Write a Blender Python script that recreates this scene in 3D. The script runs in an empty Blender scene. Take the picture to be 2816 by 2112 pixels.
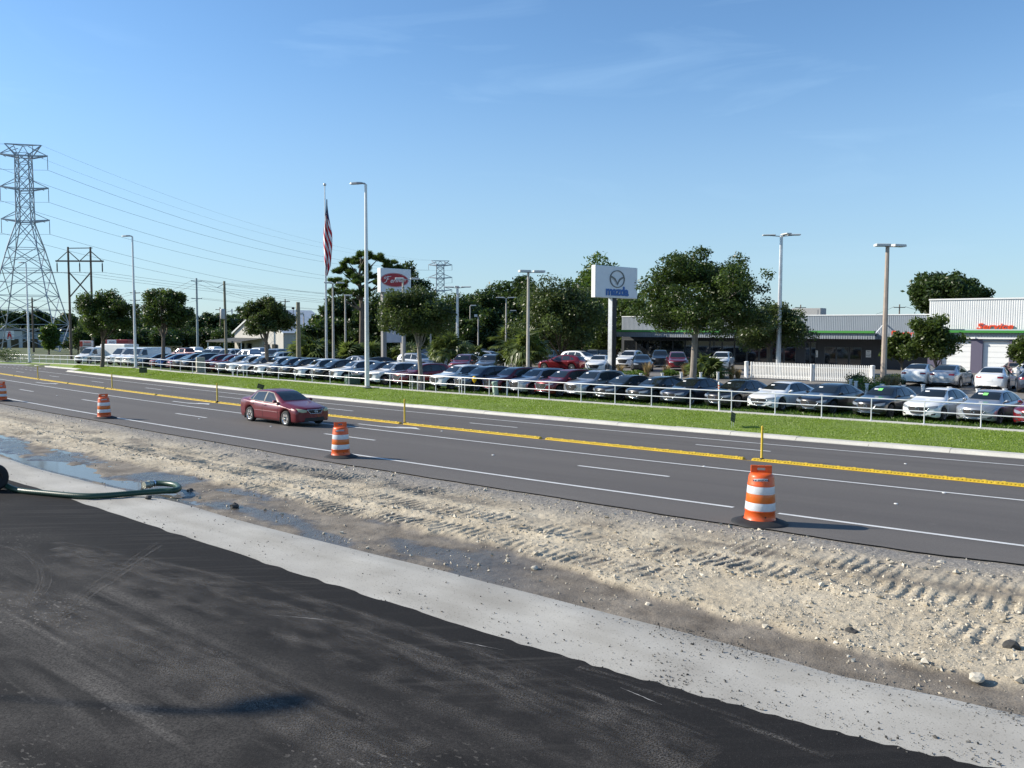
import bpy, bmesh, math, random
import numpy as np
from mathutils import Vector, Matrix
from mathutils.bvhtree import BVHTree
R = math.radians
scn = bpy.context.scene
col = scn.collection
rnd = random.Random(7)
rng = np.random.default_rng(7)

# ------------------------------------------------------------------ camera
F, CH, H0, ROLL = 2322.23, 3.894, 904.11, 0.0036      # focal length in photo pixels, eye height, horizon row, roll
PITCH = math.atan((1056 - H0) / F)
cam_d = bpy.data.cameras.new('camera'); cam = bpy.data.objects.new('camera', cam_d); col.objects.link(cam)
cam_d.sensor_fit = 'HORIZONTAL'; cam_d.sensor_width = 36; cam_d.lens = F / 2816 * 36
cam_d.clip_start = .1; cam_d.clip_end = 20000
cam.matrix_world = Matrix.Translation((0, 0, CH)) @ Matrix.Rotation(math.pi/2 - PITCH, 4, 'X') @ Matrix.Rotation(ROLL, 4, 'Z')
scn.camera = cam
# ------------------------------------------------------------------ sky and sun
SHAD = Vector((1.98, -.30)); SUN_EL = R(29)
sun_az = math.atan2(-SHAD.x, -SHAD.y)                  # direction to the sun, clockwise from +Y
w = bpy.data.worlds.new('World'); scn.world = w; w.use_nodes = True
nt = w.node_tree; nt.nodes.clear()
N = nt.nodes.new; Lk = nt.links.new
sky = N('ShaderNodeTexSky'); sky.sky_type = 'NISHITA'; sky.sun_disc = False
sky.sun_elevation = SUN_EL; sky.sun_rotation = sun_az; sky.air_density = 1.0; sky.dust_density = .15; sky.ozone_density = 2.4
bg = N('ShaderNodeBackground'); bg.inputs[1].default_value = .107
tc = N('ShaderNodeTexCoord'); mp = N('ShaderNodeMapping'); mp.inputs['Scale'].default_value = (1.3, 1.3, 9); mp.inputs['Rotation'].default_value = (0, R(4), R(20))
nz = N('ShaderNodeTexNoise'); nz.inputs['Scale'].default_value = 2.3; nz.inputs['Detail'].default_value = 7; nz.inputs['Roughness'].default_value = .55; nz.inputs['Distortion'].default_value = .7
rp = N('ShaderNodeValToRGB'); rp.color_ramp.elements[0].position = .56; rp.color_ramp.elements[0].color = (0, 0, 0, 1); rp.color_ramp.elements[1].position = .86; rp.color_ramp.elements[1].color = (.16, .16, .16, 1)
mx = N('ShaderNodeMixRGB'); mx.blend_type = 'MIX'; mx.inputs[2].default_value = (6.5, 7.4, 8.2, 1)
out = N('ShaderNodeOutputWorld')
Lk(tc.outputs['Generated'], mp.inputs[0]); Lk(mp.outputs[0], nz.inputs[0]); Lk(nz.outputs[0], rp.inputs[0])
Lk(rp.outputs[0], mx.inputs[0]); Lk(sky.outputs[0], mx.inputs[1])
wb = N('ShaderNodeMixRGB'); wb.blend_type = 'MULTIPLY'; wb.inputs[0].default_value = 1; wb.inputs[2].default_value = (.80, 1.0, 1.14, 1)   # cool white balance of the photograph
Lk(mx.outputs[0], wb.inputs[1])
sxyz = N('ShaderNodeSeparateXYZ'); Lk(tc.outputs['Generated'], sxyz.inputs[0])          # pale haze low in the sky
hz = N('ShaderNodeValToRGB'); hz.color_ramp.interpolation = 'EASE'; hz.color_ramp.elements[0].position = 0; hz.color_ramp.elements[0].color = (.62, .62, .62, 1); hz.color_ramp.elements[1].position = .34; hz.color_ramp.elements[1].color = (0, 0, 0, 1)
Lk(sxyz.outputs[2], hz.inputs[0]); hm_ = N('ShaderNodeMixRGB'); hm_.inputs[2].default_value = (2.75, 3.75, 4.75, 1)
Lk(hz.outputs[0], hm_.inputs[0]); Lk(wb.outputs[0], hm_.inputs[1]); Lk(hm_.outputs[0], bg.inputs[0]); Lk(bg.outputs[0], out.inputs[0])
sd = bpy.data.lights.new('sun', 'SUN'); sd.energy = 4.8; sd.angle = R(.53); sd.color = (1, .92, .79)
sun = bpy.data.objects.new('sun', sd); col.objects.link(sun)
sv = Vector((SHAD.x, SHAD.y, -SHAD.length * math.tan(SUN_EL)))
sun.rotation_euler = sv.to_track_quat('-Z', 'Y').to_euler(); sun.location = (-60, 20, 60)
vs = scn.view_settings; vs.view_transform = 'Standard'; vs.look = 'None'; vs.gamma = 1; vs.exposure = .56; vs.use_curve_mapping = False
scn.cycles.transparent_max_bounces = 24

# ------------------------------------------------------------------ pixel -> world
CP, SP = math.cos(PITCH), math.sin(PITCH)
def ray(px, py):
    a, b = px - 1408, py - 1056
    u = a*math.cos(ROLL) + b*math.sin(ROLL); v = -a*math.sin(ROLL) + b*math.cos(ROLL)
    x, up, fw = u/F, -v/F, 1.0
    return Vector((x, fw*CP + up*SP, -fw*SP + up*CP))
def hor(px): return H0 + ROLL*(px - 1408)
def gp(px, py, z=0.0):
    d = ray(px, py); k = (z - CH)/d.z
    return Vector((d.x*k, d.y*k, z))
def at(px, py, Y):
    d = ray(px, py); k = Y/d.y
    return Vector((d.x*k, Y, CH + d.z*k))
# ------------------------------------------------------------------ road axis (clothoid) : t along, d across to the far side
X0, Y0, TH0, K0, K1, SL, GR = 2.885, 19.795, R(51.68), -.0033721, 4.04775e-5, .03795, -.00441
TS = np.linspace(-60, 170, 1151); _tc = np.clip(TS, -40, 112)
TH = TH0 + K0*_tc + K1*_tc**2/2
_dx, _dy = -np.sin(TH), np.cos(TH); _h = TS[1]-TS[0]
AX = np.concatenate([[0], np.cumsum((_dx[1:]+_dx[:-1])/2*_h)]); AY = np.concatenate([[0], np.cumsum((_dy[1:]+_dy[:-1])/2*_h)])
_i0 = int(np.argmin(abs(TS))); AX += X0-AX[_i0]; AY += Y0-AY[_i0]
def xy(t, d):
    th = np.interp(t, TS, TH)
    return np.interp(t, TS, AX) + np.cos(th)*d, np.interp(t, TS, AY) + np.sin(th)*d
def td(x, y):
    x = np.atleast_1d(np.asarray(x, float)); y = np.atleast_1d(np.asarray(y, float))
    T = np.empty_like(x); D = np.empty_like(x)
    for a in range(0, len(x), 4000):
        xs, ys = x[a:a+4000], y[a:a+4000]
        i = np.argmin((xs[:, None]-AX[None, ::2])**2 + (ys[:, None]-AY[None, ::2])**2, 1)*2
        th = TH[i]; ex, ey = xs-AX[i], ys-AY[i]
        T[a:a+4000] = TS[i] + ex*-np.sin(th) + ey*np.cos(th); D[a:a+4000] = ex*np.cos(th) + ey*np.sin(th)
    return T, D
def roadz(t, d): return GR*t - SL*d
def gp_road(px, py, dz=0.0):
    z = 0
    for _ in range(12):
        p = gp(px, py, z); t, d = td(p.x, p.y); z = float(roadz(t[0], d[0])) + dz
    return float(t[0]), float(d[0]), gp(px, py, z)
def sstep(a, b, x):
    u = np.clip((np.asarray(x, float)-a)/(b-a), 0, 1); return u*u*(3-2*u)
def zlot(x, y):
    u = -.7071*x + .7071*y
    return -.35 - .0165*np.clip(u-88, 0, 40)
def gp_lot(px, py):
    z = -.35
    for _ in range(8):
        p = gp(px, py, z); z = float(zlot(p.x, p.y))
    return gp(px, py, z)
FPX = [(-60, 993), (0, 995), (100, 998.5), (240, 1004), (393, 1014), (500, 1024.5), (650, 1036.5), (800, 1048), (1000, 1064), (1200, 1079.5), (1300, 1086.5), (1500, 1100), (1700, 1114), (1950, 1130.5), (2200, 1147), (2450, 1163.5), (2816, 1188), (3100, 1207)]
_f = []
for q in FPX:
    p = gp_lot(*q); t, d = td(p.x, p.y); _f.append((t[0], d[0]))
_f.sort(); FT = np.array([a for a, b in _f]); FD = np.array([b for a, b in _f])
def fence_d(t): return np.interp(t, FT, FD)
CPX = [(-60, 997), (0, 1000), (100, 1003), (228, 1013), (252, 1015)]
_c = []
for q in CPX:
    t, d, p = gp_road(*q, .13); _c.append((t, d))
_c.sort(); _t0 = _c[0][0]
CT = np.array([-80, _t0-5.5] + [a for a, b in _c]); CD = np.array([17.68, 17.68] + [b for a, b in _c])
def curb_d(t): return np.minimum(np.interp(t, CT, CD), fence_d(t)-.9)
def ground(x, y):
    t, d = td(x, y); fd = fence_d(t); cd = curb_d(t)
    zl = zlot(x, y) + .55*sstep(fd+9, fd+16, d)*(1-sstep(45, 75, -.7071*x+.7071*y))
    zr = roadz(t, d); zc = roadz(t, cd)+.12
    v = np.clip((d-cd)/np.maximum(fd-.3-cd, .1), 0, 1)
    z = np.where(d < cd, zr-.1, np.where(d < fd-.3, zc*(1-v)+zlot(x, y)*v, zl))
    return np.where(d < -1.0, np.minimum(-.16, z), z)
def gz(x, y): return float(ground(np.array([x]), np.array([y]))[0])
def gp_g(px, py):
    z = -.3
    for _ in range(15):
        p = gp(px, py, z); z = .5*z + .5*gz(p.x, p.y)
    return gp(px, py, z)
def col_at_t(px, dfun):
    """point where the vertical image column px meets the curve d=dfun(t) on the lot"""
    ts = np.linspace(-25, 120, 1451); x, y = xy(ts, dfun(ts))
    i = int(np.argmin(abs(np.arctan2(x, y) - math.atan2(px-1408, F)) + 9*(y < 5)))
    return float(ts[i]), float(x[i]), float(y[i])

# ------------------------------------------------------------------ materials
MAT = {}
def P_set(b, **k):
    for a, v in k.items():
        if a in b.inputs: b.inputs[a].default_value = v
def mat(name, c, rough=.6, metal=0, var=0, vscale=3.0, bump=0, bscale=20, coat=0, spec=.5, trans=0, detail=4, obj=True, stretch=None, var2=0):
    if name in MAT: return MAT[name]
    m = bpy.data.materials.new(name); m.use_nodes = True; n = m.node_tree.nodes; l = m.node_tree.links
    b = n['Principled BSDF']; b.inputs['Base Color'].default_value = (*c, 1)
    P_set(b, Roughness=rough, Metallic=metal)
    b.inputs['Coat Weight'].default_value = coat; b.inputs['Coat Roughness'].default_value = .04
    b.inputs['Specular IOR Level'].default_value = spec
    t = n.new('ShaderNodeTexCoord'); src = t.outputs['Object']
    if stretch:
        mpn = n.new('ShaderNodeMapping'); mpn.inputs['Scale'].default_value = stretch; l.new(src, mpn.inputs[0]); src = mpn.outputs[0]
    if var:
        z = n.new('ShaderNodeTexNoise'); z.inputs['Scale'].default_value = vscale; z.inputs['Detail'].default_value = detail
        r = n.new('ShaderNodeValToRGB'); r.color_ramp.elements[0].position = .3; r.color_ramp.elements[1].position = .72
        r.color_ramp.elements[0].color = (*[max(0, x*(1-var)) for x in c], 1); r.color_ramp.elements[1].color = (*[min(1, x*(1+var)) for x in c], 1)
        l.new(src, z.inputs['Vector']); l.new(z.outputs[0], r.inputs[0]); l.new(r.outputs[0], b.inputs['Base Color'])
        if var2:
            z2 = n.new('ShaderNodeTexNoise'); z2.inputs['Scale'].default_value = vscale*14; z2.inputs['Detail'].default_value = 5
            mm = n.new('ShaderNodeMixRGB'); mm.blend_type = 'MULTIPLY'; mm.inputs[0].default_value = 1
            r2 = n.new('ShaderNodeValToRGB'); r2.color_ramp.elements[0].position = .3; r2.color_ramp.elements[1].position = .7
            r2.color_ramp.elements[0].color = (1-var2,)*3+(1,); r2.color_ramp.elements[1].color = (1, 1, 1, 1)
            l.new(src, z2.inputs['Vector']); l.new(z2.outputs[0], r2.inputs[0]); l.new(r.outputs[0], mm.inputs[1]); l.new(r2.outputs[0], mm.inputs[2]); l.new(mm.outputs[0], b.inputs['Base Color'])
    if bump:
        z = n.new('ShaderNodeTexNoise'); z.inputs['Scale'].default_value = bscale; z.inputs['Detail'].default_value = 5
        bm = n.new('ShaderNodeBump'); bm.inputs['Strength'].default_value = bump; bm.inputs['Distance'].default_value = .02
        l.new(src, z.inputs['Vector']); l.new(z.outputs[0], bm.inputs['Height']); l.new(bm.outputs[0], b.inputs['Normal'])
    MAT[name] = m
    return m
def leafmat(name, c, var=.4):
    if name in MAT: return MAT[name]
    m = bpy.data.materials.new(name); m.use_nodes = True; n = m.node_tree.nodes; l = m.node_tree.links
    b = n['Principled BSDF']; P_set(b, Roughness=.42); b.inputs['Specular IOR Level'].default_value = .45
    a = n.new('ShaderNodeAttribute'); a.attribute_name = 'tone'
    r = n.new('ShaderNodeValToRGB'); r.color_ramp.elements[0].color = (*[x*(1-var) for x in c], 1); r.color_ramp.elements[1].color = (c[0]*(1+var*1.3), c[1]*(1+var), c[2]*(1+var*.5), 1)
    l.new(a.outputs['Fac'], r.inputs[0]); l.new(r.outputs[0], b.inputs['Base Color'])
    tr = n.new('ShaderNodeBsdfTranslucent'); mxs = n.new('ShaderNodeMixShader'); mxs.inputs[0].default_value = .36
    hs = n.new('ShaderNodeHueSaturation'); hs.inputs['Value'].default_value = 1.5; hs.inputs['Saturation'].default_value = 1.1
    l.new(r.outputs[0], hs.inputs['Color']); l.new(hs.outputs[0], tr.inputs[0])
    l.new(b.outputs[0], mxs.inputs[1]); l.new(tr.outputs[0], mxs.inputs[2]); l.new(mxs.outputs[0], n['Material Output'].inputs[0])
    MAT[name] = m
    return m
M_white = mat('white_paint', (.78, .78, .76), .45, var=.05, vscale=2)
M_galv = mat('galvanised_steel', (.55, .56, .57), .42, .7, var=.12, vscale=4)
M_rail = mat('rail_aluminium', (.74, .75, .76), .38, .25, var=.06, vscale=3)
M_lamp = mat('lamp_grey', (.34, .35, .36), .5, .3)
M_conc_pole = mat('concrete_pole', (.46, .43, .38), .85, var=.12, vscale=3)
M_steel = mat('tower_steel', (.38, .41, .45), .6, .3, var=.1)
M_wood = mat('pole_wood', (.16, .12, .09), .9, var=.25, vscale=4, stretch=(6, 6, .6))
M_greenpole = mat('weathered_pole', (.24, .22, .15), .9, var=.25, vscale=3, stretch=(6, 6, .5))
M_wire = mat('wire', (.05, .05, .055), .6)
M_black = mat('black_rubber', (.018, .018, .019), .75, var=.3, vscale=8)
M_dark = mat('dark_plastic', (.012, .012, .013), .55)
M_chrome = mat('chrome', (.75, .76, .78), .12, 1)
M_rim = mat('alloy_rim', (.52, .53, .55), .3, .9)
M_rimdark = mat('dark_alloy', (.14, .145, .15), .35, .8)
M_tyre = mat('tyre', (.02, .02, .021), .85)
M_lens = mat('headlight_lens', (.26, .28, .30), .08, .2, coat=1)
M_hazy = mat('hazy_lens', (.42, .43, .27), .35, 0, coat=.5)
M_tail = mat('tail_lens', (.28, .01, .012), .15, coat=1)
M_amber = mat('orange_stripe', (.75, .13, .015), .4)
M_sticker = mat('green_sticker', (.25, .75, .2), .5)
M_paper = mat('paper', (.75, .75, .73), .6)
def glassmat(name, c, rough):
    m = mat(name, c, rough, 0, coat=0, spec=.7); return m
M_glass = glassmat('car_glass', (.012, .016, .018), .03)
M_glass2 = glassmat('tinted_side_glass', (.03, .04, .05), .04)
PAINT = {}
for k, c, me in (('white', (.82, .82, .80), 0), ('silver', (.36, .38, .41), .55), ('grey', (.13, .14, .155), .5), ('navy', (.022, .03, .05), .35),
                 ('black', (.010, .011, .013), .2), ('red', (.17, .007, .014), .35), ('maroon', (.075, .008, .012), .3), ('blue', (.03, .10, .27), .4), ('burgundy', (.135, .005, .013), .1)):
    PAINT[k] = mat('paint_'+k, c, .32, me, coat=.55 if k == 'burgundy' else 1, var=.02 if k == 'burgundy' else 0)

# ------------------------------------------------------------------ mesh helpers
class MB:
    def __init__(s): s.v = []; s.f = []; s.smooth = []
    def add(s, vs_, fs, smooth=False):
        o = len(s.v); s.v += [tuple(p) for p in vs_]
        for q in fs: s.f.append([i+o for i in q]); s.smooth.append(smooth)
    def box(s, c, sz, rot=0, taper=1.0):
        x, y, z = [a/2 for a in sz]; cr, sr = math.cos(rot), math.sin(rot); p = []
        for k in (-1, 1):
            tp = taper if k > 0 else 1
            for a, b in ((-1, -1), (1, -1), (1, 1), (-1, 1)):
                px, py = a*x*tp, b*y*tp; p.append((c[0]+px*cr-py*sr, c[1]+px*sr+py*cr, c[2]+k*z))
        s.add(p, [(3, 2, 1, 0), (4, 5, 6, 7), (0, 1, 5, 4), (1, 2, 6, 5), (2, 3, 7, 6), (3, 0, 4, 7)])
        return s
    def bbox(s, c, sz, b=.01, rot=0):
        """box with bevelled vertical and top edges"""
        x, y, z = [a/2 for a in sz]; cr, sr = math.cos(rot), math.sin(rot)
        def ring(ix, iz, bb):
            pts = [(-x+ix+bb, -y+ix), (x-ix-bb, -y+ix), (x-ix, -y+ix+bb), (x-ix, y-ix-bb), (x-ix-bb, y-ix), (-x+ix+bb, y-ix), (-x+ix, y-ix-bb), (-x+ix, -y+ix+bb)]
            return [(c[0]+a*cr-d*sr, c[1]+a*sr+d*cr, c[2]+iz) for a, d in pts]
        p = ring(0, -z, b) + ring(0, z-b, b) + ring(b, z, b)
        fs = [tuple(range(7, -1, -1)), tuple(range(16, 24))]
        for r in (0, 8):
            for i in range(8): fs.append((r+i, r+(i+1) % 8, r+8+(i+1) % 8, r+8+i))
        s.add(p, fs); return s
    def cyl(s, a, b, r0, r1=None, n=8, caps=True, smooth=True):
        a, b = Vector(a), Vector(b); r1 = r0 if r1 is None else r1; d = (b-a)
        if d.length < 1e-6: return s
        d.normalize(); u = d.orthogonal().normalized(); w_ = d.cross(u); p = []
        for c, r in ((a, r0), (b, r1)):
            for i in range(n):
                k = 2*math.pi*i/n; p.append(c+u*math.cos(k)*r+w_*math.sin(k)*r)
        s.add(p, [(i, (i+1) % n, n+(i+1) % n, n+i) for i in range(n)], smooth)
        if caps: s.add(p[:n], [tuple(range(n-1, -1, -1))]); s.add(p[n:], [tuple(range(n))])
        return s
    def bar(s, a, b, wd):
        return s.cyl(a, b, wd*.7071, n=4, smooth=False)
    def tube(s, pts, r, n=8, caps=True):
        pts = [Vector(p) for p in pts]; rs = r if isinstance(r, (list, tuple)) else [r]*len(pts)
        p = []; u = None
        for i, c in enumerate(pts):
            d = (pts[min(i+1, len(pts)-1)]-pts[max(i-1, 0)]).normalized()
            if u is None: u = d.orthogonal().normalized()
            u = (u-d*u.dot(d)).normalized(); w_ = d.cross(u)
            for k in range(n):
                a = 2*math.pi*k/n; p.append(c+u*math.cos(a)*rs[i]+w_*math.sin(a)*rs[i])
        fs = [(i*n+k, i*n+(k+1) % n, (i+1)*n+(k+1) % n, (i+1)*n+k) for i in range(len(pts)-1) for k in range(n)]
        s.add(p, fs, True)
        if caps: s.add(p[:n], [tuple(range(n-1, -1, -1))]); s.add(p[-n:], [tuple(range(n))])
        return s
    def lathe(s, prof, n=24, c=(0, 0, 0), axis='z', smooth=True):
        p = []
        for r, z in prof:
            for i in range(n):
                a = 2*math.pi*i/n; q = (r*math.cos(a), r*math.sin(a), z)
                if axis == 'y': q = (q[0], q[2], q[1])
                p.append((q[0]+c[0], q[1]+c[1], q[2]+c[2]))
        m = len(prof); fs = []
        for j in range(m-1):
            for i in range(n):
                q = (j*n+i, j*n+(i+1) % n, (j+1)*n+(i+1) % n, (j+1)*n+i); fs.append(q if axis == 'z' else q[::-1])
        s.add(p, fs, smooth); return s
    def prism(s, poly, z0, z1):
        n = len(poly); p = [(x, y, z0) for x, y in poly]+[(x, y, z1) for x, y in poly]
        s.add(p, [tuple(range(n-1, -1, -1)), tuple(range(n, 2*n))]+[(i, (i+1) % n, n+(i+1) % n, n+i) for i in range(n)]); return s
    def quad(s, *p): s.add(p, [tuple(range(len(p)))]); return s
    def grid(s, P, smooth=True):
        """P: rows of points"""
        n = len(P[0]); s.add([q for r in P for q in r], [(i*n+j, i*n+j+1, (i+1)*n+j+1, (i+1)*n+j) for i in range(len(P)-1) for j in range(n-1)], smooth); return s
    def mesh(s, name='mesh'):
        m = bpy.data.meshes.new(name); m.from_pydata(s.v, [], s.f)
        m.polygons.foreach_set('use_smooth', s.smooth); m.update(); return m
def fast_mesh(name, V, Fq, smooth=False, tone=None):
    """V (n,3) array, Fq (m,k) int array"""
    m = bpy.data.meshes.new(name); V = np.asarray(V, np.float32); Fq = np.asarray(Fq, np.int32); k = Fq.shape[1]
    m.vertices.add(len(V)); m.vertices.foreach_set('co', V.ravel())
    m.loops.add(Fq.size); m.loops.foreach_set('vertex_index', Fq.ravel())
    m.polygons.add(len(Fq)); m.polygons.foreach_set('loop_start', np.arange(0, Fq.size, k, dtype=np.int32))
    m.polygons.foreach_set('use_smooth', np.full(len(Fq), smooth, bool))
    if tone is not None:
        a = m.attributes.new('tone', 'FLOAT', 'FACE' if len(tone) == len(Fq) else 'POINT'); a.data.foreach_set('value', np.asarray(tone, np.float32))
    m.update(calc_edges=True); return m
def obj(name, me, m=None, parent=None, loc=None, rot=None):
    if isinstance(me, MB): me = me.mesh(name)
    if m is not None and len(me.materials) == 0: me.materials.append(m)
    o = bpy.data.objects.new(name, me); col.objects.link(o)
    if parent is not None: o.parent = parent
    if loc is not None: o.location = loc
    if rot is not None: o.rotation_euler = rot
    if m is not None and me.materials[0] is not m:
        o.material_slots[0].link = 'OBJECT'; o.material_slots[0].material = m
    return o
def tag(o, label, cat, group=None):
    o['label'] = label; o['category'] = cat
    if group: o['group'] = group
    return o
def thing(name, label, cat, loc=(0, 0, 0), rz=0, group=None):
    o = bpy.data.objects.new(name, None); col.objects.link(o); o.location = loc; o.rotation_euler = (0, 0, rz); o.empty_display_size = .2
    return tag(o, label, cat, group)
def struct(name, me, m):
    o = obj(name, me, m); o['kind'] = 'structure'; return o
def stuff(name, me, m, label=None, cat=None, parent=None):
    o = obj(name, me, m, parent); o['kind'] = 'stuff'
    if label: o['label'] = label; o['category'] = cat
    return o
def text_mesh(s, size, depth=.02, bold=.0, shear=0, align='CENTER'):
    c = bpy.data.curves.new('lettering', 'FONT'); c.body = s; c.size = size; c.extrude = depth; c.offset = bold; c.shear = shear; c.align_x = align; c.resolution_u = 3
    o = bpy.data.objects.new('lettering', c); col.objects.link(o)
    dg = bpy.context.evaluated_depsgraph_get(); me = bpy.data.meshes.new_from_object(o.evaluated_get(dg)); bpy.data.objects.remove(o); bpy.data.curves.remove(c)
    me.materials.clear(); return me
def vnoise(x, y, seed=0):
    xi, yi = np.floor(x).astype(np.int64), np.floor(y).astype(np.int64); fx, fy = x-xi, y-yi
    def h(a, b):
        n = (a*374761393 + b*668265263 + seed*974711) & 0xffffffff
        n = ((n ^ (n >> 13))*1274126177) & 0xffffffff
        return ((n ^ (n >> 16)) & 0xffff)/65535.0
    sx, sy = fx*fx*(3-2*fx), fy*fy*(3-2*fy)
    return (h(xi, yi)*(1-sx)+h(xi+1, yi)*sx)*(1-sy)+(h(xi, yi+1)*(1-sx)+h(xi+1, yi+1)*sx)*sy
def fbm(x, y, o=4, seed=0):
    s = 0; a = .5
    for k in range(o): s = s+a*vnoise(x*2**k, y*2**k, seed+k); a *= .5
    return s
# ================================================================== SETTING
# ---- ground sheet to the horizon
gx = np.concatenate([[-6000, -2500, -1200, -700, -450, -320, -230], np.arange(-170, 131, 2.5), [160, 220, 320, 500, 900, 2000, 6000]])
gy = np.concatenate([[-300, -120, -60], np.arange(-30, 161, 2.5), [175, 200, 240, 300, 400, 600, 1000, 2000, 4000, 9000]])
GX, GY = np.meshgrid(gx, gy); GZ = ground(GX.ravel(), GY.ravel()).reshape(GX.shape)
_t, _d = td(GX.ravel(), GY.ravel()); _in = ((_d > curb_d(_t)-1) & (_d < fence_d(_t)+88) & (_t > -36) & (_t < 108)).reshape(GX.shape); GZ = GZ-np.where(_in, .3, 0)
n_ = len(gx)
V = np.stack([GX.ravel(), GY.ravel(), GZ.ravel()], 1)
I, J = np.meshgrid(np.arange(len(gy)-1), np.arange(n_-1), indexing='ij'); I = I.ravel(); J = J.ravel()
struct('ground', fast_mesh('ground', V, np.stack([I*n_+J, I*n_+J+1, (I+1)*n_+J+1, (I+1)*n_+J], 1), True), mat('dry_grass_ground', (.075, .095, .03), .95, var=.35, vscale=.25, bump=.3, bscale=6))
def strip(name, m, ts, dl, dr, zf, nd=2, uv=False, smooth=True):
    ts = np.asarray(ts, float); P = []; U = []
    for k in range(nd):
        d = dl(ts)+(dr(ts)-dl(ts))*k/(nd-1); x, y = xy(ts, d); P.append(np.stack([x, y, zf(ts, d, x, y)], 1)); U.append(np.stack([ts, d], 1))
    V = np.stack(P, 1).reshape(-1, 3); U = np.stack(U, 1).reshape(-1, 2)
    I, J = np.meshgrid(np.arange(len(ts)-1), np.arange(nd-1), indexing='ij'); I = I.ravel(); J = J.ravel()
    Fq = np.stack([I*nd+J, I*nd+J+1, (I+1)*nd+J+1, (I+1)*nd+J], 1)[:, ::-1]
    me = fast_mesh(name, V, Fq, smooth)
    if uv:
        l = me.uv_layers.new(name='UVMap'); l.data.foreach_set('uv', U[Fq.ravel()].astype(np.float32).ravel())
    if m: me.materials.append(m)
    return me
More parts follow.
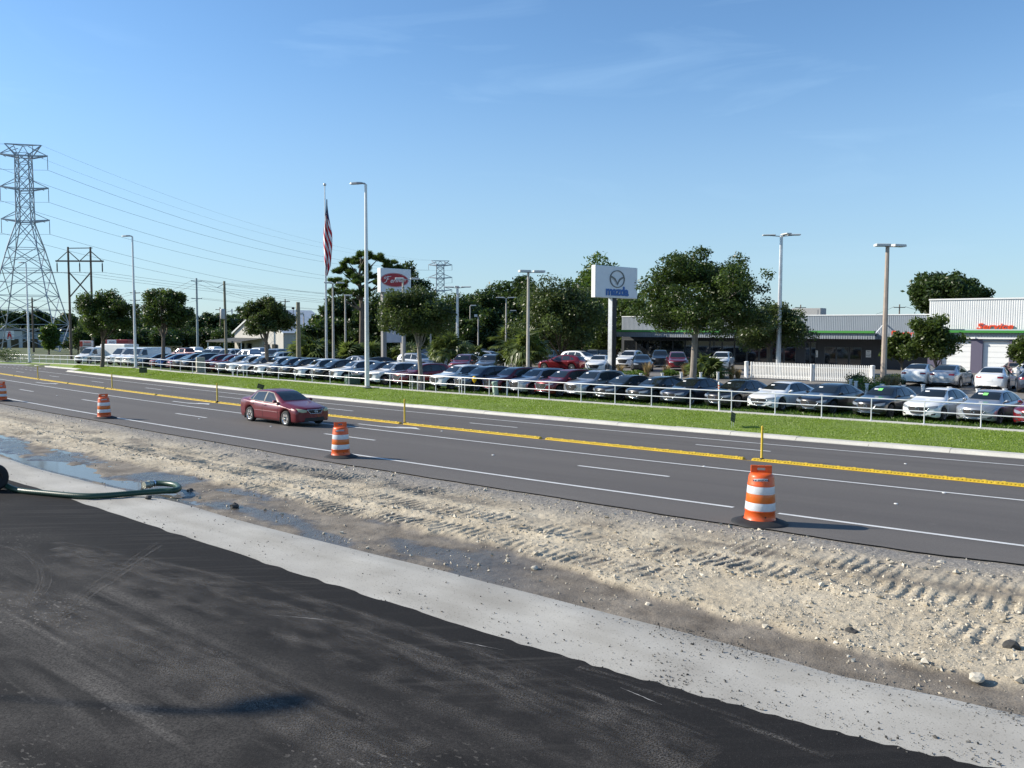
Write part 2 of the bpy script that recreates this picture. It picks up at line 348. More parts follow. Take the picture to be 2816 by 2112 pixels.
# ---- asphalt materials
def asphalt(name, base, dust, uv, dust_amt, big=.25):
    m = bpy.data.materials.new(name); m.use_nodes = True; n = m.node_tree.nodes; l = m.node_tree.links; b = n['Principled BSDF']
    t = n.new('ShaderNodeTexCoord'); src = t.outputs['UV' if uv else 'Object']
    def noise(scale, sc, rot=0, det=4, dist=0):
        mp = n.new('ShaderNodeMapping'); mp.vector_type = 'TEXTURE'; mp.inputs['Scale'].default_value = [1/k for k in sc]; mp.inputs['Rotation'].default_value = (0, 0, rot)
        z = n.new('ShaderNodeTexNoise'); z.inputs['Scale'].default_value = scale; z.inputs['Detail'].default_value = det; z.inputs['Distortion'].default_value = dist
        l.new(src, mp.inputs[0]); l.new(mp.outputs[0], z.inputs['Vector']); return z.outputs[0]
    def ramp(f, a, b_, hi=1.0, lo=0.0):
        r = n.new('ShaderNodeMapRange'); r.inputs[1].default_value = a; r.inputs[2].default_value = b_; r.inputs[3].default_value = lo; r.inputs[4].default_value = hi; l.new(f, r.inputs[0]); return r.outputs[0]
    def mul(a, b_):
        q = n.new('ShaderNodeMath'); q.operation = 'MULTIPLY'; l.new(a, q.inputs[0])
        if isinstance(b_, float): q.inputs[1].default_value = b_
        else: l.new(b_, q.inputs[1])
        return q.outputs[0]
    def mx2(a, b_):
        q = n.new('ShaderNodeMath'); q.operation = 'MAXIMUM'; l.new(a, q.inputs[0]); l.new(b_, q.inputs[1]); return q.outputs[0]
    grain = mul(ramp(noise(150, (1, 1, 1), det=2), .25, .8, 1.45, .55), ramp(noise(26, (1, 1, 1), det=3), .25, .8, 1.15, .85))
    if uv:
        s = mx2(mul(ramp(noise(1.0, (.035, .9, 1)), .45, .75), .45), mul(ramp(noise(1.0, (.02, .35, 1)), .4, .7), .5))
        sx = n.new('ShaderNodeSeparateXYZ'); l.new(src, sx.inputs[0])
        s = mx2(s, mul(ramp(sx.outputs[1], -.3, -1.9), ramp(noise(.7, (.4, 2, 1), 0, 6), .25, .7)))
        s = mx2(s, mul(ramp(noise(2.2, (1, 1, 1), 0, 7), .6, .8), .35))
        wp = n.new('ShaderNodeMath'); wp.operation = 'MULTIPLY'; l.new(sx.outputs[1], wp.inputs[0]); wp.inputs[1].default_value = 2*math.pi/1.66
        sn = n.new('ShaderNodeMath'); sn.operation = 'SINE'; l.new(wp.outputs[0], sn.inputs[0])
        path = mul(ramp(sn.outputs[0], -1, 1, .35), ramp(noise(.6, (.05, 1, 1), 0, 5), .3, .7))
        s = mx2(s, path)
    else:
        ed = n.new('ShaderNodeAttribute'); ed.attribute_name = 'edge'
        wob = n.new('ShaderNodeMath'); wob.operation = 'ADD'; l.new(ed.outputs['Fac'], wob.inputs[0]); l.new(ramp(noise(.35, (1, 1, 1), 0, 5), .2, .8, 1.6, -1.6), wob.inputs[1])
        worn = ramp(wob.outputs[0], .9, 3.4)
        s1 = mul(ramp(noise(1.0, (.10, 2.4, 1), R(-40), 8, .6), .46, .70), ramp(noise(.30, (1, 1, 1), 0, 5), .36, .62))
        s2 = mul(ramp(noise(1.0, (.3, 7.0, 1), R(6), 7, .5), .5, .78), ramp(noise(.2, (1, 1, 1), 0, 5), .38, .6))
        s3 = ramp(noise(.8, (1, 1, 1), 0, 9), .40, .72)
        s4 = mul(ramp(noise(22, (.6, 1, 1), R(-38), 6), .60, .66), ramp(noise(.7, (.5, 1, 1), R(-38), 7), .46, .60))
        spk = ramp(noise(48, (1, 1, 1), 0, 4), .36, .62, 1.0, .25)
        s = mx2(mul(mx2(mul(mx2(mul(s1, 1.0), mul(s3, .5)), spk), s4), worn), mul(s2, .22))
        s = mx2(s, mul(ramp(noise(70, (1, 1, 1), 0, 2), .64, .74), .30))
    mixc = n.new('ShaderNodeMixRGB'); mixc.inputs[1].default_value = (*base, 1); mixc.inputs[2].default_value = (*dust, 1); l.new(mul(s, dust_amt), mixc.inputs[0])
    m2 = n.new('ShaderNodeMixRGB'); m2.blend_type = 'MULTIPLY'; m2.inputs[0].default_value = 1; l.new(mixc.outputs[0], m2.inputs[1]); l.new(grain, m2.inputs[2])
    l.new(m2.outputs[0], b.inputs['Base Color']); P_set(b, Roughness=.82); b.inputs['Specular IOR Level'].default_value = .35 if uv else .12
    bp = n.new('ShaderNodeBump'); bp.inputs['Strength'].default_value = .35; bp.inputs['Distance'].default_value = .01
    l.new(noise(90, (1, 1, 1), det=3), bp.inputs['Height']); l.new(bp.outputs[0], b.inputs['Normal'])
    MAT[name] = m; return m
M_road = asphalt('road_asphalt', (.104, .094, .087), (.205, .186, .165), True, .8)
M_newasph = asphalt('fresh_asphalt', (.019, .0178, .0172), (.185, .170, .152), False, .95)
M_conc = mat('concrete', (.47, .46, .43), .9, var=.16, vscale=.8, bump=.15, bscale=30, var2=.12)
M_kerb = mat('kerb_concrete', (.56, .54, .48), .88, var=.1, vscale=1.2, var2=.12)
M_grass = mat('turf', (.18, .26, .038), .95, var=.16, vscale=.5, bump=.5, bscale=18, var2=.3)
M_lane = mat('lane_paint', (.70, .70, .68), .7, var=.1, vscale=2, var2=.2)
M_yellow = mat('yellow_plastic', (.66, .45, .025), .6, var=.2, vscale=1.5, var2=.15)
# ---- pavement edge towards the dirt
BPX = [(-300, 1055), (0, 1109), (253, 1154), (411, 1184), (700, 1233), (781, 1250), (1000, 1284), (1400, 1347), (1590, 1376), (1875, 1422), (2116, 1455), (2369, 1495), (2591, 1526.6), (2816, 1552), (3150, 1592), (4300, 1722)]
_e = sorted([gp_road(*q)[:2] for q in BPX]); ET = np.array([a for a, b in _e]); ED = np.array([b for a, b in _e])
def edge_d(t): return np.interp(t, ET, ED) + .05*(vnoise(np.asarray(t)*1.7, np.asarray(t)*0, 3)-.5) + .03*(vnoise(np.asarray(t)*7., np.asarray(t)*0, 4)-.5)
tR = np.concatenate([np.arange(-45, 30, .25), np.arange(30, 166, 1.0)])
def rz(ts, d, x, y): return roadz(ts, d)
def cd17(t): return np.where(t > 60, curb_d(t)-.62, 17.06)
road = struct('road', strip('road', M_road, tR, edge_d, cd17, rz, 26, True), None)
def mark(name, m, ts, d0, d1, dz=.006):
    o = obj(name, strip(name, m, ts, lambda t: d0+0*t, lambda t: d1+0*t, lambda t, d, x, y: roadz(t, d)+dz, 2), None, road); return o
mark('edge_line', M_lane, np.arange(-45, -3.2, .5), -.075, .075)
mark('edge_line', M_lane, np.arange(-2.5, 160, .5), -.075, .075)
mark('turn_lane_line', M_lane, np.arange(-45, 160, .5), 5.99, 6.14)
mark('edge_line', M_lane, np.arange(-45, 92, .5), 14.45, 14.6)
for k in range(-1, 9):
    t0 = 52.619-12.19*(k-1)
    if -42 < t0 < 150: mark('lane_dash', M_lane, np.linspace(t0-3.05, t0, 7), 3.242, 3.392)
for k in range(-3, 11):
    t0 = 89.778-12.19*k
    if -42 < t0 < 150: mark('lane_dash', M_lane, np.linspace(t0-3.05, t0, 7), 11.93, 12.08)
for k in range(24):
    t0 = 92+k*1.83
    mark('dotted_line', M_lane, np.linspace(t0, t0+.9, 3), 14.45, 14.6)
    if k < 14: mark('dotted_line', M_lane, np.linspace(t0+6, t0+6.9, 3), 17.0, 17.15)
def arrow(t0, dirn=1):
    # turn arrow painted in the turn lane, stem along the road
    pts = [(0, -.1), (0, .1), (-1.3, .1), (-1.75, .35), (-1.9, .55), (-1.6, .55), (-2.3, 1.05), (-2.95, .5), (-2.45, .5), (-2.2, .15), (-1.75, -.1)]
    b = MB(); v = []
    for a, c in pts:
        t, d = t0+a*1.25, 7.25+c*.85; x, y = xy(t, d); v.append((float(x), float(y), float(roadz(t, d))+.006))
    b.add(v, [tuple(range(len(v)))[::-1]]); obj('turn_arrow', b, M_lane, road)
for px, py in ((166, 1056), (574, 1112), (1146, 1180)):
    t, d, p = gp_road(px, py); arrow(t+3.4)
arrow(-14)
b = MB(); b.lathe([(.05, 0), (.045, .012), (.025, .018), (0, .019)], 8); m_rpm = b.mesh('pavement_marker'); m_rpm.materials.append(M_lane)
for px, py in ((1356, 1252), (1215, 1186), (2464, 1386), (1936, 1283), (745, 1173), (548, 1152), (2596, 1356), (2490, 1276), (1668, 1222), (157, 1088)):
    t, d, p = gp_road(px, py); o = obj('pavement_marker', m_rpm, M_lane, road, (p.x, p.y, p.z+.004))
# ---- kerb in segments
kerb = bpy.data.objects.new('kerb', None); col.objects.link(kerb); kerb['kind'] = 'structure'
kt = np.arange(-22-3.05*7, 128, 3.05)
for i, t0 in enumerate(kt):
    ts = np.linspace(t0+.008, t0+3.05-.008, 5); cd = curb_d(ts); zz = .012*math.sin(i*2.1)
    prof = [(-.74, -.1), (-.74, .012), (-.62, .016), (-.52, .118), (-.46, .135), (-.03, .142), (0, .135), (0, -.1)]
    rows = []
    for a, (od, oz) in enumerate(prof):
        x, y = xy(ts, cd+od); rows.append(list(zip(x, y, roadz(ts, cd+od)+oz+(zz if oz > .05 else 0))))
    b = MB(); b.grid(rows, False)
    for e in (0, 4): b.add([r[e] for r in rows], [tuple(range(8)) if e == 0 else tuple(range(7, -1, -1))])
    obj('kerb_segment', b, M_kerb, kerb)
# ---- verge, concrete footing, lawn under the first cars, parking lot
tV = np.concatenate([np.arange(-43, 40, .5), np.arange(40, 128, 1.)])
def vz(ts, d, x, y): return ground(x, y)+.03+.05*(fbm(x*.8, y*.8, 3, 5)-.45)
struct('grass_verge', strip('grass_verge', M_grass, tV, lambda t: curb_d(t)-.005, lambda t: fence_d(t)-.33, vz, 14), None)
def fz(t): x, y = xy(t, fence_d(t)); return zlot(x, y)
foot_rows = []
tF = np.concatenate([np.arange(-43, 128, 1.)])
for od, oz in ((-.36, -.2), (-.36, .07), (.22, .07), (.22, -.2)):
    x, y = xy(tF, fence_d(tF)+od); foot_rows.append(list(zip(x, y, fz(tF)+oz)))
struct('concrete_footing', MB().grid(foot_rows[::-1], False), M_kerb)
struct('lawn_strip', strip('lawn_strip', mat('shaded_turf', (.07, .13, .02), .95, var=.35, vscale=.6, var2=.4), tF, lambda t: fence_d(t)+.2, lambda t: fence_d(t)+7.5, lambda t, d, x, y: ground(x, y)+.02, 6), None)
tL = np.arange(-40, 112, 2.)
M_lot = mat('lot_pavement', (.20, .185, .165), .9, var=.18, vscale=.35, var2=.15)
struct('parking_lot', strip('parking_lot', M_lot, tL, lambda t: fence_d(t)+7.4, lambda t: fence_d(t)+95, lambda t, d, x, y: ground(x, y)+.03, 44), None)
# ---- foreground: fresh asphalt, concrete apron, dirt
APX = [(-900, 1075), (-400, 1200), (0, 1313), (95, 1340), (229, 1388), (369, 1426), (535, 1483), (713, 1547), (891, 1610), (1057, 1655), (1273, 1719), (1528, 1797), (1910, 1913), (2291, 2011), (2711, 2112), (3300, 2240), (4300, 2430)]
UPX = [(-900, 1050), (-400, 1130), (0, 1249), (95, 1282), (253, 1321.5), (389, 1353), (468, 1369), (700, 1435), (900, 1484), (1197, 1555), (1400, 1607), (1526, 1638.6), (1716, 1686), (1906, 1733.5), (2001, 1759), (2116, 1792), (2306, 1846), (2590, 1903), (2816, 1954), (3400, 2090), (4300, 2270)]
def interp(L, x): return np.interp(x, [a for a, b in L], [b for a, b in L])
cpx = np.concatenate([np.linspace(-900, -100, 17), np.linspace(-60, 3200, 330), np.linspace(3240, 4250, 26)])
ya = interp(APX, cpx); ya = np.convolve(np.pad(ya, 4, 'edge'), np.ones(9)/9, 'valid'); ya[:4] = interp(APX, cpx)[:4]
_in = [q for q in APX if 0 <= q[0] <= 2711]; _pf = np.polyfit([q[0]/1000 for q in _in], [q[1] for q in _in], 3); _wt = sstep(-60, 150, cpx)*(1-sstep(2750, 3000, cpx)); ya = ya*(1-_wt)+np.polyval(_pf, cpx/1000)*_wt      # smooth paving edge
A = [gp(px, py, 0) for px, py in zip(cpx, ya)]
jit = .05*(vnoise(cpx*.03, cpx*0, 11)-.5)
v = [(p.x+j, p.y+j, .012) for p, j in zip(A, jit)]
off_ = [0, .3, .8, 1.4, 2.2, 3.2, 4.5, 6.5, 9, 13, 20, 34]
rows_ = [[(p[0]-.55*k, p[1]-.83*k, .012) for p in v] for k in off_]
fgm = MB().grid(rows_[::-1], True).mesh('fresh_asphalt'); fgm.materials.append(M_newasph)
ea = fgm.attributes.new('edge', 'FLOAT', 'POINT'); ea.data.foreach_set('value', np.repeat(np.array(off_[::-1], np.float32), len(v)))
fg = struct('fresh_asphalt', fgm, None)
yu = interp(UPX, cpx); yu = np.convolve(np.pad(yu, 4, 'edge'), np.ones(9)/9, 'valid'); yu[:4] = interp(UPX, cpx)[:4]
U = [gp(px, py, 0) for px, py in zip(cpx, yu)]
rows = []
for k in range(9):
    s_ = k/8
    rows.append([(a.x+(u.x-a.x)*s_ + (0 if k else -.1), a.y+(u.y-a.y)*s_ - (0 if k else .1), .004 - .06*max(0, s_-.8)/.2 + .012*(vnoise(np.array(a.x*1.1+s_*3), np.array(a.y*1.1), 2)-.5)) for a, u in zip(A, U)])
struct('concrete_apron', MB().grid(rows, True).grid([rows[-1], [(u.x+.02, u.y+.03, -.2) for u in U]], False), None).data.materials.append(None)
def concrete_dirty():
    m = bpy.data.materials.new('apron_concrete'); m.use_nodes = True; n = m.node_tree.nodes; l = m.node_tree.links; b = n['Principled BSDF']
    t = n.new('ShaderNodeTexCoord')
    def noise(s, d=5, st=(1, 1, 1), rot=0):
        mp = n.new('ShaderNodeMapping'); mp.vector_type = 'TEXTURE'; mp.inputs['Scale'].default_value = [1/k for k in st]; mp.inputs['Rotation'].default_value = (0, 0, rot)
        z = n.new('ShaderNodeTexNoise'); z.inputs['Scale'].default_value = s; z.inputs['Detail'].default_value = d; l.new(t.outputs['Object'], mp.inputs[0]); l.new(mp.outputs[0], z.inputs['Vector']); return z.outputs[0]
    def rmp(f, p0, p1, c0, c1):
        r = n.new('ShaderNodeValToRGB'); r.color_ramp.elements[0].position = p0; r.color_ramp.elements[1].position = p1; r.color_ramp.elements[0].color = (*c0, 1); r.color_ramp.elements[1].color = (*c1, 1); l.new(f, r.inputs[0]); return r.outputs[0]
    base = rmp(noise(.7), .3, .7, (.335, .315, .275), (.475, .455, .405))
    spots = rmp(noise(34, 3), .62, .70, (1, 1, 1), (.42, .41, .39))
    str_ = rmp(noise(1.0, 6, (.35, 2.0, 1), R(-40)), .45, .8, (1, 1, 1), (.80, .79, .77))
    cur = base
    for x in (spots, str_):
        q = n.new('ShaderNodeMixRGB'); q.blend_type = 'MULTIPLY'; q.inputs[0].default_value = 1; l.new(cur, q.inputs[1]); l.new(x, q.inputs[2]); cur = q.outputs[0]
    l.new(cur, b.inputs['Base Color']); P_set(b, Roughness=.9)
    bp = n.new('ShaderNodeBump'); bp.inputs['Strength'].default_value = .2; bp.inputs['Distance'].default_value = .01; l.new(noise(40), bp.inputs['Height']); l.new(bp.outputs[0], b.inputs['Normal'])
    return m
bpy.data.objects['concrete_apron'].data.materials[0] = concrete_dirty()
# dirt strip, fine grid between apron and road
NC, NR = 1050, 170
dpx = np.concatenate([np.linspace(-700, -20, 50), np.linspace(-10, 2900, NC-150), np.linspace(2912, 4200, 100)])
yU = np.interp(dpx, cpx, yu); yB = interp(BPX, np.clip(dpx, -300, 9999)) - np.where(dpx < -300, (-300-dpx)*.17, 0)
VI = np.linspace(0, 1, NR)**1.0
PX = np.repeat(dpx[:, None], NR, 1); VV = np.repeat(VI[None, :], NC, 0)
PYU = np.repeat(yU[:, None], NR, 1); PYB = np.repeat(yB[:, None], NR, 1)
PY = PYU+(PYB-PYU)*VV
PY[:, 0] += 14; PY[:, -1] -= 2.0
a_ = PX-1408; b_ = PY-1056; cr_, sr_ = math.cos(ROLL), math.sin(ROLL)
u_ = (a_*cr_+b_*sr_)/F; v_ = (-a_*sr_+b_*cr_)/F
dX, dY, dZ = u_, CP-v_*SP, -SP-v_*CP
zB = np.array([gp_road(px, py)[2].z for px, py in zip(dpx[::10], yB[::10])]); zB = np.interp(dpx, dpx[::10], zB)
Zb = -.03+(zB[:, None]-.02+.03)*sstep(0, 1, VV)
K = (Zb-CH)/dZ; DX, DY = dX*K, dY*K
Tt, Dd = td(DX.ravel(), DY.ravel()); Tt = Tt.reshape(DX.shape); Dd = Dd.reshape(DX.shape)
Ee = edge_d(Tt)-Dd                                    # metres from the pavement edge
mudv = np.interp(dpx, [-700, 0, 382, 891, 1400, 1700, 1910, 2546, 2816, 3000], [.4, .4, .44, .40, .38, .27, .21, .19, .19, .2])[:, None]
wob = .10*(fbm(Tt*.7, Dd*.7, 3, 21)-.47)+.10*(fbm(Tt*2.6, Dd*2.6, 3, 22)-.47)
mud = 1-sstep(-.035, .035, VV-mudv+wob)                # 1 = mud
big = fbm(DX*.55, DY*.55, 3, 31)-.45; mid = fbm(DX*2.2, DY*2.2, 3, 32)-.45; fine = fbm(DX*9, DY*9, 3, 33)-.45; lump = vnoise(DX*16, DY*16, 34)
dirt_h = .10*big+.06*mid+.034*fine+.03*np.maximum(0, lump-.78)*3*np.maximum(0, .3+2*mid)
bars = np.zeros_like(DX)
for e0, hw, ph, sd_, per in ((1.35, .55, 0, 41, .20), (2.5, .45, .3, 42, .22), (3.7, .4, .1, 43, .20), (4.9, .3, .2, 44, .18)):
    wv_ = .25*(vnoise(Tt*.25, Tt*0, sd_)-.5); band = 1-sstep(hw*.75, hw, abs(Ee-e0-wv_))
    on = sstep(.42, .62, vnoise(Tt*.17, Tt*0, sd_+5)+.10)
    wrp = .22*(fbm(DX*.9, DY*.9, 3, sd_+9)-.45); bars += band*on*(.018*np.tanh(1.5*np.sin(2*math.pi*(Tt+wrp-.08*(Ee-e0))/per+ph))-.016)*np.clip(1.9*vnoise(DX*1.7, DY*1.7, sd_+20)-.25, 0, 1.3)*(.5+.9*vnoise(DX*8, DY*8, 9))
berm = .05*np.exp(-((Ee-2.9-.4*(vnoise(Tt*.3, Tt*0, 51)-.5))/.18)**2)*(.4+.9*vnoise(DX*5, DY*5, 52))
mud_h = -.040+.03*big+.034*mid+.018*fine
mud_h = mud_h-.055*(1-sstep(390, 600, PX+120*mid))*sstep(.015, .06, VV)*(1-sstep(.10, .21, VV+.22*big+.14*mid))
Hh = (dirt_h+bars+berm+.02)*(1-mud)+mud_h*mud
Hh = Hh*sstep(0, .35, Ee)*1.0+(1-sstep(0, .35, Ee))*(-.012+.012*fine)
Hh[:, 0] = -.05
DZ = Zb+Hh
V = np.stack([DX.ravel(), DY.ravel(), DZ.ravel()], 1)
I, J = np.meshgrid(np.arange(NC-1), np.arange(NR-1), indexing='ij'); I = I.ravel(); J = J.ravel()
me = fast_mesh('dirt_strip', V, np.stack([I*NR+J, (I+1)*NR+J, (I+1)*NR+J+1, I*NR+J+1], 1), False)
wet = mud*(1-sstep(1150, 1750, PX))*sstep(.40, .62, fbm(Tt*.8, Dd*1.8, 3, 91)+.20-.5*np.clip(VV-.05, 0, 1))
for nm, ar in (('mud', mud), ('wet', wet), ('gravel', np.clip(1-sstep(.25, 1.5+.9*(vnoise(Tt*.4, Tt*0, 61)), Ee), 0, 1)), ('darktrack', np.clip(.75*np.exp(-((Ee-1.75-.9*(vnoise(Tt*.25, Tt*0, 66)-.5))/.38)**2)*sstep(.42, .62, fbm(Tt*.45+3, Dd*1.6, 4, 63)+.06)+.8*sstep(.0, .35, -bars*22)*sstep(.5, .7, vnoise(Tt*.3+9, Dd*.4, 64)), 0, 1))):
    at_ = me.attributes.new(nm, 'FLOAT', 'POINT'); at_.data.foreach_set('value', np.ascontiguousarray(ar.ravel(), np.float32))
def dirtmat():
    m = bpy.data.materials.new('limestone_dirt'); m.use_nodes = True; n = m.node_tree.nodes; l = m.node_tree.links; b = n['Principled BSDF']
    t = n.new('ShaderNodeTexCoord')
    def noise(s, d=5):
        z = n.new('ShaderNodeTexNoise'); z.inputs['Scale'].default_value = s; z.inputs['Detail'].default_value = d; l.new(t.outputs['Object'], z.inputs['Vector']); return z.outputs[0]
    def rmp(f, p0, p1, c0, c1):
        r = n.new('ShaderNodeValToRGB'); r.color_ramp.elements[0].position = p0; r.color_ramp.elements[1].position = p1; r.color_ramp.elements[0].color = (*c0, 1); r.color_ramp.elements[1].color = (*c1, 1); l.new(f, r.inputs[0]); return r.outputs[0]
    def att(s):
        a = n.new('ShaderNodeAttribute'); a.attribute_name = s; return a.outputs['Fac']
    def mix(f, a, c, mode='MIX'):
        q = n.new('ShaderNodeMixRGB'); q.blend_type = mode
        if isinstance(f, float): q.inputs[0].default_value = f
        else: l.new(f, q.inputs[0])
        l.new(a, q.inputs[1]); l.new(c, q.inputs[2]); return q.outputs[0]
    dirt = rmp(noise(.9), .3, .7, (.38, .32, .228), (.58, .51, .385))
    grav = rmp(noise(30, 3), .35, .7, (.15, .14, .13), (.37, .345, .31))
    mud_ = rmp(noise(1.7, 8), .3, .7, (.125, .105, .083), (.275, .24, .195))
    dk = rmp(noise(4), .3, .7, (.11, .095, .08), (.2, .175, .145))
    c = mix(att('gravel'), dirt, grav); c = mix(att('darktrack'), c, dk); c = mix(att('mud'), c, mud_)
    sp = rmp(noise(55, 2), .3, .75, (.68, .67, .66), (1.18, 1.17, 1.15)); c = mix(1.0, c, sp, 'MULTIPLY')
    wc = n.new('ShaderNodeRGB'); wc.outputs[0].default_value = (.075, .064, .052, 1); wf = n.new('ShaderNodeMath'); wf.operation = 'MULTIPLY'; wf.inputs[1].default_value = .7; l.new(att('wet'), wf.inputs[0])
    c = mix(wf.outputs[0], c, wc.outputs[0])
    l.new(c, b.inputs['Base Color'])
    r = n.new('ShaderNodeMapRange'); r.inputs[3].default_value = .92; r.inputs[4].default_value = .16; l.new(att('wet'), r.inputs[0]); l.new(r.outputs[0], b.inputs['Roughness'])
    b.inputs['Specular IOR Level'].default_value = .4
    bp = n.new('ShaderNodeBump'); bp.inputs['Strength'].default_value = .6; bp.inputs['Distance'].default_value = .015; l.new(noise(45, 4), bp.inputs['Height']); l.new(bp.outputs[0], b.inputs['Normal'])
    return m
M_dirt = dirtmat(); me.materials.append(M_dirt)
struct('dirt_strip', me, None)
# puddle
wp = MB(); top = []; bot = []
for px in np.linspace(-500, 900, 40):
    yb = float(np.interp(px, cpx, yu)); yt = float(interp(BPX, max(px, -300)))
    p0 = gp(px, yb+9, -.098); p1 = gp(px, yb+(yt-yb)*.5, -.098); bot.append(p0); top.append(p1)
wm = mat('puddle_water', (.13, .115, .09), .07, 0, spec=.5); wm.node_tree.nodes['Principled BSDF'].inputs['IOR'].default_value = 1.33
struct('puddle', wp.grid([bot, top], True), wm)
# stones and gravel on the dirt, crumbs on the apron
def stones(n, pos, size, seed):
    r = np.random.default_rng(seed)
    base = np.array([(1, 0, 0), (-1, 0, 0), (0, 1, 0), (0, -1, 0), (0, 0, 1), (0, 0, -.6)], float)
    tri = np.array([(0, 2, 4), (2, 1, 4), (1, 3, 4), (3, 0, 4), (2, 0, 5), (1, 2, 5), (3, 1, 5), (0, 3, 5)])
    a = r.uniform(0, 6.28, n); c, s = np.cos(a), np.sin(a)
    q = base[None]*r.uniform(.6, 1.25, (n, 6, 1))*np.stack([r.uniform(.8, 1.3, n), r.uniform(.7, 1.1, n), r.uniform(.5, .85, n)], 1)[:, None, :]
    x = q[..., 0]*c[:, None]-q[..., 1]*s[:, None]; y = q[..., 0]*s[:, None]+q[..., 1]*c[:, None]
    ang = r.normal(0, .9, (n, 2)); c1, s1_, c2, s2_ = np.cos(ang[:, :1]), np.sin(ang[:, :1]), np.cos(ang[:, 1:]), np.sin(ang[:, 1:])
    zq = q[..., 2]; y, zq = y*c1-zq*s1_, y*s1_+zq*c1; x, zq = x*c2-zq*s2_, x*s2_+zq*c2
    q = np.stack([x, y, zq], 2)*size[:, None, None]+pos[:, None, :]
    f = (tri[None]+6*np.arange(n)[:, None, None]).reshape(-1, 3)
    return q.reshape(-1, 3), f, np.repeat(r.uniform(0, 1, n), 8)
def stonemat(name, c0, c1):
    m = mat(name, c0, .9); n = m.node_tree.nodes; l = m.node_tree.links; a = n.new('ShaderNodeAttribute'); a.attribute_name = 'tone'
    r = n.new('ShaderNodeValToRGB'); r.color_ramp.elements[0].color = (*c0, 1); r.color_ramp.elements[1].color = (*c1, 1); l.new(a.outputs['Fac'], r.inputs[0]); l.new(r.outputs[0], n['Principled BSDF'].inputs['Base Color']); return m
ci = rng.integers(60, NC-30, 60000); ri = rng.integers(2, NR-2, 60000)
wgt = (1-mud[ci, ri])*.65+.14
wgt = wgt*(.25+1.4*(vnoise(DX[ci, ri]*.9, DY[ci, ri]*.9, 71) > .5)) + .5*(abs(Ee[ci, ri]-2.9) < .35)*(1-mud[ci, ri])
keep = rng.uniform(0, 1, len(ci)) < wgt*.30; ci, ri = ci[keep], ri[keep]
dist = np.hypot(DX[ci, ri], DY[ci, ri])
sz = np.clip(.005+.008*rng.exponential(1, len(ci)), .004, .055)*(.7+.02*dist)
li = rng.integers(60, NC-30, 26000); lj = rng.integers(2, NR-2, 26000); le = Ee[li, lj]; lp = np.exp(-((le-.95-.3*(vnoise(Tt[li, lj]*.3, Tt[li, lj]*0, 51)-.5))/.14)**2)*(PX[li, lj] > 1500)+.7*np.exp(-((le-3.0)/.16)**2)+.5*(abs(VV[li, lj]-mudv[li, 0]-.015) < .018)
lk = rng.uniform(0, 1, 26000) < lp*.55; li, lj = li[lk], lj[lk]; ls = np.clip(.010+.014*rng.exponential(1, len(li)), .008, .07)
ci = np.concatenate([ci, li]); ri = np.concatenate([ri, lj]); sz = np.concatenate([sz, ls])
V, Fq, tn = stones(len(ci), np.stack([DX[ci, ri], DY[ci, ri], DZ[ci, ri]+sz*.2], 1), sz, 5)
stuff('gravel', fast_mesh('gravel', V, Fq, False, tn), stonemat('limestone_stones', (.35, .30, .22), (.64, .58, .47)), 'pale limestone gravel scattered over the churned dirt strip', 'gravel')
k = rng.uniform(0, 1, 5200); e1 = rng.integers(20, len(A)-2, 5200); bias = np.where(rng.uniform(0, 1, 5200) < .5, rng.beta(1.2, 5, 5200), 1-rng.beta(1.2, 7, 5200))
e1f = np.clip(len(A)*(.55+.45*rng.beta(1, 1, 5200)), 20, len(A)-2).astype(int)
e1 = np.where(rng.uniform(0, 1, 5200) < .6, e1f, e1)
Ax = np.array([(p.x, p.y) for p in A]); Ux = np.array([(p.x, p.y) for p in U]); pos = Ax[e1]+(Ux[e1]-Ax[e1])*bias[:, None]+rng.normal(0, .05, (5200, 2))
cl = vnoise(pos[:, 0]*1.3, pos[:, 1]*1.3, 81) > .47-.5*(rng.uniform(0, 1, 5200) < .35); pos = pos[cl]
sz = np.clip(.004+.0045*rng.exponential(1, len(pos)), .003, .022)
V, Fq, tn = stones(len(pos), np.concatenate([pos, np.full((len(pos), 1), .012)], 1), sz, 6)
stuff('asphalt_crumbs', fast_mesh('asphalt_crumbs', V, Fq, False, tn), stonemat('asphalt_crumbs', (.035, .033, .031), (.15, .14, .125)), 'dark crumbs of asphalt and soil on the pale concrete apron', 'crumbs')
# single rocks big enough to point at
def rock(px, py, r, m, label, z=0.0, name='rock'):
    p = gp(px, py, z); bm = bmesh.new(); bmesh.ops.create_icosphere(bm, subdivisions=2, radius=r)
    for q in bm.verts:
        k = 1+.5*(float(vnoise(np.array(q.co.x/r*1.6+px), np.array(q.co.y/r*1.6+q.co.z/r*2), 3))-.5); q.co *= k; q.co.z *= .72
    me = bpy.data.meshes.new(name); bm.to_mesh(me); bm.free(); o = obj(name, me, m, None, (p.x, p.y, p.z+r*.3)); tag(o, label, 'rock', 'rocks lying on the dirt strip')
M_rk = mat('dark_rock', (.05, .048, .045), .85, var=.4, vscale=9); M_rl = mat('pale_rock', (.5, .46, .38), .9, var=.25, vscale=6)
rock(1742, 1603, .10, M_rk, 'dark brown clod sitting on the grey mud near the apron', -.06)
rock(2342, 1742, .075, M_rk, 'grey stone half sunk in the pale dirt below the last drum')
rock(2780, 1782, .10, M_rk, 'black asphalt lump on the dirt at the right edge of the picture')
rock(522, 1352, .085, M_rk, 'black lump standing in the puddle right of the hose loop', -.09)
rock(398, 1335, .09, M_rk, 'dark rock beside the open end of the hose', -.09)
rock(645, 1395, .10, M_rk, 'small grey rock in the mud beyond the hose', -.06)
rock(2236, 1505, .09, M_rl, 'white limestone rock on the gravel ridge right of the last drum', .03)
